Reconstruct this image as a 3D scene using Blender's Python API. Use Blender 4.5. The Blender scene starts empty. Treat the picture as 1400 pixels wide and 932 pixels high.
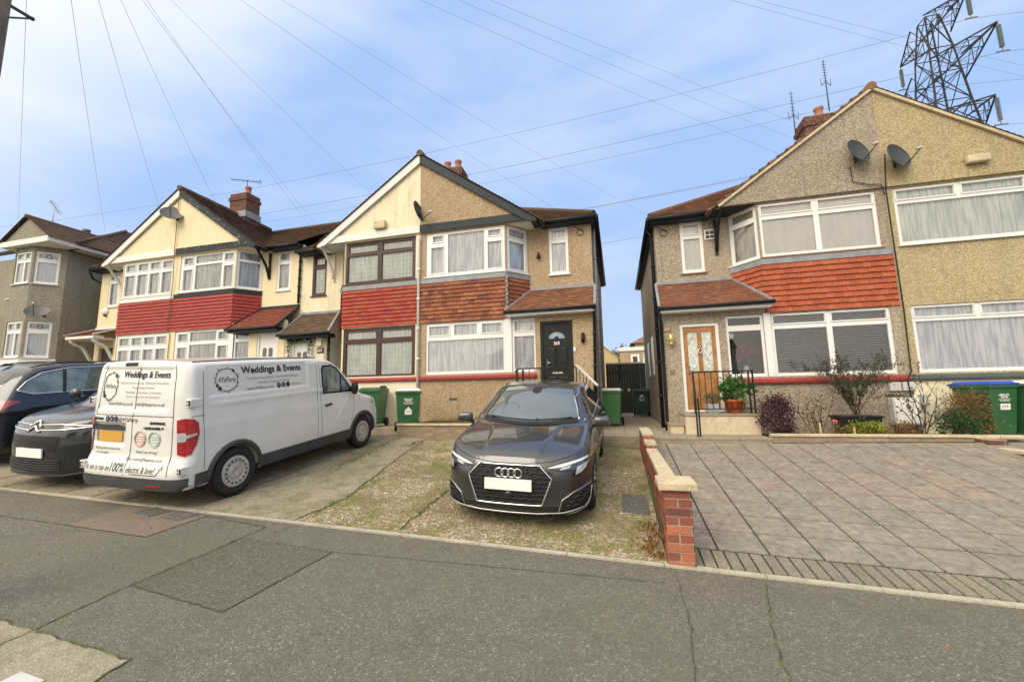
import bpy, bmesh, math, random
import numpy as np
from mathutils import Vector, Matrix
from mathutils.bvhtree import BVHTree
random.seed(7); R = random.Random(7)
scene = bpy.context.scene
COL = scene.collection
rad = math.radians

# ------------------------------------------------------------------ camera
F_PX, YAW, PITCH, ROLL = 561.4, rad(-14.31), rad(7.45), rad(-1.018)
CAMZ = 1.56
cy, sy, cp, sp = math.cos(YAW), math.sin(YAW), math.cos(PITCH), math.sin(PITCH)
fwd = Vector((sy*cp, cy*cp, sp)); rgt = Vector((cy, -sy, 0)); upv = rgt.cross(fwd)
r2 = rgt*math.cos(ROLL) + upv*math.sin(ROLL); u2 = upv*math.cos(ROLL) - rgt*math.sin(ROLL)
cam_d = bpy.data.cameras.new('camera'); cam = bpy.data.objects.new('camera', cam_d); COL.objects.link(cam)
cam_d.sensor_width = 36; cam_d.lens = F_PX*36/1400; cam_d.clip_end = 3000; cam_d.clip_start = .05
mw = Matrix((r2, u2, -fwd)).transposed().to_4x4(); mw.translation = (0, 0, CAMZ); cam.matrix_world = mw
scene.camera = cam
def ray(px, py):
    return r2*((px-700)/F_PX) - u2*((py-466)/F_PX) + fwd
def atY(px, py, Y):
    d = ray(px, py); d = d*(Y/d.y); return Vector((d.x, d.y, d.z+CAMZ))
def atX(px, py, X):
    d = ray(px, py); d = d*(X/d.x); return Vector((d.x, d.y, d.z+CAMZ))

# ------------------------------------------------------------------ materials
MATS = {}
class NT:
    def __init__(s, name):
        m = bpy.data.materials.new(name); m.use_nodes = True; s.m = m; s.t = m.node_tree; s.n = s.t.nodes; s.l = s.t.links
        s.b = s.n['Principled BSDF']; MATS[name] = m
        tc = s.n.new('ShaderNodeTexCoord'); s.co = tc.outputs['Object']
    def set(s, rough=.7, metal=0, spec=.5, coat=0, coat_r=.03):
        s.b.inputs['Roughness'].default_value = rough; s.b.inputs['Metallic'].default_value = metal
        s.b.inputs['Specular IOR Level'].default_value = spec
        s.b.inputs['Coat Weight'].default_value = coat; s.b.inputs['Coat Roughness'].default_value = coat_r
        return s
    def noise(s, scale, detail=4, rough=.6, vec=None, stretch=None):
        n = s.n.new('ShaderNodeTexNoise'); n.inputs['Scale'].default_value = scale; n.inputs['Detail'].default_value = detail
        n.inputs['Roughness'].default_value = rough
        v = vec or s.co
        if stretch:
            mp = s.n.new('ShaderNodeMapping'); mp.inputs['Scale'].default_value = stretch; s.l.new(v, mp.inputs['Vector']); v = mp.outputs['Vector']
        s.l.new(v, n.inputs['Vector']); return n.outputs['Fac']
    def vor(s, scale, out='Color', feature='F1'):
        n = s.n.new('ShaderNodeTexVoronoi'); n.inputs['Scale'].default_value = scale; n.feature = feature
        s.l.new(s.co, n.inputs['Vector'])
        if out == 'Color':
            sp_ = s.n.new('ShaderNodeSeparateColor'); s.l.new(n.outputs['Color'], sp_.inputs[0]); return sp_.outputs[0]
        return n.outputs[out]
    def ramp(s, fac, stops, const=False):
        r = s.n.new('ShaderNodeValToRGB'); e = r.color_ramp.elements
        if const: r.color_ramp.interpolation = 'CONSTANT'
        while len(e) < len(stops): e.new(.5)
        for el, (p, c) in zip(e, stops):
            el.position = p; el.color = tuple(c[:3])+(1,) if not isinstance(c, (int, float)) else (c, c, c, 1)
        s.l.new(fac, r.inputs['Fac']); return r.outputs['Color']
    def rnd(s):
        g = s.n.new('ShaderNodeNewGeometry'); return g.outputs['Random Per Island']
    def mix(s, fac, a, b, mode='MIX'):
        m = s.n.new('ShaderNodeMix'); m.data_type = 'RGBA'; m.blend_type = mode
        for i, v in ((0, fac), (6, a), (7, b)):
            if hasattr(v, 'links'): s.l.new(v, m.inputs[i])
            else: m.inputs[i].default_value = v if i == 0 else tuple(v[:3])+(1,)
        return m.outputs[2]
    def math(s, op, a, b):
        m = s.n.new('ShaderNodeMath'); m.operation = op
        for i, v in ((0, a), (1, b)):
            if hasattr(v, 'links'): s.l.new(v, m.inputs[i])
            else: m.inputs[i].default_value = v
        return m.outputs[0]
    def col(s, c):
        if hasattr(c, 'links'): s.l.new(c, s.b.inputs['Base Color'])
        else: s.b.inputs['Base Color'].default_value = tuple(c[:3])+(1,)
        return s
    def bump(s, h, dist=.01, strength=.6):
        b = s.n.new('ShaderNodeBump'); b.inputs['Distance'].default_value = dist; b.inputs['Strength'].default_value = strength
        s.l.new(h, b.inputs['Height']); s.l.new(b.outputs['Normal'], s.b.inputs['Normal']); return s
    def roughtex(s, v): s.l.new(v, s.b.inputs['Roughness']); return s

def sc(c, k): return tuple(x*k for x in c)
def simple(name, c, rough=.6, metal=0, var=.15, scale=6, coat=0, bump=0, spec=.5):
    n = NT(name).set(rough, metal, spec, coat)
    f = n.noise(scale, 5); n.col(n.ramp(f, [(.3, sc(c, 1-var)), (.7, sc(c, 1+var))]))
    if bump: n.bump(n.noise(scale*8, 4), bump, .5)
    return n.m
def dash(name, cols, stain, scale=26, wear=.35, lo=.32):
    cols = [sc(c, .80) for c in cols]; stain = sc(stain, .8)
    n = NT(name).set(.9, spec=.2)
    v = n.vor(scale); k = len(cols)
    c = n.ramp(v, [(i/k, cols[i]) for i in range(k)], True)
    v2 = n.vor(scale*2.3); c2 = n.ramp(v2, [(i/k, cols[(i*2+1) % k]) for i in range(k)], True)
    c = n.mix(.45, c, c2)
    st = n.ramp(n.noise(.9, 6, .65, stretch=(1, 1, .45)), [(.42, 0.), (.75, wear)]); c = n.mix(st, c, stain)
    sk = n.ramp(n.noise(1.5, 6, .7, stretch=(4, 4, .18)), [(.52, 0.), (.74, .5)]); c = n.mix(sk, c, sc(stain, .75))
    pt = n.ramp(n.noise(.45, 3, .5), [(.48, 0.), (.56, .16)]); c = n.mix(pt, c, sc(cols[2], 1.1))
    n.col(c); n.bump(n.vor(scale*1.3, 'Distance'), .02, .8); return n.m
DULL = dict(tile_porch=.58, tile_porch_worn=.68, tile_clay_mixed=.78, tile_orange=.86, tile_red_worn=.82, tile_red_painted=.86, slab=.84, tile_porch_red=.8)
def island(name, cols, rough=.8, dirt=(.05, .04, .03), dirtk=.4, scale=2.5, bump=.003, ns=30):
    cols = [sc(q, DULL.get(name, 1)) for q in cols]; n = NT(name).set(rough, spec=.2); k = len(cols)
    c = n.ramp(n.rnd(), [((i+.0)/max(1, k-1), cols[i]) for i in range(k)])
    f = n.ramp(n.noise(scale, 6, .7), [(.4, 0.), (.8, dirtk)])
    c = n.mix(f, c, dirt)
    g = n.noise(ns, 3); c = n.mix(.25, c, n.ramp(g, [(.3, .0), (.7, .9)]), 'OVERLAY')
    n.col(c); n.bump(g, bump, .5); return n.m

# pebbledash and render
dash('dash_tan', [(.58,.43,.27),(.46,.32,.18),(.66,.52,.35),(.38,.26,.15),(.54,.40,.25),(.70,.57,.41)], (.40,.30,.19), 34)
dash('dash_pink', [(.53,.44,.34),(.38,.30,.22),(.62,.54,.43),(.30,.235,.17),(.46,.38,.29),(.66,.58,.47)], (.30,.25,.18), 34)
dash('dash_yellow', [(.62,.51,.30),(.48,.37,.19),(.70,.59,.38),(.41,.31,.15),(.57,.46,.25),(.72,.63,.43)], (.40,.34,.21), 34)
dash('dash_grey', [(.40,.37,.29),(.32,.295,.225),(.45,.42,.34),(.28,.255,.195),(.36,.33,.26)], (.25,.23,.18), 24)
def cream(name, c, stain, k=.5):
    n = NT(name).set(.75, spec=.3)
    st = n.ramp(n.noise(1.6, 8, .7, stretch=(1.5, 1.5, .5)), [(.5, 0.), (.72, k)])
    c2 = n.mix(st, c, stain); sk = n.ramp(n.noise(1.3, 6, .7, stretch=(5, 5, .22)), [(.54, 0.), (.72, k*.8)]); n.col(n.mix(sk, c2, sc(stain, .8))); n.bump(n.noise(45, 4), .006, .5); return n.m
cream('cream_paint', (.78,.66,.43), (.60,.51,.36), .4)
cream('cream_stained', (.76,.68,.48), (.47,.42,.30), .75)
cream('cream_pale', (.77,.70,.52), (.55,.50,.38), .4)
simple('white_paint', (.73,.72,.68), .45, var=.05, scale=3)
cream('white_worn', (.74,.73,.69), (.55,.53,.48), .45)
simple('upvc', (.76,.76,.74), .3, var=.03, scale=2)
simple('brown_frame', (.045,.017,.014), .55, var=.25)
simple('dark_board', (.022,.032,.040), .55, var=.2, scale=4, spec=.25)
n = NT('peeling_board').set(.6, spec=.2)
f = n.ramp(n.noise(14, 8, .75), [(.60, 0.), (.63, 1.)])
n.col(n.mix(f, (.028,.036,.044), (.55,.55,.52))).bump(f, .004)
simple('black_gutter', (.010,.014,.019), .45, var=.2, spec=.3)
simple('black_metal', (.013,.013,.015), .5, var=.2, spec=.3)
simple('lead', (.25,.26,.28), .55, var=.25, scale=5)
simple('red_sill', (.33,.05,.045), .45, var=.18, scale=5)
simple('grey_sill', (.09,.11,.11), .5)
island('tile_red_painted', [(.36,.05,.045),(.42,.07,.055),(.39,.06,.05)], .55, (.25,.05,.045), .25)
island('tile_red_worn', [(.36,.04,.03),(.44,.06,.04),(.42,.10,.05),(.36,.045,.035)], .6, (.24,.05,.04), .3)
island('tile_clay_mixed', [(.44,.16,.08),(.30,.10,.055),(.50,.21,.11),(.20,.075,.05),(.40,.15,.08),(.30,.11,.07)], .8, (.16,.07,.05), .35)
island('tile_orange', [(.44,.11,.055),(.50,.14,.07),(.39,.095,.05),(.52,.155,.08)], .8, (.26,.08,.05), .4)
island('tile_roof_brown', [(.135,.085,.058),(.10,.064,.046),(.17,.11,.075),(.12,.075,.055)], .85, (.06,.048,.036), .5)
island('tile_roof_red', [(.22,.12,.08),(.16,.085,.06),(.28,.15,.10),(.19,.10,.07)], .85, (.09,.065,.05), .5)
island('tile_porch_red', [(.27,.075,.05),(.22,.06,.042),(.31,.10,.065)], .75, (.20,.08,.055), .45)
island('tile_porch', [(.40,.17,.09),(.27,.11,.07),(.47,.22,.12),(.33,.13,.08)], .85, (.16,.10,.07), .45)
island('tile_porch_worn', [(.36,.15,.085),(.26,.10,.07),(.40,.19,.11)], .85, (.13,.11,.06), .5)
island('brick', [(.40,.13,.07),(.22,.07,.05),(.47,.18,.10),(.33,.10,.06),(.16,.06,.05),(.44,.15,.08),(.28,.09,.06)], .85, (.14,.09,.07), .55, 7, .006, 60)
island('brick_dark', [(.17,.075,.05),(.12,.06,.045),(.22,.10,.065)], .9, (.07,.05,.045), .5, 4, .004, 50)
island('brick_buff', [(.36,.28,.20),(.30,.235,.165),(.41,.32,.23),(.30,.21,.15)], .9, (.18,.16,.11), .5, 4, .004, 50)
simple('mortar', (.33,.28,.23), .95, var=.2, scale=20, bump=.004)
def coping(name, c, st):
    n = NT(name).set(.9, spec=.25); f = n.ramp(n.noise(5, 8, .7), [(.42, 0.), (.7, .8)])
    c_ = n.mix(f, c, st); g = n.noise(70, 3); n.col(n.mix(.3, c_, n.ramp(g, [(.3, .1), (.7, .9)]), 'OVERLAY')); n.bump(g, .006, .5); return n.m
coping('coping', (.60,.50,.34), (.36,.32,.22))
coping('sandstone', (.62,.53,.38), (.45,.37,.25))
# glass
def glass(name, tint=(1,1,1), extra=1.0):
    n = NT(name); t = n.n.new('ShaderNodeBsdfTransparent'); t.inputs[0].default_value = tuple(tint)+(1,)
    g = n.n.new('ShaderNodeBsdfGlossy'); g.inputs['Roughness'].default_value = .012
    fr = n.n.new('ShaderNodeFresnel'); fr.inputs['IOR'].default_value = 1.5
    nz = n.noise(1.3, 2); bp = n.n.new('ShaderNodeBump'); bp.inputs['Distance'].default_value = .004; bp.inputs['Strength'].default_value = .35
    n.l.new(nz, bp.inputs['Height']); n.l.new(bp.outputs['Normal'], g.inputs['Normal'])
    k = n.math('MINIMUM', n.math('MULTIPLY', fr.outputs[0], 1.7*extra), 1.0)
    mx = n.n.new('ShaderNodeMixShader'); n.l.new(k, mx.inputs[0]); n.l.new(t.outputs[0], mx.inputs[1]); n.l.new(g.outputs[0], mx.inputs[2])
    n.l.new(mx.outputs[0], n.n['Material Output'].inputs['Surface']); return n.m
glass('pane', (1,1,1), 1.6)
def cloth(name, c, c2, sx=1, leaded=False):
    n = NT(name).set(.9, spec=.1)
    f = n.noise(9, 3, stretch=(sx, sx, .15)); n.col(n.ramp(f, [(.42, c2), (.56, c)]))  # vertical stripes put the light and shade of curtain folds into the colour
    n.b.inputs['Transmission Weight'].default_value = 0
    return n.m
cloth('net_white', (.93,.94,.97), (.62,.65,.72), 2.2)
cloth('net_green', (.90,.94,.90), (.62,.69,.64), 2)
cloth('net_grey', (.68,.69,.69), (.36,.37,.38), 2.5)
cloth('net_cream', (.60,.58,.50), (.42,.40,.34))
cloth('blind', (.92,.91,.88), (.86,.85,.82))
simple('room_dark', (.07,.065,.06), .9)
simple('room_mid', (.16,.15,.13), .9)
simple('lead_came', (.42,.44,.42), .6)
simple('door_oak', (.36,.17,.055), .4, var=.3, scale=5)
simple('door_black', (.010,.012,.011), .45, spec=.3)
simple('obscure', (.52,.55,.50), .25, var=.4, scale=12)
simple('fan_glass', (.30,.36,.42), .1, var=.3)
simple('chrome', (.85,.85,.86), .12, 1, var=.03)
simple('steel', (.55,.55,.55), .35, 1)
simple('grey_plastic', (.30,.31,.32), .5)
simple('light_grey', (.55,.55,.53), .55)
simple('dish_dark', (.045,.05,.052), .5)
simple('dish_grey', (.10,.105,.105), .5)
simple('clay_pot', (.40,.17,.11), .85)
simple('terracotta', (.62,.13,.045), .6)
simple('zinc', (.42,.43,.43), .45)
simple('white_plastic', (.80,.80,.78), .4)
simple('number_white', (.85,.85,.83), .5, var=.02)
simple('plaque_wood', (.30,.14,.07), .5)
simple('brass', (.70,.50,.18), .3, .6)
simple('timber_pole', (.16,.12,.085), .9, var=.35, scale=8, bump=.006)
simple('cable', (.27,.30,.35), .7, spec=.2)
simple('pylon_steel', (.035,.042,.047), .8, .0, var=.2, scale=.6)
simple('insulator', (.16,.19,.20), .3)
simple('fence_dark', (.014,.026,.026), .6, var=.3)
simple('shed_wood', (.52,.40,.20), .8, var=.15)
# ------------------------------------------------------------------ mesh helpers
def loc_of(p):
    m = Matrix.Identity(4); ch = []
    while p is not None: ch.append(p); p = p.parent
    for q in reversed(ch): m = m @ Matrix.LocRotScale(q.location, q.rotation_euler, q.scale)
    return m
class MB:
    def __init__(s, T=None): s.v = []; s.f = []; s.T = T or (lambda *a: a); s.sm = []
    def p(s, *a): s.v.append(tuple(s.T(*a))); return len(s.v)-1
    def face(s, pts, smooth=False): s.f.append([s.p(*q) for q in pts]); s.sm.append(smooth)
    def box(s, x0, x1, y0, y1, z0, z1):
        i = [s.p(x, y, z) for z in (z0, z1) for y in (y0, y1) for x in (x0, x1)]
        for q in ((0,2,3,1),(4,5,7,6),(0,1,5,4),(2,6,7,3),(0,4,6,2),(1,3,7,5)): s.f.append([i[k] for k in q]); s.sm.append(False)
    def hexa(s, a, b):            # two quads a (4 pts) and b (4 pts), joined
        i = [s.p(*q) for q in list(a)+list(b)]
        for q in ((3,2,1,0),(4,5,6,7),(0,1,5,4),(1,2,6,5),(2,3,7,6),(3,0,4,7)): s.f.append([i[k] for k in q]); s.sm.append(False)
    def bar(s, a, b, w, h=None, up=(0,0,1)):
        a, b = Vector(a), Vector(b); h = h or w; d = (b-a).normalized(); u = Vector(up)
        if abs(d.dot(u)) > .97: u = Vector((0,1,0))
        x = d.cross(u).normalized(); y = x.cross(d).normalized()
        q = [x*(sx*w/2)+y*(sy_*h/2) for sx, sy_ in ((-1,-1),(1,-1),(1,1),(-1,1))]
        s.hexa([a+k for k in q], [b+k for k in q])
    def tube(s, path, r, n=8, cap=True, smooth=True):
        path = [Vector(p) for p in path]; rr = r if isinstance(r, (list, tuple)) else [r]*len(path); rings = []; up = None
        for k, p in enumerate(path):
            d = (path[min(k+1, len(path)-1)]-path[max(k-1, 0)]).normalized()
            if up is None: up = Vector((0,0,1)) if abs(d.z) < .9 else Vector((1,0,0))
            x = d.cross(up).normalized(); y = x.cross(d).normalized(); up = y
            rings.append([s.p(*(p+(x*math.cos(2*math.pi*j/n)+y*math.sin(2*math.pi*j/n))*rr[k])) for j in range(n)])
        for a, b in zip(rings, rings[1:]):
            for j in range(n): s.f.append([a[j], a[(j+1)%n], b[(j+1)%n], b[j]]); s.sm.append(smooth)
        if cap: s.f += [rings[0][::-1], rings[-1]]; s.sm += [False, False]
    def lathe(s, prof, c=(0,0,0), axis='Z', n=24, smooth=True):
        rings = []
        for r, h in prof:
            ring = []
            for j in range(n):
                a = 2*math.pi*j/n; x, y = r*math.cos(a), r*math.sin(a)
                q = (x, y, h) if axis == 'Z' else ((h, x, y) if axis == 'X' else (x, h, y))
                ring.append(s.p(c[0]+q[0], c[1]+q[1], c[2]+q[2]))
            rings.append(ring)
        for a, b in zip(rings, rings[1:]):
            for j in range(n): s.f.append([a[j], a[(j+1)%n], b[(j+1)%n], b[j]]); s.sm.append(smooth)
        if prof[0][0] > 1e-4: s.f.append(rings[0][::-1]); s.sm.append(False)
        if prof[-1][0] > 1e-4: s.f.append(rings[-1]); s.sm.append(False)
    def prism(s, poly, f0, f1):      # poly list of 2D, f0/f1: 2D -> point tuple
        a = [s.p(*f0(*q)) for q in poly]; b = [s.p(*f1(*q)) for q in poly]; n = len(poly)
        s.f += [a[::-1], b]; s.sm += [False, False]
        for k in range(n): s.f.append([a[k], a[(k+1)%n], b[(k+1)%n], b[k]]); s.sm.append(False)
    def sphere(s, c, r, n=10, sq=(1,1,1)):
        rings = []
        for i in range(n//2+1):
            t = math.pi*i/(n//2)
            rings.append([s.p(c[0]+r*sq[0]*math.sin(t)*math.cos(2*math.pi*j/n), c[1]+r*sq[1]*math.sin(t)*math.sin(2*math.pi*j/n), c[2]+r*sq[2]*math.cos(t)) for j in range(n)])
        for a, b in zip(rings, rings[1:]):
            for j in range(n): s.f.append([a[j], b[j], b[(j+1)%n], a[(j+1)%n]]); s.sm.append(True)
    def mesh(s, name, inv=None):
        me = bpy.data.meshes.new(name)
        v = [tuple(inv @ Vector(q)) for q in s.v] if inv is not None else s.v
        me.from_pydata(v, [], s.f); me.polygons.foreach_set('use_smooth', s.sm); me.update(); return me
    def build(s, name, mat, parent=None, local=False, bevel=0, normals=True, weld=False):
        inv = None
        if parent is not None and not local: inv = loc_of(parent).inverted()
        me = s.mesh(name, inv)
        bm = bmesh.new(); bm.from_mesh(me)
        if weld: bmesh.ops.remove_doubles(bm, verts=bm.verts, dist=1e-4)
        if bevel: bmesh.ops.bevel(bm, geom=[e for e in bm.edges if len(e.link_faces) == 2 and e.calc_face_angle(0) > .6], offset=bevel, segments=2, affect='EDGES', profile=.5)
        if normals: bmesh.ops.recalc_face_normals(bm, faces=bm.faces)
        bm.to_mesh(me); bm.free()
        return link(name, me, mat, parent)
def link(name, me, mat, parent=None):
    if mat is not None: me.materials.append(MATS[mat] if isinstance(mat, str) else mat)
    o = bpy.data.objects.new(name, me); COL.objects.link(o)
    if parent is not None: o.parent = parent
    return o
def tag(o, label=None, cat=None, group=None, kind=None):
    if label: o['label'] = label
    if cat: o['category'] = cat
    if group: o['group'] = group
    if kind: o['kind'] = kind
    return o
def thing(name, label, cat, loc=(0,0,0), rot=(0,0,0), group=None):
    o = bpy.data.objects.new(name, None); COL.objects.link(o); o.location = loc; o.rotation_euler = rot
    o.empty_display_size = .2
    return tag(o, label, cat, group)
def copy_tree(o, parent=None):
    c = o.copy(); COL.objects.link(c); c.parent = parent
    for ch in [q for q in bpy.data.objects if q.parent == o]: copy_tree(ch, c)
    return c
def struct(name, mb, mat, **k):
    o = mb.build(name, mat, **k); o['kind'] = 'structure'; return o

def cells(x0, x1, z0, z1, holes):
    xs = sorted({x0, x1, *[min(max(h[k], x0), x1) for h in holes for k in (0, 1)]}); zs = sorted({z0, z1, *[min(max(h[k], z0), z1) for h in holes for k in (2, 3)]})
    for i in range(len(xs)-1):
        for j in range(len(zs)-1):
            xm, zm = (xs[i]+xs[i+1])/2, (zs[j]+zs[j+1])/2
            if not any(h[0] < xm < h[1] and h[2] < zm < h[3] for h in holes): yield xs[i], xs[i+1], zs[j], zs[j+1]
def panel(mb, M, x0, x1, z0, z1, holes, t):
    """flat panel with rectangular openings and real thickness t; M(a,b,d) d is outward"""
    for a, b, c, d in cells(x0, x1, z0, z1, holes):
        mb.face([M(a, c, 0), M(b, c, 0), M(b, d, 0), M(a, d, 0)])
    for h in list(holes)+[(x0, x1, z0, z1)]:
        a, b, c, d = h
        for p, q in (((a, c), (b, c)), ((b, c), (b, d)), ((b, d), (a, d)), ((a, d), (a, c))):
            mb.face([M(p[0], p[1], 0), M(q[0], q[1], 0), M(q[0], q[1], -t), M(p[0], p[1], -t)])
def tiles(mb, M, b0, b1, ext, course, w, lift=.022, gap=.004, stag=True, jit=.0):
    n = max(1, round((b1-b0)/course)); h = (b1-b0)/n
    for i in range(n):
        z0, z1 = b0+i*h, b0+(i+1)*h+h*.12
        l, r = ext((z0+z1)/2-b0)
        if r-l < .02: continue
        x = l-(w/2 if (i % 2 and stag) else 0)
        while x < r:
            a, b = max(x, l), min(x+w, r)-gap
            if b-a > .015:
                j = R.uniform(-jit, jit); d0 = lift+R.uniform(0, jit); zz = z0+j
                A = [(a, zz, 0), (b, zz, 0), (b, z1, 0), (a, z1, 0)]; B = [(a, zz, d0), (b, zz, d0), (b, z1, .004), (a, z1, .004)]
                i0 = [mb.p(*M(*q)) for q in A+B]
                for q in ((4,5,6,7),(0,1,5,4),(1,2,6,5),(3,0,4,7)): mb.f.append([i0[k] for k in q]); mb.sm.append(False)
            x += w
def bricks(mb, mm, M, x0, x1, z0, z1, bw=.215, bh=.065, j=.01, depth=.1, proud=.004, start=0):
    """brick faces on a wall plane, mortar sheet mm just behind them"""
    mm.face([M(x0, z0, 0), M(x1, z0, 0), M(x1, z1, 0), M(x0, z1, 0)])
    n = max(1, round((z1-z0)/(bh+j))); H = (z1-z0)/n
    for i in range(n):
        za, zb = z0+i*H+j/2, z0+(i+1)*H-j/2; x = x0-((bw+j)/2 if (i+start) % 2 else 0)
        while x < x1:
            a, b = max(x, x0)+ (j/2 if x > x0 else 0), min(x+bw, x1)
            if b-a > .02:
                d = proud+R.uniform(-.0015, .0025)
                mb.hexa([M(a, za, -.01), M(b, za, -.01), M(b, zb, -.01), M(a, zb, -.01)], [M(a, za, d), M(b, za, d), M(b, zb, d), M(a, zb, d)])
            x += bw+j
# ------------------------------------------------------------------ windows
def window(name, parent, M, x0, x1, z0, z1, panes, frame='upvc', back='net_white', label=None, depth=.07, sill=True, amp=.012, bars=None, blind=False, inset=.03, room='room_dark', sillmat=None, bt=None, wave=.11, hem=True):
    """panes: (a0,a1,b0,b1,sash) fractions of the opening; M(a,b,d) maps to the world with d outward"""
    W, H = x1-x0, z1-z0; N = lambda a, b, d: M(a, b, d-inset)
    ps = [(x0+a*W, x0+b*W, z0+c*H, z0+d*H, s) for a, b, c, d, s in panes]
    mb = MB(); panel(mb, N, x0, x1, z0, z1, [p[:4] for p in ps], depth)
    for a, b, c, d, s in ps:
        if s:
            w = .034
            for q in ((a-w, b+w, c-w, c), (a-w, b+w, d, d+w), (a-w, a, c, d), (b, b+w, c, d)):
                mb.hexa([N(q[0], q[2], .001), N(q[1], q[2], .001), N(q[1], q[3], .001), N(q[0], q[3], .001)], [N(q[0]+.004, q[2]+.004, .018), N(q[1]-.004, q[2]+.004, .018), N(q[1]-.004, q[3]-.004, .018), N(q[0]+.004, q[3]-.004, .018)])
    win = mb.build(name, frame, parent)
    if label: win['label'] = label
    g = MB()
    for a, b, c, d, s in ps: g.face([N(a-.006, c-.006, -.03), N(b+.006, c-.006, -.03), N(b+.006, d+.006, -.03), N(a-.006, d+.006, -.03)])
    q0, q1, q2, qd = (Vector(N(*q)) for q in ((0, 0, 0), (1, 0, 0), (0, 1, 0), (0, 0, 1)))
    if (q1-q0).cross(q2-q0).dot(qd-q0) < 0: g.f = [f[::-1] for f in g.f]
    g.build('glass', 'pane', win, normals=False)
    if bars:
        lb = MB(); st = bars
        for a, b, c, d, s in ps:
            nx = max(2, round((b-a)/st)); nz = max(2, round((d-c)/(st*1.25)))
            for i in range(1, nx): x = a+(b-a)*i/nx; lb.hexa([N(x-.004, c, -.028), N(x+.004, c, -.028), N(x+.004, d, -.028), N(x-.004, d, -.028)], [N(x-.003, c, -.022), N(x+.003, c, -.022), N(x+.003, d, -.022), N(x-.003, d, -.022)])
            for i in range(1, nz): z = c+(d-c)*i/nz; lb.hexa([N(a, z-.004, -.0285), N(b, z-.004, -.0285), N(b, z+.004, -.0285), N(a, z+.004, -.0285)], [N(a, z-.003, -.0225), N(b, z-.003, -.0225), N(b, z+.003, -.0225), N(a, z+.003, -.0225)])
        lb.build('lattice', 'lead_came', win)
    if back:
        c = MB(); d0 = -.072
        if blind:
            k = int((H-.06)/blind)
            for i in range(k):
                z = z1-.03-i*blind
                dr_, rn_ = (.034, .008) if bt > .5 else (.020, .034)
                c.hexa([N(x0+.03, z-.001, d0+.012), N(x1-.03, z-.001, d0+.012), N(x1-.03, z+.001, d0+.012), N(x0+.03, z+.001, d0+.012)], [N(x0+.03, z-dr_, d0+.012-rn_), N(x1-.03, z-dr_, d0+.012-rn_), N(x1-.03, z+.002-dr_, d0+.012-rn_), N(x0+.03, z+.002-dr_, d0+.012-rn_)])
        else:
            nx = max(8, int(W/.012)); ph = R.uniform(0, 6); rows = 5; g0 = []
            zb = z0+(.02 if hem else .0)
            for j in range(rows+1):
                b = z1-.02-(z1-zb-.02)*j/rows; row = []
                for i in range(nx+1):
                    a = x0+.01+(W-.02)*i/nx
                    dd = amp*(math.sin(a*2*math.pi/wave+ph+1.7*math.sin(a*5.1+ph)))*(.45+.55*j/rows)+amp*.5*math.sin(a*23+j*.4+ph)
                    row.append(c.p(*N(a, b+(.018*math.sin(a*21+ph) if j == rows else 0), d0+dd)))
                g0.append(row)
            for j in range(rows):
                for i in range(nx): c.f.append([g0[j][i], g0[j][i+1], g0[j+1][i+1], g0[j+1][i]]); c.sm.append(True)
            if hem and back == 'net_white':
                pass
        c.build('blind' if blind else 'net_curtain', back, win, normals=False)
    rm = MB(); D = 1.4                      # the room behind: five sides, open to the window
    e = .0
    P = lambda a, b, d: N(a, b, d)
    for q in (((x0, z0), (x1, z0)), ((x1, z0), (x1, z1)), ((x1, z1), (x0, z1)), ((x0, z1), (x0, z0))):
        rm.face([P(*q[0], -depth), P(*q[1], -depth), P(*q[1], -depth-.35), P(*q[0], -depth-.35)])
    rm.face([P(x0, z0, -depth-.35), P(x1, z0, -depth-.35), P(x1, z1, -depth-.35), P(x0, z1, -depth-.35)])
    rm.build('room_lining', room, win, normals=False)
    if sill:
        sm = MB(); sm.hexa([M(x0-.04, z0-.035, -.02), M(x1+.04, z0-.035, -.02), M(x1+.04, z0-.002, -.02), M(x0-.04, z0-.002, -.02)], [M(x0-.04, z0-.04, .05), M(x1+.04, z0-.04, .05), M(x1+.04, z0-.014, .05), M(x0-.04, z0-.014, .05)])
        sm.build('sill', sillmat or frame, win)
    return win
# ------------------------------------------------------------------ text helper
def text_mesh(body, size=1.0, shear=0, bold=0, space=1.0, align='CENTER', res=3, resample=0):
    cu = bpy.data.curves.new('t', 'FONT'); cu.body = body; cu.size = size; cu.shear = shear; cu.offset = bold; cu.space_character = space
    cu.align_x = align; cu.align_y = 'CENTER'; cu.resolution_u = res
    o = bpy.data.objects.new('t', cu); COL.objects.link(o)
    dg = bpy.context.evaluated_depsgraph_get(); dg.update(); me = bpy.data.meshes.new_from_object(o.evaluated_get(dg))
    v = [tuple(q.co) for q in me.vertices]; f = [list(p.vertices) for p in me.polygons]
    bpy.data.objects.remove(o); bpy.data.curves.remove(cu); bpy.data.meshes.remove(me)
    return v, f
def put_text(mb, M, body, x, z, size, d=.004, wid=None, **k):
    v, f = text_mesh(body, size, **k)
    if not v: return
    kx = 1
    if wid: kx = wid/max(1e-6, max(q[0] for q in v)-min(q[0] for q in v))
    i0 = [mb.p(*M(x+q[0]*kx, z+q[1], d)) for q in v]
    for q in f: mb.f.append([i0[j] for j in q]); mb.sm.append(False)

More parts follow.
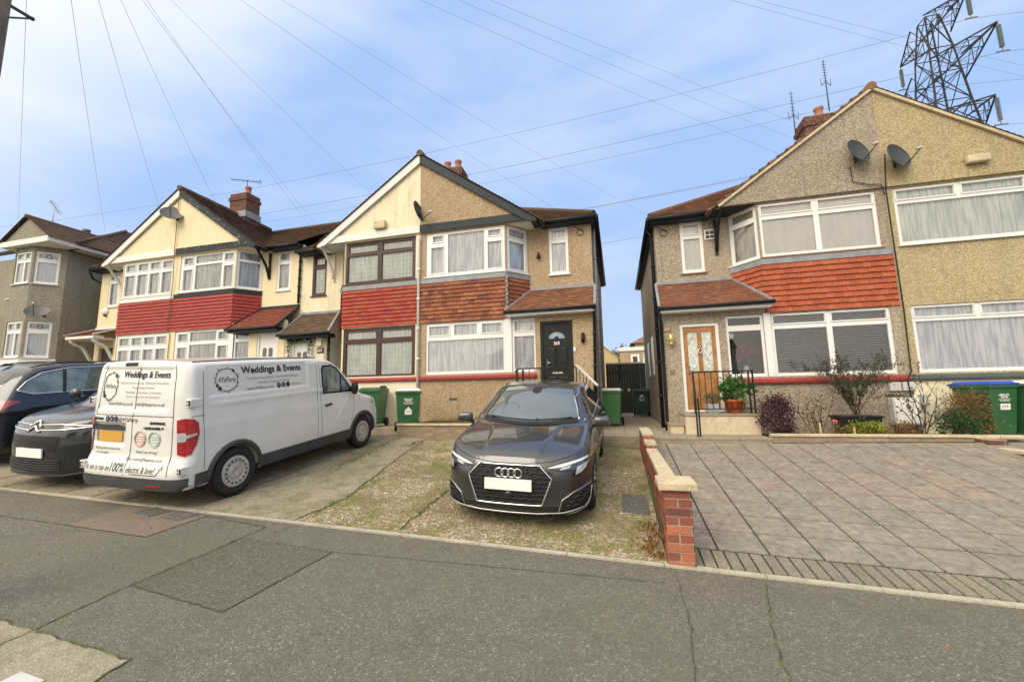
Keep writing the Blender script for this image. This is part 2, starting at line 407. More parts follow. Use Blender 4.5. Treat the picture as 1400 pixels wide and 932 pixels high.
# ------------------------------------------------------------------ the terraced houses
Yb, Yw, YBACK = 10.5, 11.1, 17.9
SPL = math.hypot(.52, .6)
RIDGE_Y, RIDGE_Z, EAVE_Y, EAVE_Z = 14.55, 8.42, 10.8, 6.09
K = (RIDGE_Z-EAVE_Z)/(RIDGE_Y-EAVE_Y)
def house(P, s, L, W, label, o):
    H = lambda u, y, z: (P+s*u, y, L+z)
    FR = lambda a, b, d: H(a, Yb-d, b)
    WL = lambda a, b, d: H(a, Yw-d, b)
    e = (.52/SPL, .6/SPL)
    SP = lambda a, b, d: H(2.55+e[0]*a+e[1]*d, Yb+e[1]*a-e[0]*d, b)
    root = thing('terraced_house', label, 'house', H(W/2, Yw+3, .55), group='terraced houses in a row')
    new = lambda: MB()
    zb = .2; ext = o.get('ext'); wm = o['wall']
    # --- walls
    m = new(); t = .1
    up = (.16, 2.53, 4.66, 5.96); us = (.035, SPL-.03, 4.66, 5.96); sm = (3.66, 4.2, 4.59, 5.96)
    g = (.18, 2.5, 1.87, 3.32); gs = o.get('gs', (2.68, 3.32, 1.87, 3.32)); dr = o.get('door', (3.47, 4.28, 1.1, 3.15))
    panel(m, FR, 0, 2.55, 3.3, 6.03, [up], t)
    panel(m, SP, 0, SPL, 3.3, 6.03, [us], t)
    panel(m, WL, 3.05, W, 3.0 if ext else zb, 6.1, [sm]+([] if ext else ([(3.5, 4.35, .9, 3.0)] if o.get('canopy') else [])), t)
    if ext:
        panel(m, FR, 0, W, zb, 3.3, [g[:3]+(3.3,), gs[:3]+(3.3,), dr[:3]+(min(dr[3], 3.3),)], t)
        panel(m, FR, 2.55, W, 3.3, 3.44, [(gs[0], gs[1], 3.3, 3.32)], t)
    else:
        panel(m, FR, 0, 2.55, zb, 3.3, [(g[0]-.04, g[1], g[2], 3.3)], t)
        panel(m, SP, 0, SPL, zb, 3.3, [(us[0], us[1], 1.87, 3.27)], t)
    m.build('wall', wm, root)
    if o.get('lower_paint'):
        m = new(); panel(m, lambda a, b, d: FR(a, b, d+.012), .002, 2.62, zb, 1.70, [], .01); m.build('painted_plinth', o['lower_paint'], root)
    # gable
    m = new(); gy = Yb-.06
    pt = [(0, 6.0), (3.36, 6.0), (3.36, 6.03), (0, 8.36)]
    m.prism(pt, lambda u, z: H(u, gy, z), lambda u, z: H(u, gy+.1, z))
    m.build('gable', o['gable'], root)
    m = new(); m.hexa([H(.0, gy+.1, 5.975), H(3.42, gy+.1, 5.975), H(3.42, gy+.1, 5.998), H(0, gy+.1, 5.998)], [H(0, Yw, 5.975), H(3.42, Yw, 5.975), H(3.42, Yw, 5.998), H(0, Yw, 5.998)])
    m.build('soffit', o.get('soffit', 'white_worn'), root)
    if o.get('beam'):
        m = new(); m.hexa([H(0, gy-.035, 6.0), H(3.3, gy-.035, 5.985), H(3.0, gy-.035, 6.2), H(0, gy-.035, 6.22)], [H(0, gy-.002, 6.0), H(3.3, gy-.002, 5.985), H(3.0, gy-.002, 6.2), H(0, gy-.002, 6.22)])
        m.build('gable_beam', o['beam'], root)
        m = new(); A = [(0, 8.40), (3.46, 5.99), (3.42, 5.93), (3.2, 5.93), (3.04, 6.03), (0, 8.13)]
        m.prism(A, lambda u, z: H(u, gy-.085, z), lambda u, z: H(u, gy-.037, z))
        m.hexa([H(3.30, gy-.08, 5.90), H(3.46, gy-.08, 5.90), H(3.46, gy-.08, 6.0), H(3.30, gy-.08, 6.0)], [H(3.30, Yw-.2, 5.90), H(3.46, Yw-.2, 5.90), H(3.46, Yw-.2, 6.0), H(3.30, Yw-.2, 6.0)])
        m.build('bargeboard', o.get('barge', o['beam']), root)
    else:
        m = new(); m.bar(H(0, gy-.035, 8.37), H(3.4, gy-.035, 5.99), .05, .06); m.build('verge', 'coping', root)
        m = new(); m.box(*sorted((P+s*3.33, P+s*3.5)), gy-.02, Yw-.2, L+5.92, L+6.06); m.build('gable_foot', 'dark_board', root)
    # --- windows
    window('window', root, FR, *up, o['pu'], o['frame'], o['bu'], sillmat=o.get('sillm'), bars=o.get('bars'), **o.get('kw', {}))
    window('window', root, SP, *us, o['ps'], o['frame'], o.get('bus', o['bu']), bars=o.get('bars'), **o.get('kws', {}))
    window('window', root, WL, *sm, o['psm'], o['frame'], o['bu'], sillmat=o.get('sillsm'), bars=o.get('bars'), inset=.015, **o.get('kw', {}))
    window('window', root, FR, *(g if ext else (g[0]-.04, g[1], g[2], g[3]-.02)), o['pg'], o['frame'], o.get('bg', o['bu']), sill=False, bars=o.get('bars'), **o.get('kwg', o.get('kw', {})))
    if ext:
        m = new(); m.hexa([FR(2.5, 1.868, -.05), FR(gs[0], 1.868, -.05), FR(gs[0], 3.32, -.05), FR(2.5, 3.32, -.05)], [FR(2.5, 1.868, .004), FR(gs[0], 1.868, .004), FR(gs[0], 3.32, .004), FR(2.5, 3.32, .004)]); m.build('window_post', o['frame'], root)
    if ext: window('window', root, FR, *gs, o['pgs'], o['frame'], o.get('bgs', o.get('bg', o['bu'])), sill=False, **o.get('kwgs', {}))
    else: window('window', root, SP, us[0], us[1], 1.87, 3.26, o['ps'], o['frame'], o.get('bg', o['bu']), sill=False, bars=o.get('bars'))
    if o.get('sillg'):
        m = new(); x1 = 3.34 if ext else 2.58
        m.hexa([FR(0, 1.71, -.02), FR(x1, 1.71, -.02), FR(x1, 1.80, -.02), FR(0, 1.80, -.02)], [FR(0, 1.71, .07), FR(x1, 1.71, .07), FR(x1, 1.775, .085), FR(0, 1.775, .085)])
        m.hexa([FR(0, 1.80, -.02), FR(x1, 1.80, -.02), FR(x1, 1.868, -.02), FR(0, 1.868, -.02)], [FR(0, 1.80, .012), FR(x1, 1.80, .012), FR(x1, 1.866, -.01), FR(0, 1.866, -.01)])
        m.build('window_ledge', o['sillg'], root, bevel=.008)
    # --- hung tiles between the floors
    if o.get('tile'):
        m = new()
        tiles(m, FR, 3.33, 4.48, lambda b: (0, 2.575), o.get('course', .115), o.get('tw', .165), .036, jit=.005)
        tiles(m, SP, 3.33, 4.48, lambda b: (.0, SPL), o.get('course', .115), o.get('tw', .165), .036, jit=.005)
        m.build('hung_tiles', o['tile'], root)
        m = new(); panel(m, lambda a, b, d: FR(a, b, d+.03), 0, 2.57, 4.47, o.get('fl', 4.625), [], .03); panel(m, lambda a, b, d: SP(a, b, d+.03), 0, SPL, 4.47, o.get('fl', 4.625), [], .03)
        m.build('flashing', o.get('flash', 'lead'), root)
        if o.get('soakers'):
            m = new()
            for i in range(10):
                z = 3.36+i*.115; k = .012*(i % 2)
                m.bar(H(2.575+k, Yb-.03, z), H(2.575+k, Yb-.03, z+.09), .05, .05)
            m.build('corner_flashing', 'lead', root)
    # --- roof
    m = new(); c = 1/math.sqrt(1+K*K); S = K*c; hip = o.get('hip'); uW = W+(.14 if hip else 0)
    SL = (RIDGE_Z-EAVE_Z)/S; rw = o.get('rtw', .2)
    MR = lambda a, b, d: H(a, EAVE_Y+b*c-d*S, EAVE_Z+b*S+d*c)
    gz = lambda z: (8.42-z)/.70
    tiles(m, MR, 0, SL, lambda b: (max(0, gz(EAVE_Z+b*S)-.06), uW-(b*c if hip else 0)), o.get('rcourse', .12), rw, o.get('rlift', .022), jit=.004)
    ub = uW-SL*c if hip else uW
    m.face([H(0, EAVE_Y+.02, EAVE_Z-.01), H(uW-.01, EAVE_Y+.02, EAVE_Z-.01), H(ub, RIDGE_Y, RIDGE_Z-.01), H(0, RIDGE_Y, RIDGE_Z-.01)])
    m.face([H(0, 18.3, EAVE_Z), H(uW, 18.3, EAVE_Z), H(ub, RIDGE_Y, RIDGE_Z), H(0, RIDGE_Y, RIDGE_Z)])
    g2 = .70; gc = 1/math.sqrt(1+g2*g2); gs_ = g2*gc
    GR = lambda a, b, d: H(3.62-b*gc+d*gs_, a, 8.42-.70*3.62+b*gs_+d*gc)
    y0 = gy-(.12 if o.get('beam') else .07)
    tiles(m, GR, 0, 3.62/gc, lambda b: (y0, EAVE_Y+max(-.2, (8.42-.70*3.62+b*gs_-EAVE_Z)/K)+.1), o.get('rcourse', .12), rw, o.get('rlift', .022), jit=.004)
    m.face([H(3.6, y0+.01, 8.40-.70*3.6), H(0, y0+.01, 8.40), H(0, RIDGE_Y, 8.40), H(3.6, EAVE_Y, 8.40-.7*3.6)])
    if hip:
        HR = lambda a, b, d: H(uW-b*c+d*S, a, EAVE_Z+b*S+d*c)
        tiles(m, HR, 0, SL, lambda b: (EAVE_Y+b*c, 18.3-b*c), o.get('rcourse', .12), rw, o.get('rlift', .022), jit=.004)
        m.face([H(uW-.01, EAVE_Y, EAVE_Z-.01), H(uW-.01, 18.3, EAVE_Z-.01), H(ub, RIDGE_Y, RIDGE_Z-.01)])
    rf = m.build('roof', o['roof'], root)
    m = new()
    if o.get('ridge'): m.tube([H(0, y0+i*.33, 8.43+.008*(i % 2)) for i in range(13)], .10, 8)
    m.tube([H(0 if not o.get('ridge') else .02, RIDGE_Y, RIDGE_Z), H(ub, RIDGE_Y, RIDGE_Z)], .1, 8)
    if hip: m.tube([H(uW-.03, EAVE_Y+.03, EAVE_Z+.03), H(ub, RIDGE_Y, RIDGE_Z+.02)], .085, 8)
    m.build('ridge_tiles', o.get('ridgem', o['roof']), rf)
    if o.get('chimney'):
        cu, cY, cz = 0.0, 12.95, 7.9; ztop = o['chimney']
        ch = new(); mo = new()
        hw, hy = .42, .32
        for (a0, a1, M) in ((-hw, hw, lambda a, b, d: H(a, cY-hy-d, b)), (-hy, hy, lambda a, b, d: H(hw+d, cY+a, b)), (-hy, hy, lambda a, b, d: H(-hw-d, cY+a, b))):
            bricks(ch, mo, M, a0, a1, cz, ztop, proud=.006)
            bricks(ch, mo, lambda a, b, d: M(a, b, d+.035), a0-.035, a1+.035, ztop-.3, ztop-.15, proud=.006)
        mo.box(*sorted((P+s*hw*.98, P-s*hw*.98)), cY-hy*.97, cY+hy, L+cz, L+ztop+.02)
        cm = ch.build('chimney', 'brick_dark', rf); mo.build('mortar', 'mortar', cm)
        fl = new(); fl.box(P-.47, P+.47, cY-.37, cY+.37, L+8.3, L+8.56); fl.build('chimney_flashing', 'lead', cm)
        for k in o.get('pots', (-.2, .2)):
            pm = new(); pm.lathe([(.12, ztop), (.135, ztop+.05), (.11, ztop+.1), (.10, ztop+.32), (.125, ztop+.34), (.125, ztop+.40), (.09, ztop+.40), (.09, ztop+.3)], H(k, cY, 0), n=14); pm.build('chimney_pot', 'clay_pot', cm)
    # --- gutter and fascia
    fm = o.get('fascia', 'black_gutter'); m = new()
    m.hexa([H(3.5, EAVE_Y+.03, 5.94), H(uW-.02, EAVE_Y+.03, 5.94), H(uW-.02, EAVE_Y+.03, 6.08), H(3.5, EAVE_Y+.03, 6.08)], [H(3.5, Yw, 5.94), H(uW-.02, Yw, 5.94), H(uW-.02, Yw, 6.08), H(3.5, Yw, 6.08)])
    if hip: m.hexa([H(W-.01, Yw, 5.94), H(uW-.02, Yw, 5.94), H(uW-.02, Yw, 6.08), H(W-.01, Yw, 6.08)], [H(W-.01, 18.2, 5.94), H(uW-.02, 18.2, 5.94), H(uW-.02, 18.2, 6.08), H(W-.01, 18.2, 6.08)])
    m.build('fascia', o.get('fasciam', 'dark_board'), root)
    m = new(); m.tube([H(3.45, EAVE_Y-.02, 6.02), H(uW+.03, EAVE_Y-.02, 6.02)], .055, 8)
    if hip: m.tube([H(uW+.03, EAVE_Y-.05, 6.02), H(uW+.03, 18.25, 6.02)], .055, 8)
    m.build('gutter', fm, root)
    # --- end wall, back wall
    m = new()
    if o.get('end'):
        y_ = Yb if ext else Yw
        e4 = W+.004; m.hexa([H(W-.12, Yw+.11, zb), H(e4, Yw-.002, zb), H(e4, Yw-.002, 6.05), H(W-.12, Yw+.11, 6.05)], [H(W-.12, YBACK, zb), H(e4, YBACK, zb), H(e4, YBACK, 6.05), H(W-.12, YBACK, 6.05)])
        if ext: m.hexa([H(W-.12, Yb+.11, zb), H(e4, Yb-.002, zb), H(e4, Yb-.002, 3.44), H(W-.12, Yb+.11, 3.44)], [H(W-.12, Yw-.003, zb), H(e4, Yw-.003, zb), H(e4, Yw-.003, 4.15), H(W-.12, Yw-.003, 4.15)])
        m.build('end_wall', o.get('endm', wm), root)
        m = new()
    m.hexa([H(0, YBACK-.1, zb), H(W, YBACK-.1, zb), H(W, YBACK-.1, 6.1), H(0, YBACK-.1, 6.1)], [H(0, YBACK, zb), H(W, YBACK, zb), H(W, YBACK, 6.1), H(0, YBACK, 6.1)]); m.build('back_wall', wm, root)
    # --- porch roof
    if o.get('porch'):
        po = o['porch']; z1, z0 = po['z1'], po['z0']; ye = Yb-.30; dl = math.hypot(Yw-ye, z1-z0); cc, ss = (Yw-ye)/dl, (z1-z0)/dl
        PR = lambda a, b, d: H(a, ye+b*cc-d*ss, z0+b*ss+d*cc)
        ex = lambda b: (po['a0']+(po['a1']-po['a0'])*b/dl, po['b0']+(po['b1']-po['b0'])*b/dl)
        m = new(); tiles(m, PR, 0, dl, ex, po.get('course', .1), .165, .018, jit=.003)
        m.face([PR(po['a0'], 0, -.01), PR(po['b0'], 0, -.01), PR(po['b1'], dl, -.01), PR(po['a1'], dl, -.01)])
        pr = m.build('porch_roof', po['mat'], root)
        m = new(); m.hexa([H(po['a0']+.02, ye+.03, z0-.12), H(po['b0']-.02, ye+.03, z0-.12), H(po['b0']-.02, ye+.03, z0-.012), H(po['a0']+.02, ye+.03, z0-.012)], [H(po['a0']+.02, Yb+.05, z0-.12), H(po['b0']-.02, Yb+.05, z0-.12), H(po['b0']-.02, Yb+.05, z0-.012), H(po['a0']+.02, Yb+.05, z0-.012)])
        m.build('porch_fascia', po.get('fascia', 'white_paint'), pr)
        if po.get('gutter', True):
            m = new(); m.tube([H(po['a0']-.03, ye-.02, z0-.02), H(po['b0']+.03, ye-.02, z0-.02)], .045, 8); m.build('porch_gutter', 'black_gutter', pr)
        m = new()
        for q0, q1 in (((po['a0'], ye, z0+.02), (po['a1'], Yw, z1+.02)), ((po['b0'], ye, z0+.02), (po['b1'], Yw, z1+.02))): m.bar(H(*q0), H(*q1), .06, .05)
        m.bar(H(po['a1'], Yw-.02, z1+.03), H(po['b1'], Yw-.02, z1+.03), .06, .08); m.build('porch_flashing', po.get('flash', 'lead'), pr)
    if o.get('bracket'):
        m = new(); p0 = []
        for i in range(9):
            t_ = i/8; p0.append(H(3.36, gy+.04+(Yw-gy-.08)*(t_**.8), 5.93-.85*(t_**1.25)-.05*math.sin(t_*6.28)))
        m.tube(p0, .045, 6); m.bar(H(3.36, Yw-.03, 5.0), H(3.36, Yw-.03, 5.92), .06, .06); m.build('bracket', o['bracket'], root)
    return root, H, FR, WL, SP

def front_door(root, FR, x0, x1, z0, z1, style):
    m = MB(); fw = .07
    N = lambda a, b, d: FR(a, b, d-.05)
    fmat = {'black': 'door_black', 'oak': 'upvc', 'white': 'upvc', 'whiteglass': 'upvc'}[style]
    panel(m, lambda a, b, d: FR(a, b, d-.02), x0, x1, z0, z1, [(x0+fw, x1-fw, z0+.04, z1-fw)], .09); fr = m.build('door_frame', fmat, root)
    m = MB(); a, b, c, d = x0+fw, x1-fw, z0+.04, z1-fw; W, Hh = b-a, d-c
    m.hexa([N(a, c, -.05), N(b, c, -.05), N(b, d, -.05), N(a, d, -.05)], [N(a, c, 0), N(b, c, 0), N(b, d, 0), N(a, d, 0)])
    def raised(x, X, z, Z, k=.014):
        q = .03
        m.hexa([N(x, z, .0005), N(X, z, .0005), N(X, Z, .0005), N(x, Z, .0005)], [N(x+q, z+q, k), N(X-q, z+q, k), N(X-q, Z-q, k), N(x+q, Z-q, k)])
        for r_ in ((x, X, z-.012, z+.004), (x, X, Z-.004, Z+.012), (x-.012, x+.004, z, Z), (X-.004, X+.012, z, Z)):
            m.hexa([N(r_[0], r_[2], .0008), N(r_[1], r_[2], .0008), N(r_[1], r_[3], .0008), N(r_[0], r_[3], .0008)], [N(r_[0]+.003, r_[2]+.003, .01), N(r_[1]-.003, r_[2]+.003, .01), N(r_[1]-.003, r_[3]-.003, .01), N(r_[0]+.003, r_[3]-.003, .01)])
    gl = MB()
    if style == 'black':
        raised(a+.12*W, a+.46*W, c+.10*Hh, c+.30*Hh); raised(a+.54*W, a+.88*W, c+.10*Hh, c+.30*Hh)
        raised(a+.12*W, a+.46*W, c+.40*Hh, c+.68*Hh); raised(a+.54*W, a+.88*W, c+.40*Hh, c+.68*Hh)
        n = 14; cx, cz_, r0, r1 = (a+b)/2, c+.80*Hh, .06, .215
        for i in range(n):
            t0, t1 = math.pi*i/n, math.pi*(i+1)/n
            gl.face([N(cx+r1*math.cos(t0), cz_+r1*.8*math.sin(t0), .006), N(cx+r1*math.cos(t1), cz_+r1*.8*math.sin(t1), .006), N(cx+r0*math.cos(t1), cz_+r0*math.sin(t1), .006), N(cx+r0*math.cos(t0), cz_+r0*math.sin(t0), .006)])
        for i in range(n):
            t0, t1 = math.pi*i/n, math.pi*(i+1)/n; ra, rb = r1+.002, r1+.03
            m.hexa([N(cx+ra*math.cos(t0), cz_+ra*.8*math.sin(t0), .001), N(cx+ra*math.cos(t1), cz_+ra*.8*math.sin(t1), .001), N(cx+rb*math.cos(t1), cz_+rb*.8*math.sin(t1), .001), N(cx+rb*math.cos(t0), cz_+rb*.8*math.sin(t0), .001)], [N(cx+ra*math.cos(t0), cz_+ra*.8*math.sin(t0), .018), N(cx+ra*math.cos(t1), cz_+ra*.8*math.sin(t1), .018), N(cx+rb*math.cos(t1), cz_+rb*.8*math.sin(t1), .018), N(cx+rb*math.cos(t0), cz_+rb*.8*math.sin(t0), .018)])
    if style == 'oak':
        for k in (.13, .57):
            raised(a+k*W, a+(k+.30)*W, c+.08*Hh, c+.36*Hh)
            x, X, z, Z = a+k*W, a+(k+.30)*W, c+.46*Hh, c+.93*Hh
            gl.face([N(x, z, .004), N(X, z, .004), N(X, Z, .004), N(x, Z, .004)])
            for r_ in ((x-.02, X+.02, z-.025, z), (x-.02, X+.02, Z, Z+.025), (x-.025, x, z, Z), (X, X+.025, z, Z)):
                m.hexa([N(r_[0], r_[2], .0008), N(r_[1], r_[2], .0008), N(r_[1], r_[3], .0008), N(r_[0], r_[3], .0008)], [N(r_[0]+.004, r_[2]+.004, .014), N(r_[1]-.004, r_[2]+.004, .014), N(r_[1]-.004, r_[3]-.004, .014), N(r_[0]+.004, r_[3]-.004, .014)])
    if style in ('white', 'whiteglass'):
        for k in (.2, .56):
            x, X, z, Z = a+k*W, a+(k+.24)*W, c+(.42 if style == 'white' else .1)*Hh, c+(.76 if style == 'white' else .84)*Hh
            gl.face([N(x, z, .006), N(X, z, .006), N(X, Z+.0, .006), N((x+X)/2, Z+.04, .006), N(x, Z, .006)])
    leaf = m.build('door', {'black': 'door_black', 'oak': 'door_oak'}.get(style, 'upvc'), root)
    gl.build('door_glass', {'black': 'fan_glass', 'oak': 'obscure', 'white': 'room_mid', 'whiteglass': 'room_mid'}[style], leaf)
    m = MB()
    hx = b-.09 if style == 'oak' else a+.09
    m.tube([N(hx, c+.48*Hh, 0), N(hx, c+.48*Hh, .05), N(hx+(-.1 if style == 'oak' else .1), c+.48*Hh, .05)], .011, 6)
    m.hexa([N(hx-.018, c+.42*Hh, .001), N(hx+.018, c+.42*Hh, .001), N(hx+.018, c+.53*Hh, .001), N(hx-.018, c+.53*Hh, .001)], [N(hx-.018, c+.42*Hh, .008), N(hx+.018, c+.42*Hh, .008), N(hx+.018, c+.53*Hh, .008), N(hx-.018, c+.53*Hh, .008)])
    m.build('door_handle', 'chrome', leaf)
    if style == 'oak':
        m = MB(); lm = MB()
        for k in (.13, .57):
            x, X, z, Z = a+k*W, a+(k+.30)*W, c+.46*Hh, c+.93*Hh; w = X-x; hh = Z-z
            for sgn, ph in ((1, 0), (-1, 0), (1, .5)):
                pts = [N((x+X)/2+sgn*w*.30*math.sin(t/20*2*math.pi*1.3+ph*6), z+hh*(.06+.86*t/20), .009) for t in range(21)]
                lm.tube(pts, .0065, 5)
        lm.build('glass_tracery', 'number_white', leaf)
        m.lathe([(.0, .03), (.03, .028), (.045, .02), (.045, .0)], n=14)
        cx, cz_ = (a+b)/2, c+.70*Hh
        k2 = MB(); k2.tube([N(cx+.045*math.cos(q*.5236), cz_+.045*math.sin(q*.5236), .02) for q in range(13)], .012, 6, cap=False); k2.tube([N(cx, cz_+.03, 0), N(cx, cz_+.05, .03)], .018, 8); k2.build('door_knocker', 'chrome', leaf)
    if style == 'black':
        k2 = MB(); k2.hexa([N((a+b)/2-.13, c+.345*Hh-.02, .001), N((a+b)/2+.13, c+.345*Hh-.02, .001), N((a+b)/2+.13, c+.345*Hh+.02, .001), N((a+b)/2-.13, c+.345*Hh+.02, .001)], [N((a+b)/2-.13, c+.345*Hh-.02, .012), N((a+b)/2+.13, c+.345*Hh-.02, .012), N((a+b)/2+.13, c+.345*Hh+.02, .012), N((a+b)/2-.13, c+.345*Hh+.02, .012)]); k2.build('letterbox', 'steel', leaf)
        k3 = MB(); put_text(k3, N, '215', (a+b)/2, c+.735*Hh, .105, d=.016, bold=.004, wid=.15); k3.build('house_number', 'number_white', leaf)
    return leaf
P1, P2, P3 = -14.65, -5.365, 5.96
L1, L2, L3 = .57, .28, 0.0
T2 = [(.03,.475,.05,.70,0),(.52,.97,.05,.70,0),(.03,.47,.80,.95,1),(.53,.97,.80,.95,1)]
PS1 = [(.14,.86,.06,.66,1),(.14,.86,.77,.93,1)]
SMW = [(.14,.86,.06,.66,0),(.17,.83,.76,.93,1)]
H4o = dict(wall='dash_tan', gable='dash_tan', beam='dark_board', frame='upvc', bu='net_white', ext=True, end=True, hip=True, roof='tile_roof_brown', ridge=True, ridgem='tile_roof_brown',
  pu=[(.07,.23,.08,.66,1),(.09,.215,.79,.92,1),(.285,.745,.06,.94,0),(.79,.955,.08,.66,1),(.80,.945,.79,.92,1)], ps=PS1, psm=SMW,
  pg=[(.025,.975,.05,.65,0),(.045,.30,.755,.925,1),(.365,.65,.74,.94,0),(.72,.955,.755,.925,1)], pgs=[(.1,.93,.05,.65,0),(.13,.9,.755,.925,1)],
  sillg='red_sill', tile='tile_clay_mixed', soakers=True, chimney=9.25, pots=(-.22, .18), door=(3.45, 4.30, 1.1, 3.17), kw=dict(amp=.012, wave=.15), endm='dash_pink',
  porch=dict(z1=4.17, z0=3.44, a0=2.58, a1=3.1, b0=4.9, b1=4.88, mat='tile_porch'))
h4, HH4, F4, W4, S4 = house(P2, 1, L2, 4.84, 'tan pebbledashed end terrace house with mottled clay tiles, dark bargeboard and black front door', H4o)
front_door(h4, F4, *H4o['door'], 'black')
H5o = dict(wall='dash_pink', gable='dash_pink', beam=None, frame='upvc', bu='blind', ext=True, end=True, hip=True, roof='tile_roof_red', ridge=True, rcourse=.24, rtw=.30, rlift=.06,
  pu=T2, ps=[(.12,.88,.05,.70,0),(.12,.88,.80,.95,0)], psm=SMW, pg=[(.03,.475,.05,.74,0),(.52,.97,.05,.74,0),(.03,.47,.83,.95,1),(.53,.97,.83,.95,1)], pgs=[(.08,.93,.05,.74,0),(.08,.93,.83,.95,0)],
  sillg='red_sill', tile='tile_orange', course=.128, tw=.17, flash='lead', chimney=9.3, pots=(-.1,), door=(3.60, 4.46, 1.09, 3.17), bracket='black_metal', soffit='dark_board', sillm='plaque_wood', sillsm='plaque_wood',
  kw=dict(blind=.03, bt=.95), kws=dict(blind=0), bus='net_cream', kwg=dict(blind=.052, bt=.35), bgs=None, gs=(2.64, 3.44, 1.87, 3.32),
  porch=dict(z1=4.33, z0=3.55, a0=2.5, a1=3.05, b0=4.92, b1=4.88, mat='tile_porch_worn'))
h5, HH5, F5, W5, S5 = house(P3, -1, L3, 4.83, 'pinkish pebbledashed end terrace house with bright orange hung tiles and a wooden front door', H5o)
front_door(h5, F5, *H5o['door'], 'oak')
H6o = dict(wall='dash_yellow', gable='dash_yellow', beam=None, frame='upvc', bu='net_green', bg='net_white', ext=True, hip=False, roof='tile_roof_brown',
  pu=[(.03,.97,.05,.72,0),(.03,.47,.80,.95,1),(.53,.97,.80,.95,1)], ps=PS1, psm=SMW, pg=[(.03,.97,.05,.75,0),(.03,.47,.82,.95,1),(.53,.97,.82,.95,1)], pgs=[(.08,.93,.05,.75,0),(.08,.93,.83,.95,1)],
  sillg='grey_sill', lower_paint='cream_pale', door=(3.58, 4.46, 1.09, 3.17), soffit='dark_board', kw=dict(amp=.012, wave=.14),
  porch=dict(z1=4.33, z0=3.55, a0=2.5, a1=3.05, b0=4.85, b1=4.85, mat='tile_porch_worn'))
h6, HH6, F6, W6, S6 = house(P3+.004, 1, L3, 4.84, 'yellow pebbledashed terrace house at the right edge with wide net curtained windows', H6o)
front_door(h6, F6, *H6o['door'], 'white')
H3o = dict(wall='cream_stained', gable='cream_stained', beam='white_worn', frame='brown_frame', bu='net_green', ext=False, roof='tile_roof_brown', bars=.115,
  pu=[(.05,.475,.06,.67,0),(.535,.965,.06,.67,0),(.06,.465,.76,.925,0),(.545,.955,.76,.925,0)], ps=[(.14,.86,.06,.67,0),(.14,.86,.76,.92,0)], psm=SMW,
  pg=[(.05,.475,.04,.68,0),(.535,.965,.04,.68,0),(.06,.465,.78,.93,0),(.545,.955,.78,.93,0)], sillg='red_sill', tile='tile_red_worn', bracket='white_worn', fascia='black_gutter', lower_paint='cream_pale',
  kw=dict(amp=.011), porch=dict(z1=3.98, z0=3.2, a0=2.8, a1=3.12, b0=4.58, b1=4.5, mat='tile_roof_brown', fascia='black_gutter', gutter=True, flash='lead'))
h3, HH3, F3, W3, S3 = house(P2-.004, -1, L2, 4.6, 'cream rendered terrace house with dark brown leaded windows and dark red tiles', H3o)
H2o = dict(wall='cream_paint', gable='cream_paint', beam='peeling_board', frame='upvc', bu='net_grey', ext=True, roof='tile_roof_brown', ridge=True, chimney=9.35, pots=(.12,),
  pu=[(.06,.22,.05,.60,1),(.06,.22,.76,.92,1),(.275,.755,.05,.70,0),(.275,.755,.76,.95,0),(.80,.955,.05,.60,1),(.80,.955,.76,.92,1)], ps=[(.1,.9,.05,.70,0),(.1,.9,.76,.95,0)], psm=SMW,
  pg=[(.06,.22,.05,.60,1),(.06,.22,.76,.92,1),(.275,.755,.05,.66,0),(.275,.755,.74,.95,0),(.80,.955,.05,.60,1),(.80,.955,.76,.92,1)], pgs=[(.1,.93,.05,.66,0),(.1,.93,.74,.95,0)],
  tile='tile_red_painted', flash='dark_board', fl=4.6, bracket='black_metal', door=(3.62, 4.4, 1.1, 3.08),
  porch=dict(z1=3.99, z0=3.2, a0=2.7, a1=3.1, b0=4.62, b1=4.62, mat='tile_porch_red', fascia='black_gutter', flash='dark_board'))
h2, HH2, F2, W2, S2 = house(P1, 1, L1, 4.68, 'cream rendered terrace house with flaking black bargeboard, red tiles and white door', H2o)
front_door(h2, F2, *H2o['door'], 'white')
H1o = dict(wall='cream_paint', gable='cream_paint', beam='white_paint', frame='upvc', bu='net_grey', ext=False, end=True, hip=True, roof='tile_roof_brown', canopy=True,
  pu=[(a, b, c, d, 1) for a, b in ((.03,.215),(.275,.46),(.52,.705),(.765,.955)) for c, d in ((.06,.62),(.75,.92))], ps=PS1, psm=SMW,
  pg=[(a, b, c, d, 1) for a, b in ((.03,.215),(.275,.46),(.52,.705),(.765,.955)) for c, d in ((.06,.62),(.75,.92))],
  tile='tile_red_painted', flash='white_paint', bracket='white_paint', fascia='black_gutter',
  porch=dict(z1=3.72, z0=3.36, a0=3.2, a1=3.15, b0=4.66, b1=4.6, mat='tile_porch_red', gutter=False, flash='white_paint'))
h1, HH1, F1, W1, S1 = house(P1-.004, -1, L1, 4.6, 'cream rendered end terrace house with white bargeboard and multi-paned white windows', H1o)
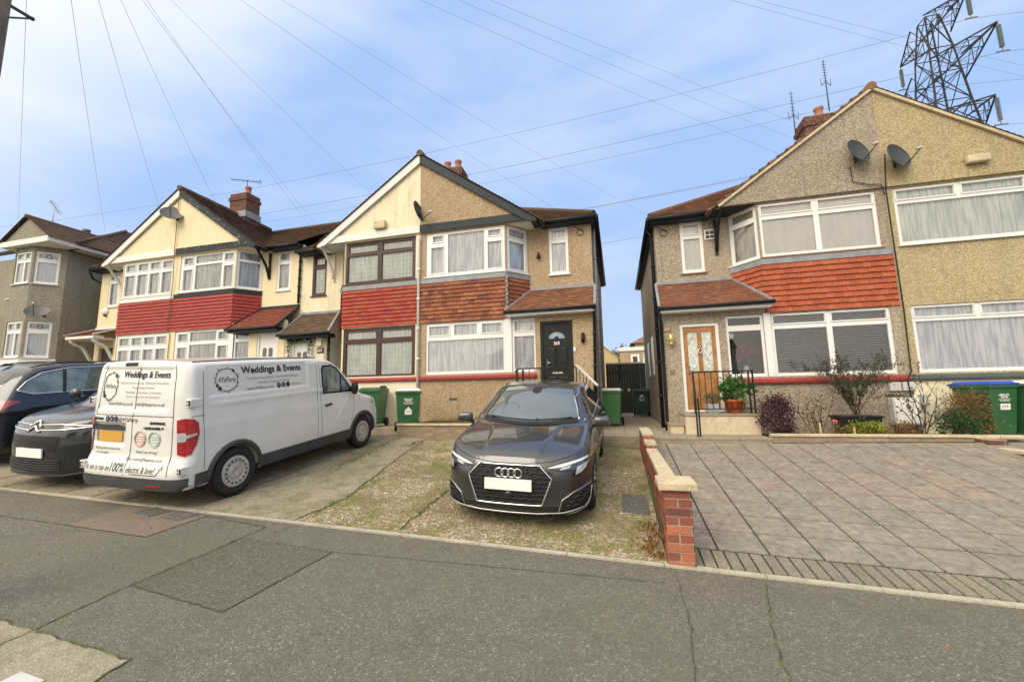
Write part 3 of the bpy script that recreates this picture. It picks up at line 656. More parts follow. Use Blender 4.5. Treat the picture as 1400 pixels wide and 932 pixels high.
# H1: scroll brackets and pillar of the canopy, dark recess
for u in (3.35, 4.5):
    m = MB(); pts = [HH1(u, Yb-.2+(Yw-Yb+.15)*(t/10), 3.22-.75*(t/10)**1.4-.06*math.sin(t*.9)) for t in range(11)]
    m.tube(pts, .055, 6); m.bar(HH1(u, Yb-.22, 3.27), HH1(u, Yw, 3.27), .08, .08); m.build('canopy_bracket', 'white_paint', h1)
m = MB(); a = HH1(3.3, Yw-.2, .2); b = HH1(3.02, Yw-.02, 3.25); m.box(min(a[0], b[0]), max(a[0], b[0]), a[1], b[1], a[2], b[2]); m.build('porch_pillar', 'cream_stained', h1)
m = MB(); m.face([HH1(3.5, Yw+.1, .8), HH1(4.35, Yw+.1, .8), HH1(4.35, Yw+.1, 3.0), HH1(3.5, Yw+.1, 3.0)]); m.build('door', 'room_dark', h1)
# H3: porch box with its door
m = MB()
panel(m, F3, 3.06, 4.58, .2, 3.2, [(3.62, 4.34, 1.1, 3.02)], .12)
CH = lambda a, b, d: HH3(3.06-d, Yb+a, b)
m.prism([(0, .2), (.6, .2), (.6, 3.97), (0, 3.25)], lambda a, b: CH(a, b, 0), lambda a, b: CH(a, b, -.1))
m.build('porch_wall', 'cream_pale', h3)
front_door(h3, F3, 3.62, 4.34, 1.1, 3.02, 'whiteglass')
m = MB(); put_text(m, F3, '213', 3.28, 2.70, .10, d=.012, bold=.004, wid=-.17 if False else .17); 
# mirrored house: mirror the digits back
cxm = sum(v[0] for v in m.v)/len(m.v); m.v = [(2*cxm-v[0], v[1], v[2]) for v in m.v]
pm = MB(); pm.hexa([F3(3.16, 2.62, 0), F3(3.40, 2.62, 0), F3(3.40, 2.78, 0), F3(3.16, 2.78, 0)], [F3(3.16, 2.62, .01), F3(3.40, 2.62, .01), F3(3.40, 2.78, .01), F3(3.16, 2.78, .01)]); po = pm.build('number_plaque', 'door_black', h3); m.build('house_number', 'number_white', po)
m = MB(); m.hexa([F3(3.2, 2.83, 0), F3(3.38, 2.83, 0), F3(3.38, 3.12, 0), F3(3.2, 3.12, 0)], [F3(3.2, 2.83, .09), F3(3.38, 2.83, .09), F3(3.38, 3.12, .09), F3(3.2, 3.12, .09)]); m.build('meter_cupboard', 'cream_pale', h3, bevel=.01)
# rainwater pipes
def pipe(root, pts, mat='black_gutter', r=.035):
    m = MB(); m.tube(pts, r, 8)
    for q in range(1, 6):
        k = len(pts)-1; a, b = Vector(pts[k-1]), Vector(pts[k]); c = a.lerp(b, q/6); m.tube([c-(b-a).normalized()*.03, c+(b-a).normalized()*.03], r*1.35, 8)
    m.build('drainpipe', mat, root)
pipe(h2, [HH2(4.62, EAVE_Y+.02, 5.98), HH2(4.62, Yw-.06, 5.78), HH2(4.62, Yw-.06, 4.08)])
pipe(h3, [HH3(2.96, Yb-.04, 3.15), HH3(2.96, Yb-.04, .5)])
pipe(h3, [HH3(.02, Yb-.12, 5.9), HH3(.03, Yb-.05, 5.75), HH3(.03, Yb-.05, .6)], 'white_worn', .04)
pipe(h4, [HH4(4.86, Yb-.28, 3.4), HH4(4.86, Yb-.06, 3.2), HH4(4.80, Yb-.05, .7)])
pipe(h4, [HH4(4.90, Yw+.4, 5.95), HH4(4.90, Yw+.4, .6)], 'grey_plastic')
pipe(h5, [HH5(4.93, Yb-.28, 3.5), HH5(4.88, Yb-.05, 3.25), HH5(4.88, Yb-.05, 1.9), HH5(4.86, Yb+.08, .8), HH5(4.86, Yb+.08, .64)], 'black_gutter', .04)
pipe(h5, [HH5(4.97, Yw+.3, 5.95), HH5(4.89, Yw+.3, 5.8), HH5(4.89, Yw+.3, .6)], 'black_gutter', .045)
pipe(h1, [HH1(4.8, EAVE_Y+.0, 5.95), HH1(4.95, Yw-.1, 5.75), HH1(4.95, Yw+.3, 5.6), HH1(4.95, Yw+.3, 3)])
# H5 end wall windows
for y in (13.5, 15.2):
    m = MB(); m.box(P3-4.83-.03, P3-4.83+.02, y, y+.5, 2.1, 3.3); m.build('side_window', 'upvc', h5)
# H5 number plaque, lamp, bell; H4 lamp; vent bricks
m = MB(); m.hexa([F5(4.66, 3.0, 0), F5(4.83, 3.0, 0), F5(4.83, 3.13, 0), F5(4.66, 3.13, 0)][::1], [F5(4.66, 3.0, .018), F5(4.83, 3.0, .018), F5(4.83, 3.13, .018), F5(4.66, 3.13, .018)])
pl = m.build('number_plaque', 'plaque_wood', h5)
m = MB(); FX = lambda a, b, d: (a, Yb-d, b)
put_text(m, FX, '217', P3-4.745, 3.065, .085, d=.021, bold=.003); m.build('house_number', 'sandstone', pl)
m = MB(); m.lathe([(.05, 0), (.055, .02), (.035, .05), (.06, .08), (.06, .22), (.03, .26), (0, .27)], (P3-4.68, Yb-.11, 2.68), n=10); m.bar((P3-4.68, Yb, 2.6), (P3-4.68, Yb-.1, 2.72), .03); m.build('wall_lamp', 'brass', h5)
m = MB(); m.box(P3-4.74, P3-4.64, Yb-.015, Yb, 1.98, 2.08); m.build('bell_push', 'plaque_wood', h5)
m = MB(); m.lathe([(.045, 2.55), (.045, 2.80)], HH4(4.56, Yb-.07, 0), n=10); m.bar(HH4(4.56, Yb, 2.67), HH4(4.56, Yb-.07, 2.67), .05); m.build('wall_lamp', 'black_metal', h4)
m = MB(); m.box(P2+.9, P2+1.12, Yb-.006, Yb+.0, L2+1.16, L2+1.22); m.build('air_brick', 'room_dark', h4)
m = MB(); m.box(P2+4.31, P2+4.36, Yb-.03, Yb, L2+2.35, L2+2.46); m.build('bell_push', 'white_plastic', h4)
m = MB(); m.lathe([(.05, 5.08), (.06, 5.10), (.03, 5.2), (.02, 5.26)], HH4(3.36, Yw-.07, 0), n=8); m.build('wall_lamp', 'black_metal', h4)
m = MB(); m.box(P3-3.62, P3-3.38, Yw-.03, Yw, 5.42, 5.68); vf = m.build('wall_vent', 'upvc', h5)
for i in range(2):
    for j in range(2):
        m = MB(); x = P3-3.6+.105*i+.01; m.box(x, x+.085, Yw-.04, Yw-.029, 5.45+j*.11, 5.53+j*.11); m.build('vent_slot', 'room_dark', vf)
# loose cables on the walls
m = MB(); m.tube([HH5(-.02, Yb-.18, 6.7), HH5(.0, Yb-.09, 5.9), HH5(-.02, Yb-.06, 4.7), HH5(-.03, Yb-.06, 3.2), HH5(-.02, Yb-.03, 1.9), HH5(.1, Yb-.1, 1.72), HH5(.02, Yb-.03, .9)], .014, 5); m.build('wall_cable', 'black_metal', h5)
m = MB(); m.tube([HH5(.62, Yb-.1, 6.55), HH5(.6, Yb-.09, 6.2), HH5(.3, Yb-.09, 6.08), HH5(.08, Yb-.09, 6.06), HH5(.03, Yb-.09, 5.8)], .010, 5); m.build('wall_cable', 'black_metal', h5)
m = MB(); m.tube([HH1(.05, Yb-.1, 8.0), HH1(.03, Yb-.11, 6.2), HH1(.03, Yb-.06, 5.0), HH1(.06, Yb-.06, 4.5), HH1(.08, Yb-.08, 3.4), HH1(.0, Yb-.03, 3.2), HH1(.04, Yb-.03, 1.5)], .012, 5); m.build('wall_cable', 'timber_pole', h1)
for HHx, hx, u in ((HH4, h4, 4.55), (HH5, h5, 4.6)):
    m = MB(); c0 = HHx(u, Yw-.02, 5.72); m.tube([(c0[0]+.09*math.cos(k*.5), c0[1], c0[2]+.09*math.sin(k*.5)) for k in range(14)]+[(c0[0]-.15, c0[1], c0[2]+.18)], .008, 5); m.build('wall_cable', 'black_metal', hx)
# ------------------------------------------------------------------ ground
def G(x, y):
    x = max(-26, min(14, x)); b = -.036*x
    return b+(.02*(max(y, -8)-4.2) if y < 4.2 else .10*(min(y, 8.8)-4.2))
def sheet(name, x0, x1, y0, y1, mat, dz=.0, step=.5, fz=None):
    nx = max(1, int((x1-x0)/step)); ny = max(1, int((y1-y0)/step)); m = MB()
    idx = [[m.p(x0+(x1-x0)*i/nx, y0+(y1-y0)*j/ny, (fz or G)(x0+(x1-x0)*i/nx, y0+(y1-y0)*j/ny)+dz) for i in range(nx+1)] for j in range(ny+1)]
    for j in range(ny):
        for i in range(nx): m.f.append([idx[j][i], idx[j][i+1], idx[j+1][i+1], idx[j+1][i]]); m.sm.append(True)
    return struct(name, m, mat)
def tarmac(name, k=1.0, warm=0):
    n = NT(name).set(.85, spec=.35)
    base = n.ramp(n.noise(160, 3, .8), [(.3, sc((.10, .094, .078), k)), (.5, sc((.16, .15, .125), k)), (.72, sc((.28, .262, .215), k))])
    v = n.vor(95); c = n.ramp(v, [(.0, (.075, .07, .058)), (.4, (.15, .14, .115)), (.78, (.25, .235, .19)), (.965, (.52, .50, .43))], True)
    c = n.mix(.5, base, c)
    big = n.ramp(n.noise(.55, 6, .65), [(.35, .0), (.7, .55)]); c = n.mix(big, c, sc((.15, .138, .095), k))
    mid = n.ramp(n.noise(3.2, 5, .7), [(.5, 0.), (.75, .45)]); c = n.mix(mid, c, sc((.085, .08, .072), k))
    if warm: c = n.mix(warm, c, (.30, .20, .15))
    n.col(c); n.bump(n.math('ADD', n.vor(95, 'Distance'), n.noise(210, 2)), .006, .9); return n.m
tarmac('tarmac', 1.1); tarmac('tarmac_patch', .84); tarmac('tarmac_brown', 1.2, .35)
def aggregate(name, moss=1.0):
    n = NT(name).set(.9, spec=.2)
    v = n.vor(48); c = n.ramp(v, [(0, (.22, .17, .10)), (.2, (.40, .32, .20)), (.42, (.28, .215, .125)), (.6, (.52, .44, .30)), (.76, (.15, .115, .07)), (.86, (.82, .76, .61))], True)
    c = n.mix(.3, c, n.ramp(n.noise(120, 3), [(.3, (.13, .10, .06)), (.7, (.52, .45, .31))]))
    di = n.ramp(n.noise(1.3, 8, .7), [(.44, 0.), (.66, .7)]); c = n.mix(di, c, (.17, .13, .08))
    ms = n.ramp(n.noise(2.1, 9, .75), [(.46, 0.), (.60, .8*moss)]); c = n.mix(ms, c, n.ramp(n.noise(70, 3), [(.3, (.085, .095, .02)), (.7, (.26, .25, .085))]))
    n.col(c); n.bump(n.vor(48, 'Distance'), .015, 1.0); return n.m
aggregate('aggregate'); 
def concrete(name, c, st, k=.7, moss=0):
    n = NT(name).set(.9, spec=.25); f = n.ramp(n.noise(2.2, 8, .72), [(.42, 0.), (.7, k)])
    q = n.mix(f, c, st); g = n.noise(120, 3); q = n.mix(.45, q, n.ramp(g, [(.3, .10), (.7, .90)]), 'OVERLAY')
    m2 = n.ramp(n.noise(7, 9, .78), [(.46, 0.), (.62, .55)]); q = n.mix(m2, q, sc(st, .8))
    if moss: ms = n.ramp(n.noise(1.5, 9, .75), [(.50, 0.), (.62, moss)]); q = n.mix(ms, q, (.13, .125, .045))
    v = n.ramp(n.vor(115), [(.0, 0.), (.88, 0.), (.91, .4)]); q = n.mix(v, q, (.6, .55, .45)); n.col(q); n.bump(g, .008, .7); return n.m
concrete('concrete', (.36, .315, .225), (.19, .17, .10), .8, .6); concrete('concrete_pale', (.52, .48, .38), (.33, .31, .22), .5); concrete('concrete_slab', (.34, .305, .23), (.22, .20, .14), .6); concrete('concrete_path', (.34, .29, .21), (.20, .18, .13)); concrete('slate_cover', (.10, .105, .105), (.14, .135, .12), .5)
concrete('concrete_drive', (.31, .27, .20), (.15, .135, .085), .85, .6)
island('slab', [(.355, .315, .265), (.32, .29, .245), (.375, .305, .255), (.335, .305, .265), (.31, .285, .24), (.365, .32, .275)], .8, (.145, .14, .105), .75, 4.5, .006, 14)
island('setts', [(.25, .23, .175), (.22, .20, .16), (.28, .25, .19)], .85, (.12, .12, .08), .6, 3, .003, 40)
simple('soil', (.075, .055, .04), .95, var=.4, scale=12, bump=.01)
simple('joint_black', (.035, .032, .026), .95, var=.5, scale=10)
simple('joint_dirt', (.075, .07, .058), .95, var=.4, scale=10)
n = NT('moss_joint').set(.95); n.col(n.ramp(n.noise(14, 4), [(.40, (.05, .047, .04)), (.55, (.10, .12, .03)), (.7, (.17, .20, .05))]))
n = NT('earth_far').set(.95); n.col(n.ramp(n.noise(.4, 6), [(.35, (.07, .085, .035)), (.7, (.13, .12, .06))]))

xs = [-900, -300, -100, -50, -26, -20, -14, -10, -7, -5, -3, -1, 1, 3, 5, 8, 11, 14, 30, 100, 300, 900]
ys = [-900, -300, -60, -20, -8, -4, 0, 2, 4.2, 5, 6, 7, 8, 8.8, 10, 14, 20, 40, 100, 300, 900]
m = MB(); idx = [[m.p(x, y, G(x, y)-.03) for x in xs] for y in ys]
for j in range(len(ys)-1):
    for i in range(len(xs)-1): m.f.append([idx[j][i], idx[j][i+1], idx[j+1][i+1], idx[j+1][i]]); m.sm.append(True)
struct('ground', m, 'earth_far')
sheet('pavement', -40, 24, -8, 4.17, 'tarmac', 0, .8)
sheet('road', -120, 90, -60, -8, 'tarmac', -.01, 6)
# kerb edging between the pavement and the drives
m = MB()
for x0, x1, w, k in ((-16, -5.96, .055, 0), (-5.95, -5.01, .075, 0), (-5.0, .33, .06, 0), (.33, 9.5, .075, 0)):
    n_ = int((x1-x0)/.9)+1
    for i in range(n_):
        a, b = x0+(x1-x0)*i/n_, x0+(x1-x0)*(i+1)/n_-.006; za, zb_ = G(a, 4.2)+.012, G(b, 4.2)+.012
        m.hexa([(a, 4.18, za-.1), (b, 4.18, zb_-.1), (b, 4.18+w, zb_-.1), (a, 4.18+w, za-.1)], [(a, 4.18, za), (b, 4.18, zb_), (b, 4.18+w, zb_), (a, 4.18+w, za)])
struct('kerb', m, 'concrete_pale')
# patches and cracks in the tarmac
def poly(name, pts, mat, dz):
    m = MB(); m.face([(x, y, G(x, y)+dz) for x, y in pts]); return struct(name, m, mat)
poly('tarmac_patch', [(-3.84, 2.62), (-2.80, 2.52), (-2.74, 3.62), (-3.86, 3.66)], 'tarmac_patch', .004)
poly('tarmac_patch', [(-6.05, 3.42), (-4.83, 3.40), (-4.88, 4.12), (-6.2, 4.12)], 'tarmac_brown', .004)
poly('concrete_slab', [(-4.4, 1.30), (-2.75, 1.30), (-2.86, 1.98), (-4.5, 2.06)], 'concrete_slab', .004)
def crack(name, pts, w, mat, dz=.006, jag=.012, up=0):
    m = MB(); P = []
    for (a, b) in zip(pts, pts[1:]):
        k = max(2, int(math.dist(a, b)/.06))
        for i in range(k): t = i/k; P.append((a[0]+(b[0]-a[0])*t+R.uniform(-jag, jag), a[1]+(b[1]-a[1])*t+R.uniform(-jag, jag)))
    P.append(pts[-1])
    for i in range(len(P)-1):
        a, b = P[i], P[i+1]; d = (b[0]-a[0], b[1]-a[1]); l = math.hypot(*d) or 1; nx, ny = -d[1]/l, d[0]/l
        w0, w1 = w*R.uniform(.5, 1.2)/2, w*R.uniform(.5, 1.2)/2
        m.face([(a[0]+nx*w0, a[1]+ny*w0, G(*a)+dz), (a[0]-nx*w0, a[1]-ny*w0, G(*a)+dz), (b[0]-nx*w1, b[1]-ny*w1, G(*b)+dz), (b[0]+nx*w1, b[1]+ny*w1, G(*b)+dz)])
    return struct(name, m, mat)
crack('pavement_joint', [(-3.86, 3.66), (-3.84, 2.62), (-2.80, 2.52), (-2.74, 3.62)], .010, 'joint_dirt', jag=.006)
crack('pavement_joint', [(-5.1, 4.12), (-3.9, 4.0), (-3.85, 2.63), (-3.72, 1.6), (-3.7, .9)], .014, 'moss_joint')
crack('pavement_joint', [(-4.5, 2.06), (-2.86, 1.98), (-2.75, 1.3)], .016, 'moss_joint')
crack('pavement_joint', [(.41, 4.0), (.40, 3.21), (.33, 2.68), (.30, 1.6)], .008, 'joint_dirt', jag=.008)
crack('pavement_joint', [(1.12, 4.1), (.93, 3.36), (.85, 2.82), (.84, 1.8)], .012, 'moss_joint')
crack('pavement_joint', [(-3.86, 3.66), (-2.74, 3.62), (.3, 3.85)], .008, 'joint_dirt', jag=.006)
crack('pavement_joint', [(-14, 3.4), (-6.15, 3.42), (-4.85, 3.40), (-4.88, 4.1)], .012, 'joint_dirt', jag=.006)
# H4 drive: exposed aggregate with a joint, concrete strip, van drive, drives to the left
sheet('drive_aggregate', -4.35, .36, 4.25, 8.72, 'aggregate', .006, .5)
poly('concrete_strip', [(-5.3, 4.24), (-3.75, 4.24), (-3.62, 5.0), (-4.05, 7.2), (-4.25, 8.8), (-5.0, 8.8), (-4.75, 6.6)], 'concrete', .012)
sheet('drive_concrete', -16, -4.7, 4.24, 9.9, 'concrete_drive', .002, .5)
for x in np.arange(-9.6, -5.2, .62):
    crack('drive_joint', [(x, 4.25), (x, 9.5)], .02, 'joint_dirt', .008, .012)
crack('drive_joint', [(-2.42, 4.3), (-2.40, 6.2), (-2.36, 8.6)], .03, 'joint_dirt', .010, .03)
crack('drive_joint', [(-4.3, 6.1), (-2.4, 6.05)], .014, 'joint_dirt', .010, .012)
crack('drive_joint', [(-5.3, 4.3), (-4.72, 6.6), (-4.95, 8.7)], .018, 'joint_dirt', .014, .015)
crack('drive_joint', [(-3.73, 4.3), (-3.62, 5.0), (-4.05, 7.2), (-4.25, 8.7)], .022, 'moss_joint', .014, .025)
# access covers
def cover(pts, mat, label, group=None):
    m = MB(); b = [(x, y, G(x, y)+.004) for x, y in pts]; t = [(x, y, G(x, y)+.012) for x, y in pts]; m.hexa(b, t); o = m.build('access_cover', mat); return tag(o, label, 'cover', group)
cover([(-5.83, 3.93), (-5.5, 3.88), (-5.47, 4.10), (-5.81, 4.17)], 'slate_cover', 'small dark access cover beside brown tarmac patch, nearer the white van', 'dark access covers in the pavement')
cover([(-5.33, 3.89), (-5.05, 3.86), (-5.0, 4.1), (-5.33, 4.15)], 'slate_cover', 'small dark access cover at kerb edge, farther from the white van', 'dark access covers in the pavement')
cover([(-.03, 5.38), (.30, 5.36), (.29, 6.05), (-.03, 6.0)], 'slate_cover', 'slate grey slab cover in gravelly drive beside low brick wall')
m = MB(); b = [(-3.30, 1.63), (-3.10, 1.62), (-3.09, 1.73), (-3.30, 1.74)]; m.hexa([(x, y, G(x, y)+.005) for x, y in b], [(x, y, G(x, y)+.012) for x, y in b]); tag(m.build('access_cover', 'light_grey'), 'small pale rectangular metal cover set in concrete slab', 'cover')
# H5 paved drive
PX0, PX1, PY0, PY1 = .46, 6.1, 4.62, 9.02
def PZ(x, y):
    t = (y-4.2)/(9.0-4.2); z0 = -.036*x; z1 = .525+.0145*(x-1.0); return z0+(z1-z0)*t
sheet('drive_base', .40, 9.5, 4.255, 9.1, 'joint_black', -.006, .5, PZ)
m = MB(); s_ = .455; x = .87-s_*1-.001
def slabq(m, a, b, c, d, j=.0072, t=.0):
    jy = j*1.9; q = [(a+j, c+jy), (b-j, c+jy), (b-j, d-jy), (a+j, d-jy)]; k = .012
    if b-a < .05 or d-c < .05: return
    dz = R.uniform(-.001, .0015)
    m.hexa([(u, v, PZ(u, v)-.01) for u, v in q], [(u+(k if i in (0, 3) else -k)*.3, v+(k if i < 2 else -k)*.3, PZ(u, v)+.004+dz) for i, (u, v) in enumerate(q)])
i = 0
while x < 9.4:
    y = PY0
    while y < PY1-.1:
        slabq(m, x, x+s_, y, min(y+s_, PY1)); y += s_
    x += s_; i += 1
struct('drive_paving', m, 'slab')
m = MB(); x = .46
while x < 9.4: slabq(m, x, x+.11, 4.27, 4.61, .005); x += .112
struct('drive_setts', m, 'setts')
# terraces at the houses
def slabbox(name, x0, x1, y0, y1, z, mat, kind='structure', zb=-.4):
    m = MB(); m.box(x0, x1, y0, y1, zb, z); o = m.build(name, mat, bevel=.004); o['kind'] = kind; return o
slabbox('passage_path', -.515, 1.12, 9.12, 24, .655, 'concrete_path')
slabbox('terrace_path', 1.122, 2.80, 9.14, 10.6, .648, 'concrete_path')
slabbox('flower_bed', 2.802, 5.98, 9.22, 10.6, .60, 'soil')
slabbox('terrace_path', 5.984, 12, 9.3, 10.6, .62, 'concrete_path')
slabbox('raised_bed', -5.0, -2.55, 8.80, 10.6, .90, 'soil')
slabbox('raised_path', -2.548, -.53, 8.80, 10.6, .86, 'concrete_path')
slabbox('raised_path', -10.4, -5.002, 9.6, 10.6, .78, 'concrete_path')
slabbox('raised_path', -24, -10.402, 9.9, 11.2, 1.1, 'concrete_path')
for x in (.1, .62): crack_m = MB(); crack_m.box(x, x+.008, 9.13, 16, .6555, .6565); struct('path_joint', crack_m, 'joint_dirt')
for y in (9.7, 10.4, 11.3, 12.4): crack_m = MB(); crack_m.box(-.5, 1.1, y, y+.008, .6555, .6568); struct('path_joint', crack_m, 'joint_dirt')
# ------------------------------------------------------------------ walls
def cap_run(m, a, b, w, t=.05, seg=.45):
    a, b = Vector(a), Vector(b); n_ = max(1, round((b-a).length/seg))
    for i in range(n_):
        p, q = a.lerp(b, i/n_), a.lerp(b, (i+1)/n_); d = (q-p).normalized()*.003
        m.bar(p+d+Vector((0, 0, t/2)), q-d+Vector((0, 0, t/2)), w, t)
def brick_box(bm_, mm, x0, x1, y0, y1, z0, z1, sides='FLRB', bw=.215):
    if 'F' in sides: bricks(bm_, mm, lambda a, b, d: (a, y0-d, b), x0, x1, z0, z1, bw)
    if 'B' in sides: bricks(bm_, mm, lambda a, b, d: (a, y1+d, b), x0, x1, z0, z1, bw)
    if 'L' in sides: bricks(bm_, mm, lambda a, b, d: (x0-d, a, b), y0, y1, z0, z1, bw, start=1)
    if 'R' in sides: bricks(bm_, mm, lambda a, b, d: (x1+d, a, b), y0, y1, z0, z1, bw, start=1)
    mm.box(x0+.001, x1-.001, y0+.001, y1-.001, z0, z1-.001)
root = thing('garden_wall', 'low brick boundary wall with cream coping and brick end pillar between two drives', 'wall', (.47, 6, .2))
bm_, mm = MB(), MB(); brick_box(bm_, mm, .37, .60, 4.22, 4.50, -.05, .655); pil = bm_.build('pillar', 'brick', root, bevel=.003); mm.build('mortar', 'mortar', pil)
m = MB(); m.box(.315, .655, 4.165, 4.555, .657, .725); m.build('pillar_cap', 'coping', pil, bevel=.008)
bm_, mm = MB(), MB(); brick_box(bm_, mm, .41, .54, 4.50, 7.25, -.05, .60, 'LRB'); brick_box(bm_, mm, .40, .545, 7.25, 7.75, .1, .69); brick_box(bm_, mm, .38, .535, 7.75, 9.1, .1, .80)
wl = bm_.build('brickwork', 'brick', root); mm.build('mortar', 'mortar', wl)
m = MB(); cap_run(m, (.475, 4.56, .602), (.475, 7.24, .602), .17, .05, .6); cap_run(m, (.472, 7.26, .692), (.472, 7.75, .692), .18, .05); cap_run(m, (.458, 7.77, .802), (.458, 8.95, .802), .19, .05, .3)
m.build('coping', 'coping', root, bevel=.006)
root = thing('bed_wall', 'low brick bed edging with cream coping along the paved drive', 'wall', (4.4, 9.15, .5))
bm_, mm = MB(), MB(); brick_box(bm_, mm, 2.80, 5.98, 9.12, 9.22, .35, .672, 'F'); b_ = bm_.build('brickwork', 'brick_buff', root); mm.build('mortar', 'mortar', b_)
m = MB(); cap_run(m, (2.82, 9.165, .674), (5.98, 9.165, .674), .15, .045, .6); m.build('coping', 'coping', root, bevel=.006)
root = thing('step_edge', 'brick faced step along the path between paved drive and wooden door house', 'step', (1.9, 9.1, .5))
bm_, mm = MB(), MB(); brick_box(bm_, mm, .54, 2.80, 9.03, 9.135, .35, .600, 'F'); b_ = bm_.build('brickwork', 'brick_buff', root); mm.build('mortar', 'mortar', b_)
m = MB(); cap_run(m, (.54, 9.09, .602), (2.80, 9.09, .602), .14, .045, .6); m.build('step_slab', 'concrete_path', root, bevel=.006)
root = thing('boundary_wall', 'low stepped brick wall with pale coping in front of the blue lidded bin', 'wall', (6.3, 9.1, .4))
bm_, mm = MB(), MB(); brick_box(bm_, mm, 5.99, 6.25, 8.85, 9.30, .25, .66); brick_box(bm_, mm, 6.26, 12, 9.2, 9.3, .2, .55, 'F'); brick_box(bm_, mm, 6.02, 6.17, 6.6, 8.84, -.2, .5, 'LB')
b_ = bm_.build('brickwork', 'brick_dark', root); mm.build('mortar', 'mortar', b_)
m = MB(); cap_run(m, (5.93, 9.2, .662), (6.75, 9.2, .662), .2, .05); cap_run(m, (6.095, 6.6, .502), (6.095, 8.8, .502), .2, .05); m.build('coping', 'coping', root, bevel=.006)
root = thing('bed_wall', 'low buff brick bed wall with pale ledge behind the dark grey car', 'wall', (-3.8, 8.75, .7))
bm_, mm = MB(), MB(); brick_box(bm_, mm, -5.0, -2.3, 8.72, 8.82, .35, .895, 'FLR'); b_ = bm_.build('brickwork', 'brick_buff', root); mm.build('mortar', 'mortar', b_)
m = MB(); cap_run(m, (-5.02, 8.77, .897), (-2.3, 8.77, .897), .17, .045, .7); m.build('coping', 'coping', root, bevel=.006)
# steps at the two front doors
def steps(name, label, boxes, mat, loc):
    r_ = thing(name, label, 'steps', loc)
    for i, b in enumerate(boxes):
        m = MB(); m.box(b[0], b[1], b[2], b[3], b[4], b[5]-.05); q = m.build('riser', mat, r_, bevel=.004)
        m = MB(); m.box(b[0]-.02, b[1]+.02, b[2]-.02, b[3]+.0, b[5]-.048, b[5]); m.build('tread', 'concrete_path', r_, bevel=.006)
steps('door_steps', 'sandstone steps and landing below the wooden front door', [(1.38, 2.84, 9.72, 10.49, .5, 1.08), (1.08, 1.36, 9.85, 10.46, .5, .86)], 'sandstone', (1.9, 10, .65))
steps('door_steps', 'pale concrete steps and landing below the black front door', [(-2.05, -.95, 9.70, 10.49, .7, 1.36), (-2.05, -.95, 9.40, 9.66, .7, 1.10)], 'concrete', (-1.5, 9.9, .86))

# ------------------------------------------------------------------ grey house on the left, buildings behind
root = thing('detached_house', 'grey roughcast house with small gabled bay and leaded top lights at the left edge', 'house', (-22.5, 13, 1.4))
X0, Y0, EZ = -20.2, 10.5, 7.32
yf, xa = 9.86, -20.84
m = MB(); FQ = lambda a, b, d: (a, yf-d, b)
SQ = lambda a, b, d: (xa+.7071*a+.7071*d, yf+.7071*a-.7071*d, b)
fw_ = (-21.80, -20.93, 0, 0); uw = (5.98, 7.20); gw = (3.22, 4.55); spl = .905
panel(m, FQ, -21.86, xa, .8, 7.36, [(fw_[0], fw_[1], *uw), (fw_[0], fw_[1], *gw)], .12)
panel(m, SQ, 0, spl, .8, 7.36, [(.06, .72, *uw), (.06, .72, *gw)], .12)
m.hexa([(X0-.12, Y0, .8), (X0, Y0, .8), (X0, Y0, EZ), (X0-.12, Y0, EZ)], [(X0-.12, 18, .8), (X0, 18, .8), (X0, 18, EZ), (X0-.12, 18, EZ)])
m.face([(-26, Y0, .8), (-22.4, Y0, .8), (-22.4, Y0, EZ), (-26, Y0, EZ)]); m.face([(-22.5, Y0+.02, .8), (-21.86, yf, .8), (-21.86, yf, EZ), (-22.5, Y0+.02, EZ)])
m.build('wall', 'dash_grey', root)
m = MB(); panel(m, lambda a, b, d: FQ(a, b, d+.02), -21.88, xa+.01, .8, 3.16, [], .02); panel(m, lambda a, b, d: SQ(a, b, d+.02), 0, spl+.02, .8, 3.16, [], .02); m.build('painted_plinth', 'white_paint', root)
two = [(.12,.88,.06,.66,0),(.12,.88,.78,.94,0)]
for z0, z1 in (uw, gw):
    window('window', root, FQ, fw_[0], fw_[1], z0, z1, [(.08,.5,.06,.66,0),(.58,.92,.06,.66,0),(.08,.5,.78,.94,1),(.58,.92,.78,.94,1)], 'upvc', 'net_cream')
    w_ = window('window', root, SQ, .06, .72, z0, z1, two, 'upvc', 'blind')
    c = MB(); zc = z0+(z1-z0)*.86
    c.tube([SQ(.39+.07*math.cos(k*.785), zc+.07*math.sin(k*.785), -.05) for k in range(9)], .012, 5); c.tube([SQ(.14, zc, -.05), SQ(.32, zc, -.05)], .006, 4); c.tube([SQ(.46, zc, -.05), SQ(.64, zc, -.05)], .006, 4); c.build('leaded_motif', 'dish_dark', w_)
window('window', root, lambda a, b, d: (a, Y0-d, b), -23.4, -22.7, 5.7, 7.0, two, 'upvc', 'net_grey')
m = MB(); mm = MB(); gx, gh = -21.0, 1.34; gy_ = 9.62; gz0, gz1 = 7.42, 8.45
m.prism([(gx-gh+.1, gz0+.14), (gx+gh-.1, gz0+.14), (gx, gz1-.06)], lambda a, b: (a, gy_+.06, b), lambda a, b: (a, gy_+.2, b)); m.build('gable', 'dash_grey', root)
m = MB(); m.box(gx-gh, gx+gh, gy_, gy_+.05, gz0-.05, gz0+.15); m.box(gx+gh-.03, gx+gh+.02, gy_, 18.2, gz0-.05, gz0+.12); m.build('fascia', 'white_paint', root)
m = MB(); m.box(gx-gh, gx+gh-.03, gy_+.05, Y0+.1, gz0-.04, gz0-.02); m.box(X0-.1, gx+gh-.03, Y0, 18.1, gz0-.04, gz0-.021); m.build('soffit', 'white_worn', root)
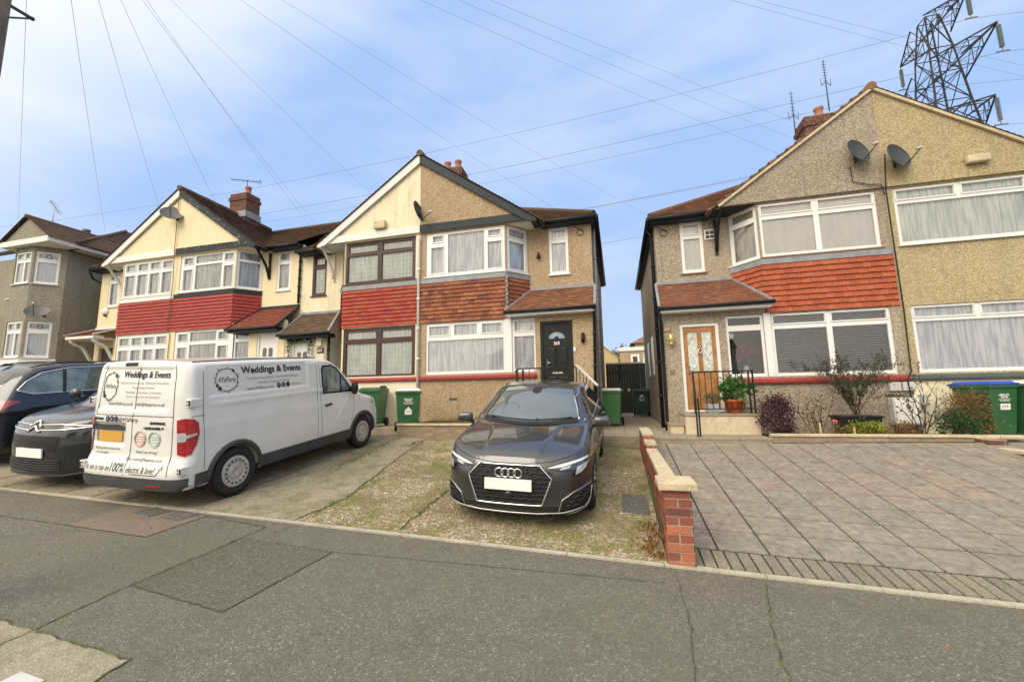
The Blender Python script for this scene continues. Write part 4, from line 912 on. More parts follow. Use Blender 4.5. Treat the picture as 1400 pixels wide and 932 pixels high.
m = MB(); k_ = (gz1-gz0-.12)/gh; kc = 1/math.sqrt(1+k_*k_); ks = k_*kc; sl_ = gh/kc
tiles(m, lambda a, b, d: (gx+gh+.06-b*kc+d*ks, a, gz0+.1+b*ks+d*kc), 0, sl_, lambda b: (gy_-.05, 14.2), .12, .2, .02, jit=.004)
tiles(m, lambda a, b, d: (gx-gh-.06+b*kc-d*ks, a, gz0+.1+b*ks+d*kc), 0, sl_, lambda b: (gy_-.05, 14.2), .12, .2, .02, jit=.004)
RZ = 9.95; kk = (RZ-gz0-.1)/3.8; c_ = 1/math.sqrt(1+kk*kk); s2 = kk*c_; xe = gx+gh+.08
tiles(m, lambda a, b, d: (xe-b*c_+d*s2, a, gz0+.1+b*s2+d*c_), 0, 3.8/c_, lambda b: (10.4+b*c_, 18.2-b*c_*.9), .12, .2, .02, jit=.004)
tiles(m, lambda a, b, d: (a, 10.4+b*c_-d*s2, gz0+.1+b*s2+d*c_), 0, 3.8/c_, lambda b: (-29, xe-b*c_), .12, .2, .02, jit=.004)
m.face([(-29, 18.2, gz0), (xe, 18.2, gz0), (xe-3.8, 14.2, RZ-.02), (-29, 14.2, RZ-.02)])
m.face([(-29, 10.4, gz0+.07), (xe, 10.4, gz0+.07), (xe-3.8, 14.2, RZ-.03), (-29, 14.2, RZ-.03)]); m.face([(xe-.01, 10.4, gz0+.07), (xe-.01, 18.2, gz0+.07), (xe-3.8, 14.2, RZ-.03)])
rf = m.build('roof', 'tile_roof_brown', root)
m = MB(); m.tube([(gx, gy_-.05, gz1+.02), (gx, 14, gz1+.02)], .07, 8); m.tube([(xe, 10.4, gz0+.14), (xe-3.8, 14.2, RZ+.02)], .07, 8); m.build('ridge_tiles', 'tile_roof_brown', rf)
for y in (11.5, 13.0):
    m = MB(); m.lathe([(.1, 8.3), (.12, 8.62), (.13, 8.64), (.13, 8.7), (.09, 8.7)], (gx-.2, y, 0), n=12); m.build('chimney_pot', 'dish_grey', rf)
# things seen through the gap
root = thing('garden_shed', 'pale yellow wooden shed seen over the dark gate', 'shed', (-.6, 33, .8))
q0, q1 = atY(817, 500, 33), atY(845, 482, 33)
m = MB(); m.box(q0.x-.6, q1.x, 33, 35, .8, q1.z-.4); m.prism([(q0.x-.6, q1.z-.4), (q1.x, q1.z-.4), ((q0.x+q1.x)/2-.3, q1.z+.55)], lambda a, b: (a, 33, b), lambda a, b: (a, 35, b)); m.build('wall', 'shed_wood', root)
cx_ = (q0.x+q1.x)/2-.3
for sx in (-1, 1):
    m = MB(); xe_ = q1.x+.1 if sx > 0 else q0.x-.7; m.hexa([(cx_, 32.9, q1.z+.56), (xe_, 32.9, q1.z-.46), (xe_, 32.9, q1.z-.40), (cx_, 32.9, q1.z+.62)], [(cx_, 35.1, q1.z+.56), (xe_, 35.1, q1.z-.46), (xe_, 35.1, q1.z-.40), (cx_, 35.1, q1.z+.62)]); m.build('roof_panel', 'shed_wood', root)
root = thing('rear_extension', 'distant flat roofed white house with glazed door seen through the gap', 'house', (2, 40, .8))
a, b = atY(848, 500, 40), atY(900, 478, 40)
m = MB(); m.box(a.x, b.x+3, 40, 44, .7, b.z); m.build('wall', 'dash_tan', root)
m = MB(); m.box(a.x-.1, b.x+3, 39.9, 44.1, b.z, b.z+.35); m.build('parapet', 'white_paint', root)
d0, d1 = atY(863, 500, 40), atY(874, 484, 40); m = MB(); m.box(d0.x, d1.x, 39.94, 40, .8, d1.z); dd = m.build('door', 'upvc', root)
m = MB(); m.box(d0.x+.18, d1.x-.2, 39.92, 39.945, 1.2, d1.z-.2); m.build('door_glass', 'room_dark', dd)
m = MB(); m.box(d1.x+.3, d1.x+1.5, 39.94, 40, 2.0, d1.z+.1); m.build('window', 'net_grey', root)
root = thing('distant_house', 'distant house with brown hipped roof behind the flat roofed house', 'house', (5, 52, .8))
a, b = atY(862, 480, 52), atY(880, 460, 52)
m = MB(); m.box(a.x+.6, b.x+7, 52, 60, .8, a.z+.9); m.build('wall', 'cream_pale', root)
m = MB(); xL, xR, zE, zT = a.x, b.x+7.6, a.z+.9, b.z+1.8
e4 = [(xL, 51.4, zE), (xR, 51.4, zE), (xR, 60.6, zE), (xL, 60.6, zE)]; t2 = [(xL+4.4, 56, zT), (xR-4.4, 56, zT)]
m.face([e4[0], e4[1], t2[1], t2[0]]); m.face([e4[3], e4[0], t2[0]]); m.face([e4[2], e4[3], t2[0], t2[1]]); m.face([e4[1], e4[2], t2[1]]); m.face(e4); m.build('roof', 'tile_roof_red', root)
# dark gate across the passage
root = thing('passage_gate', 'tall dark green timber gate closing the passage between the houses', 'gate', (.3, 19, .66))
m = MB(); x = -.5
while x < 1.1: m.box(x, x+.118, 19.0, 19.03, .67, 2.83); x += .121
m.build('gate_boards', 'fence_dark', root)
m = MB(); m.box(-.5, 1.12, 18.97, 19.05, 2.832, 2.90); m.build('top_rail', 'light_grey', root)
m = MB(); m.box(.28, .31, 18.96, 18.995, .67, 2.82); m.box(-.5, 1.1, 19.031, 19.08, 1.2, 1.3); m.box(-.5, 1.1, 19.031, 19.08, 2.4, 2.5); m.build('gate_rail', 'fence_dark', root)
m = MB(); m.box(.40, .50, 18.95, 18.998, 1.62, 1.74); m.build('latch', 'steel', root)
# ------------------------------------------------------------------ dishes, aerials, boxes
def dish(base, face, size, mat, label, el=.35, wall=(0, 1, 0), arm=.35):
    r_ = thing('satellite_dish', label, 'dish', base); b = Vector(base); f = Vector(face).normalized()
    up = Vector((0, 0, 1)); x = f.cross(up).normalized(); y = x.cross(f).normalized()
    c = b-Vector(wall)*.20+Vector((0, 0, .10))
    m = MB(); n = 22
    rings = []
    for q in range(5):
        rr = size*q/4; rings.append([m.p(*(c+x*rr*.92*math.cos(2*math.pi*j/n)+y*rr*math.sin(2*math.pi*j/n)-f*(.11*size*2*(1-(q/4)**2)))) for j in range(n)])
    for A, B in zip(rings, rings[1:]):
        for j in range(n): m.f.append([A[j], A[(j+1) % n], B[(j+1) % n], B[j]]); m.sm.append(True)
    rim = [c+x*size*.92*math.cos(2*math.pi*j/n)+y*size*math.sin(2*math.pi*j/n) for j in range(n+1)]
    m.tube(rim, .008, 5, cap=False); m.build('reflector', mat, r_, normals=False)
    m = MB(); e_ = c-y*size*.95+f*.02; t_ = c+f*size*1.25-y*size*.55
    m.tube([e_, t_], .012, 6); m.tube([b, b-Vector(wall)*.1, c-f*size*.22], .022, 6); m.bar(b+Vector((0, 0, -.1)), b+Vector((0, 0, .1)), .1, .02, up=(1, 0, 0)); m.build('arm', 'dish_dark', r_)
    m = MB(); d_ = (c-t_).normalized(); m.tube([t_-d_*.02, t_+d_*.1], .03, 8); m.build('receiver', 'light_grey', r_)
    return r_
gY = Yb-.07
dish(atY(1168, 218, gY), (.42, -.85, .25), .30, 'dish_dark', 'dark dish on the grey-pink gable left of the party line')
dish(atY(1222, 225, gY), (.42, -.85, .25), .31, 'dish_dark', 'dark dish on the yellow gable right of the party line')
dish(atY(577, 297, gY), (1, -.02, .25), .30, 'dish_dark', 'dark dish on the white party strip beside cream gable')
dish(atY(243, 298, gY), (.58, -.55, .60), .36, 'dish_grey', 'grey dish near the top of the white bargeboard gable')
q_ = atY(61, 430, 9.95); dish(q_, (.5, -.45, .72), .36, 'dish_grey', 'grey dish on the grey roughcast bay between its two windows')
def aerial(base, h, bars_, label, dirv, boom=.8, mat='dish_dark', vertical=True):
    r_ = thing('television_aerial', label, 'aerial', base); b = Vector(base); m = MB(); m.tube([b, b+Vector((0, 0, h))], .016, 6); m.build('mast', mat, r_)
    m = MB(); t_ = b+Vector((0, 0, h-.05)); d = Vector(dirv).normalized()
    if vertical:
        m.tube([t_-Vector((0, 0, .05)), t_+Vector((0, 0, boom))], .012, 5)
        for i in range(bars_): p = t_+Vector((0, 0, boom*i/bars_+.04)); m.tube([p-d*.07, p+d*.07], .008, 4)
        for s_ in (-1, 1): m.tube([t_+Vector((0, 0, .02)), t_+d*s_*.14+Vector((0, 0, -.12))], .010, 4); m.tube([t_+d*s_*.14+Vector((0, 0, -.12)), t_+d*s_*.16+Vector((0, 0, .1))], .008, 4)
    else:
        e_ = Vector((-d.y, d.x, 0)); m.tube([t_-d*boom*.45, t_+d*boom*.55], .014, 5)
        for i in range(bars_): p = t_-d*boom*.45+d*boom*i/(bars_-1); m.tube([p-e_*.14, p+e_*.14], .007, 4)
        p = t_-d*boom*.42; m.tube([p-Vector((0, 0, .12)), p+Vector((0, 0, .12))], .012, 4)
    m.build('elements', mat, r_); return r_
p = atY(1088, 186, 13.2); aerial(p, atY(1084, 156, 13.2).z-p.z, 7, 'short mast aerial standing left of the right-hand chimney', (1, .3, 0), .78)
p = atY(1134, 152, 13.2); aerial(p, atY(1131, 110, 13.2).z-p.z, 8, 'tall mast aerial standing right of the right-hand chimney', (1, .3, 0), .72)
p = Vector((-14.6, 12.95, L1+9.55)); aerial(p, .55, 9, 'long thin aerial above the left-hand brick chimney', (-1, -.55, 0), 1.1, vertical=False)
p = atY(72, 303, 12.5); aerial(p, atY(76, 281, 12.5).z-p.z, 11, 'pale horizontal aerial on the grey house roof', (-.8, .6, 0), 1.7, 'light_grey', False)
def wallbox(pts, mat, label, cat, name, th=.1, bev=.015):
    (x0, y0), (x1, y1) = pts; a, b = atY(x0, y1, gY), atY(x1, y0, gY); m = MB(); m.box(a.x, b.x, gY-th, gY, a.z, b.z); return tag(m.build(name, mat, bevel=bev), label, cat)
wallbox([(1319, 212), (1349, 226)], 'sandstone', 'pale cream box fixed on the yellow gable', 'alarm box', 'alarm_box', .12, .03)
wallbox([(513, 302), (529, 315)], 'coping', 'weathered stone-coloured box on the stained cream gable', 'alarm box', 'alarm_box', .12, .03)
p = atY(144, 426, Yw-.02); m = MB(); m.lathe([(.0, -.10), (.10, -.09), (.16, -.03), (.165, 0)], (p.x, Yw-.005, p.z), 'Y', 18); ab = tag(m.build('alarm_box', 'white_plastic'), 'round white alarm box on cream wall beside small window', 'alarm box')
m = MB(); m.lathe([(.0, -.075), (.05, -.07), (.06, -.03)], (p.x+.04, Yw-.008, p.z-.14), 'Y', 10); m.build('strobe', 'dish_dark', ab)
# meter boxes by the right pair's party line
root = thing('meter_box', 'white metal meter cabinet on the pebbledash wall behind the bare rose', 'cabinet', (5.74, 10.4, .64))
m = MB(); m.box(5.50, 5.97, 10.30, 10.49, .80, 1.36); m.build('cabinet', 'light_grey', root, bevel=.015)
m = MB(); m.box(5.53, 5.94, 10.285, 10.299, .83, 1.33); m.build('door', 'white_plastic', root, bevel=.008)
m = MB(); m.box(5.55, 5.92, 10.32, 10.48, .66, .799); m.build('plinth', 'dish_dark', root)
for x in (5.55, 5.78):
    m = MB(); m.box(x, x+.2, 10.42, 10.49, 1.50, 1.68); tag(m.build('junction_box', 'light_grey', bevel=.01), 'flat grey service box above meter cabinet, %s of two' % ('left' if x < 5.7 else 'right'), 'box')
m = MB(); m.box(6.03, 6.15, 10.36, 10.475, 1.20, 1.42); jb = tag(m.build('socket_box', 'light_grey', bevel=.01), 'small grey socket box on cream plinth left of the bins', 'box')
m = MB(); m.tube([(6.09, 10.4, 1.2), (6.12, 10.36, 1.0), (6.25, 10.36, .95), (6.30, 10.36, 1.1), (6.26, 10.38, 1.28)], .02, 6); m.build('cable', 'grey_plastic', jb)
# EV wall lead beside the white van
m = MB(); p = atY(525, 532, Yb-.02); m.lathe([(.10, -.1), (.11, 0)], (p.x, Yb-.03, p.z), 'Y', 14); ev = tag(m.build('charger_socket', 'black_metal'), 'black wall charger socket with cable beside the green bin', 'charger')
m = MB(); m.tube([(p.x, Yb-.14, p.z), (p.x-.1, Yb-.22, p.z-.05), (p.x-.3, Yb-.5, p.z-.45), (p.x-.55, Yb-1.5, p.z-.75), (p.x-.68, Yb-2.3, p.z-.9)], .022, 6); m.build('cable', 'black_metal', ev)
m = MB(); m.bar((p.x, Yb-.13, p.z), (p.x-.06, Yb-.2, p.z-.05), .07, .09); m.build('plug', 'black_metal', ev)
# ------------------------------------------------------------------ pylon
root = thing('electricity_pylon', 'tall steel lattice pylon behind the right-hand roof', 'pylon', (43.4, 62.75, 0))
px_, py_ = 43.4, 62.75
lv = [(0, 4.6), (12, 3.9), (22, 3.1), (29.5, 2.45), (34.5, 2.15), (38, 1.85), (42.3, 1.55), (46, 1.3), (51.2, .75)]
def cor(i, k): z, h = lv[i]; return Vector((px_+(h if k in (1, 2) else -h), py_+(h if k in (2, 3) else -h), z))
m = MB()
for k in range(4):
    for i in range(len(lv)-1): m.bar(cor(i, k), cor(i+1, k), .17 if i < 6 else .14)
m.build('leg', 'pylon_steel', root)
m = MB()
for i in range(len(lv)-1):
    for k in range(4):
        a, b, c, d = cor(i, k), cor(i, (k+1) % 4), cor(i+1, (k+1) % 4), cor(i+1, k)
        m.bar(a, c, .08); m.bar(b, d, .08); m.bar(d, c, .09)
m.build('bracing', 'pylon_steel', root)
tips = []
for z, half, h0, hz in ((47.7+CAMZ, 6.1, 1.3, 3.2), (40.7+CAMZ, 9.0, 1.7, 3.6), (33.0+CAMZ, 7.3, 2.2, 3.4)):
    for sgn in (-1, 1):
        m = MB(); tip = Vector((px_, py_+sgn*half, z)); tips.append(tip)
        roots_ = [Vector((px_+sx*h0, py_+sgn*h0, z+dz)) for sx in (-1, 1) for dz in (-hz*.42, hz*.55)]
        for q in roots_: m.bar(q, tip, .14)
        for t_ in (.3, .6):
            pts = [q.lerp(tip, t_) for q in roots_]
            for a, b in ((0, 1), (2, 3), (0, 2), (1, 3)): m.bar(pts[a], pts[b], .065)
            prev = [q.lerp(tip, t_-.3) for q in roots_]
            for a, b in ((0, 1), (2, 3), (0, 2), (1, 3)): m.bar(prev[a], pts[b], .055)
        m.build('cross_arm', 'pylon_steel', root)
        m = MB(); prof = []
        for i in range(14): prof += [(.10, -.5-i*.2), (.24, -.55-i*.2), (.10, -.62-i*.2)]
        m.lathe(prof, (tip.x, tip.y, tip.z), n=8); m.tube([tip, tip-Vector((0, 0, .5))], .05, 5); m.tube([tip-Vector((0, 0, 3.3)), tip-Vector((0, 0, 3.7))], .05, 5)
        m.bar(tip+Vector((-.6, 0, -3.7)), tip+Vector((.6, 0, -3.7)), .13); m.build('insulator', 'insulator', root)
def wire(name, a, b, sag, r, label, cat, group, n=16, mat='cable'):
    a, b = Vector(a), Vector(b); m = MB(); m.tube([a.lerp(b, i/n)-Vector((0, 0, 4*sag*(i/n)*(1-i/n))) for i in range(n+1)], r, 4); return tag(m.build(name, mat), label, cat, group)
for j, tip in enumerate(tips):
    q = tip-Vector((0, 0, 3.75)); nm = ['top arm, near side', 'top arm, far side', 'middle arm, near side', 'middle arm, far side', 'bottom arm, near side', 'bottom arm, far side'][j]
    m = MB(); n_ = 30
    for sgn in (-1, 1):
        e_ = q+Vector((sgn*260, 0, 2)); m.tube([q.lerp(e_, i/n_)-Vector((0, 0, 4*7*(i/n_)*(1-i/n_))) for i in range(n_+1)], .028, 4)
    tag(m.build('power_line', 'cable'), 'high voltage conductor hung from the pylon, ' + nm, 'power line', 'power lines on the pylon')
# ------------------------------------------------------------------ telegraph pole and its wires
PXY = Vector((-4.80, 1.80, 0)); PT = PXY+Vector((0, 0, 6.55))
root = thing('telegraph_pole', 'brown timber telegraph pole with steel bracket at top left', 'pole', (PXY.x, PXY.y, .1))
m = MB(); m.tube([PXY+Vector((0, 0, -.1)), PXY+Vector((0, 0, 7.0))], [.14, .115], 14); m.build('post', 'timber_pole', root)
m = MB(); 
for k in range(6):
    a = k*math.pi/3; m.tube([PT, PT+Vector((.22*math.cos(a), .22*math.sin(a), 0))], .012, 5)
m.tube([PT+Vector((.22*math.cos(k*.5236), .22*math.sin(k*.5236), 0)) for k in range(13)], .012, 5); m.build('head_ring', 'dish_dark', root)
br = [PXY+Vector((0.10, 0.05, 3.75))]
m = MB(); b0 = atY(16, 4, 1.9); b1 = atY(44, 26, 2.05); b2 = atY(12, 22, 1.9)
m.bar(b0-Vector((.05, 0, 0)), b1, .02); m.bar(b2-Vector((.05, 0, 0)), b1, .012); m.sphere(b1, .018, 8); m.build('bracket', 'dish_dark', root)
ends = [((25, 318), 9.8, 'grey house bay'), ((149, 345), 10.3, 'foot of the white bargeboard'), ((238, 345), 10.3, 'cream gable by the grey dish'), ((330, 345), 10.4, 'flaking black bargeboard'), ((447, 338), 10.4, 'wall between the two cream gables'), ((452, 330), 10.4, 'foot of the second white bargeboard'),
 ((548, 300), 10.35, 'stained cream gable'), ((766, 290), 10.9, 'eaves beside the dark bargeboard'), ((888, 296), 10.8, 'left eaves corner of the orange tiled house'), ((1196, 262), 10.4, 'grey-pink gable, lowest run'), ((1206, 236), 10.4, 'grey-pink gable, middle run'), ((1202, 210), 10.4, 'grey-pink gable, highest run'), ((1455, 118), 10.3, 'gable beyond the right edge, lower'), ((1480, 108), 10.3, 'gable beyond the right edge, upper')]
for k, ((ex, ey), yy, nm) in enumerate(ends):
    a = PT+Vector((.22*math.cos(k*.45), .22*math.sin(k*.45), 0)); wire('telephone_wire', a, atY(ex, ey, yy), .12, .0019 if k > 7 else .0024, 'thin telephone wire from pole to ' + nm, 'wire', 'telephone wires')
# ------------------------------------------------------------------ wheelie bins
def bin_proto(col, lid, label, scale=1.0):
    n_ = len(bins); b = thing('wheelie_bin', label, 'bin', (0, 0, 0), group='wheelie bins')
    m = MB(); lo = [(-.22, -.26), (.22, -.26), (.22, .22), (-.22, .22)]; hi = [(-.28, -.34), (.28, -.34), (.28, .30), (-.28, .30)]
    m.hexa([(x, y, .06) for x, y in lo], [(x, y, .95) for x, y in hi]); m.hexa([(x*1.05, y*1.05, .90) for x, y in hi], [(x*1.06, y*1.06, .965) for x, y in hi]); m.build('tub', col, b, local=True, bevel=.018)
    m = MB(); l0 = [(-.30, -.375), (.30, -.375), (.30, .34), (-.30, .34)]
    m.hexa([(x, y, .967) for x, y in l0], [(x*.96, y*.97, 1.0) for x, y in l0]); m.hexa([(x*.9, y*.9, 1.0) for x, y in l0], [(x*.78, y*.8, 1.035) for x, y in l0]); m.build('lid', lid, b, local=True, bevel=.014)
    m = MB(); m.tube([(-.25, .38, .97), (.25, .38, .97)], .018, 6); m.bar((-.22, .30, .95), (-.22, .39, .97), .03); m.bar((.22, .30, .95), (.22, .39, .97), .03); m.build('handle', col, b, local=True)
    for sx in (-1, 1):
        m = MB(); m.lathe([(.03, -.03), (.10, -.03), (.115, -.02), (.115, .02), (.10, .03), (.03, .03)], (sx*.265, .24, .115), 'X', 18); m.build('wheel', 'black_metal', b, local=True)
    bins.append(b); return b
bins = []
simple('bin_green', (.028, .115, .042), .45, var=.15, scale=3); simple('bin_green_light', (.05, .165, .06), .5, var=.15, scale=3); simple('bin_dark', (.012, .045, .03), .5); simple('bin_blue', (.03, .08, .50), .45); simple('bin_white', (.74, .74, .72), .5, var=.1)
def sticker(b, lines, num):
    FRN = lambda a, z, d: (a, -.26-.08*(z-.06)/.89-d-.002, z)
    m = MB()
    for tx, z, s, wd in lines: put_text(m, FRN, tx, 0, z, s, .001, wid=wd, bold=.002)
    m.face([FRN(-.13, .70, .001), FRN(.13, .70, .001), FRN(.13, .707, .001), FRN(-.13, .707, .001)])
    m.build('lettering', 'number_white', b, local=True)
    if num:
        m = MB(); m.hexa([FRN(-.09, .51, 0), FRN(.11, .51, 0), FRN(.11, .62, 0), FRN(-.09, .62, 0)], [FRN(-.09, .51, .002), FRN(.11, .51, .002), FRN(.11, .62, .002), FRN(-.09, .62, .002)]); lb = m.build('number_label', 'number_white', b, local=True)
        m = MB(); put_text(m, FRN, num, .01, .565, .07, .004); m.build('number', 'dish_dark', lb, local=True)
LT = [('BEXLEY', .775, .055, .2), ('RECYCLING', .735, .03, .14), ('for a cleaner future', .675, .028, .2)]
b = bin_proto('bin_green', 'bin_white', 'green wheelie bin with white lid standing in front of the charger cable'); b.location = (-4.98, 9.15, .90-.18); b.rotation_euler.z = .55; sticker(b, LT, None)
FRN = lambda a, z, d: (a, -.26-.08*(z-.06)/.89-d-.002, z)
m = MB(); m.prism([(-.08, .42), (.08, .42), (.08, .52), (.0, .60), (-.08, .52)], lambda a, z: FRN(a, z, 0), lambda a, z: FRN(a, z, .003)); hl = m.build('house_sticker', 'number_white', b, local=True)
m = MB(); put_text(m, FRN, '213', 0, .49, .06, .005); m.build('number', 'bin_green', hl, local=True)
b = bin_proto('bin_green', 'bin_green', 'plain green wheelie bin half hidden behind the white van bonnet'); b.location = (-6.42, 9.95, .785); b.rotation_euler.z = .2
b = bin_proto('bin_green_light', 'bin_white', 'lighter green wheelie bin with white lid at the passage mouth'); b.location = (-.20, 12.0, .656); b.rotation_euler.z = -.08
b = bin_proto('bin_dark', 'bin_dark', 'dark green wheelie bin standing against the passage gate'); b.location = (.83, 16.6, .656); sticker(b, [('BEXLEY', .62, .06, .2), ('o', .78, .16, .12)], None)
b = bin_proto('bin_green', 'bin_blue', 'green wheelie bin with bright blue lid by the orange shrub'); b.location = (6.72, 9.88, .622); b.rotation_euler.z = .32; sticker(b, LT, '219')
b = bin_proto('bin_green', 'bin_white', 'green wheelie bin with white lid under the right-hand window'); b.location = (7.45, 9.85, .622); b.rotation_euler.z = .25; sticker(b, LT, '219')
b = bin_proto('bin_green', 'bin_green', 'green wheelie bin cut off by the right edge of the photo'); b.location = (8.2, 9.8, .622); b.rotation_euler.z = .25
# ------------------------------------------------------------------ railings
root = thing('door_railing', 'black iron railing with square posts around the wooden door landing', 'railing', (2.0, 9.75, 1.08))
m = MB(); m.bar((1.60, 9.78, 1.98), (2.78, 9.78, 1.98), .045, .03); m.bar((1.60, 9.78, 1.98), (1.52, 9.18, 1.40), .045, .03); m.bar((1.60, 9.78, 1.18), (2.78, 9.78, 1.18), .03, .02); m.build('handrail', 'black_metal', root)
for x, y, z0, z1 in ((2.78, 9.78, 1.08, 2.0), (2.70, 9.78, 1.08, 1.98), (1.52, 9.18, .648, 1.40), (1.57, 9.20, .648, 1.42), (1.60, 9.78, 1.08, 1.98)):
    m = MB(); m.bar((x, y, z0), (x, y, z1), .03); m.build('post', 'black_metal', root)
m = MB()
for i in range(1, 9): x = 1.60+1.1*i/9; m.bar((x, 9.78, 1.18), (x, 9.78, 1.98), .014)
m.build('balusters', 'black_metal', root)
root = thing('door_railing', 'black iron railings with a pale sloping handrail at the black front door', 'railing', (-1.5, 9.7, 1.36))
m = MB(); m.bar((-2.35, 9.75, 2.18), (-.95, 9.75, 2.18), .03); m.bar((-2.35, 9.75, 2.18), (-2.35, 9.5, 2.1), .03); m.build('top_rail', 'black_metal', root)
m = MB(); m.bar((-.93, 9.75, 2.22), (-.42, 8.9, 1.72), .05, .03); m.build('handrail', 'light_grey', root)
m = MB()
for i in range(11): x = -2.35+1.4*i/10; m.bar((x, 9.75, .9), (x, 9.75, 2.18), .014)
for i in range(7): t_ = i/6; m.bar((-.93+.5*t_, 9.75-.83*t_, .86), (-.93+.5*t_, 9.75-.83*t_, 2.2-.5*t_), .016)
m.build('balusters', 'black_metal', root)
for x in (-2.35, -2.2):
    m = MB(); m.bar((x, 9.6, .88), (x, 9.6, 2.14), .035); m.build('post', 'black_metal', root)
# ------------------------------------------------------------------ vehicles: bodies grown as smooth implicit surfaces
def tab(pairs, n=500):
    x = np.array([p[0] for p in pairs], float); y = np.array([p[1] for p in pairs], float)
    h = np.diff(x); d = np.diff(y)/h; m = np.zeros(len(x)); m[0], m[-1] = d[0], d[-1]
    for i in range(1, len(x)-1):
        if d[i-1]*d[i] > 0:
            w1, w2 = 2*h[i]+h[i-1], h[i]+2*h[i-1]; m[i] = (w1+w2)/(w1/d[i-1]+w2/d[i])
    X = np.linspace(x[0], x[-1], n); k = np.clip(np.searchsorted(x, X, 'right')-1, 0, len(h)-1); t = (X-x[k])/h[k]
    Y = (2*t**3-3*t**2+1)*y[k]+(t**3-2*t**2+t)*h[k]*m[k]+(-2*t**3+3*t**2)*y[k+1]+(t**3-t**2)*h[k]*m[k+1]
    ker = np.hanning(13); ker /= ker.sum(); Y = np.convolve(np.pad(Y, 6, 'edge'), ker, 'valid')
    return lambda q: np.interp(q, X, Y)
def smax(a, b, k): h = np.clip(.5+.5*(a-b)/k, 0, 1); return b+(a-b)*h+k*h*(1-h)
def smin(a, b, k): return -smax(-a, -b, k)
def sst(x, a, b): t = np.clip((x-a)/(b-a), 0, 1); return t*t*(3-2*t)
def mesh_sdf(f, lo, hi, h):
    ax = [np.arange(l, u+h, h) for l, u in zip(lo, hi)]; X, Y, Z = np.meshgrid(*ax, indexing='ij'); F = f(X, Y, Z); S = F < 0
    nx, ny, nz = F.shape; acc = np.zeros((nx-1, ny-1, nz-1, 3)); cnt = np.zeros((nx-1, ny-1, nz-1))
    for axis in range(3):
        o = [(a, b) for a in (0, 1) for b in (0, 1)]
        for (a, b) in o:
            sl0 = [None]*3; others = [q for q in range(3) if q != axis]
            n_ = [nx, ny, nz]; s0 = [0]*3
            s0[others[0]] = a; s0[others[1]] = b
            i0 = tuple(slice(s0[q], s0[q]+n_[q]-1) for q in range(3)); s1 = list(s0); s1[axis] = 1; i1 = tuple(slice(s1[q], s1[q]+n_[q]-1) for q in range(3))
            f0, f1 = F[i0], F[i1]; c = (f0 < 0) != (f1 < 0); t = np.where(c, f0/np.where(c, f0-f1, 1), 0)
            p = np.zeros(acc.shape); p[..., axis] = t; p[..., others[0]] = a; p[..., others[1]] = b
            acc += p*c[..., None]; cnt += c
    act = cnt > 0; ids = -np.ones(cnt.shape, int); ids[act] = np.arange(act.sum())
    I = np.argwhere(act); V = np.array(lo)+(I+acc[act]/cnt[act][:, None])*h
    Q = []
    for axis in range(3):
        o1, o2 = [q for q in range(3) if q != axis]
        sa = [slice(1, -1)]*3; sb = [slice(1, -1)]*3; sa[axis] = slice(0, -1); sb[axis] = slice(1, None)
        a, b = S[tuple(sa)], S[tuple(sb)]; E_ = np.argwhere(a != b)
        if not len(E_): continue
        fl = a[tuple(E_.T)]; base = E_.copy(); base[:, o1] += 1; base[:, o2] += 1
        qs = []
        for (p, q) in ((0, 0), (-1, 0), (-1, -1), (0, -1)):
            c = base.copy(); c[:, o1] += p; c[:, o2] += q; qs.append(ids[tuple(c.T)])
        q4 = np.stack(qs, 1); flip = fl if axis != 1 else ~fl; q4[~flip] = q4[~flip][:, ::-1]; Q.append(q4)
    Q = np.concatenate(Q); Q = Q[(Q >= 0).all(1)]
    e = 1e-4
    for _ in range(5):
        x, y, z = V.T; f0 = f(x, y, z); g = np.stack([(f(x+e, y, z)-f(x-e, y, z)), (f(x, y+e, z)-f(x, y-e, z)), (f(x, y, z+e)-f(x, y, z-e))], 1)/(2*e)
        st = g*(f0/np.maximum((g*g).sum(1), .05))[:, None]; ln = np.linalg.norm(st, axis=1); st *= np.minimum(1, .35*h/np.maximum(ln, 1e-9))[:, None]; V = V-st
    return V, Q
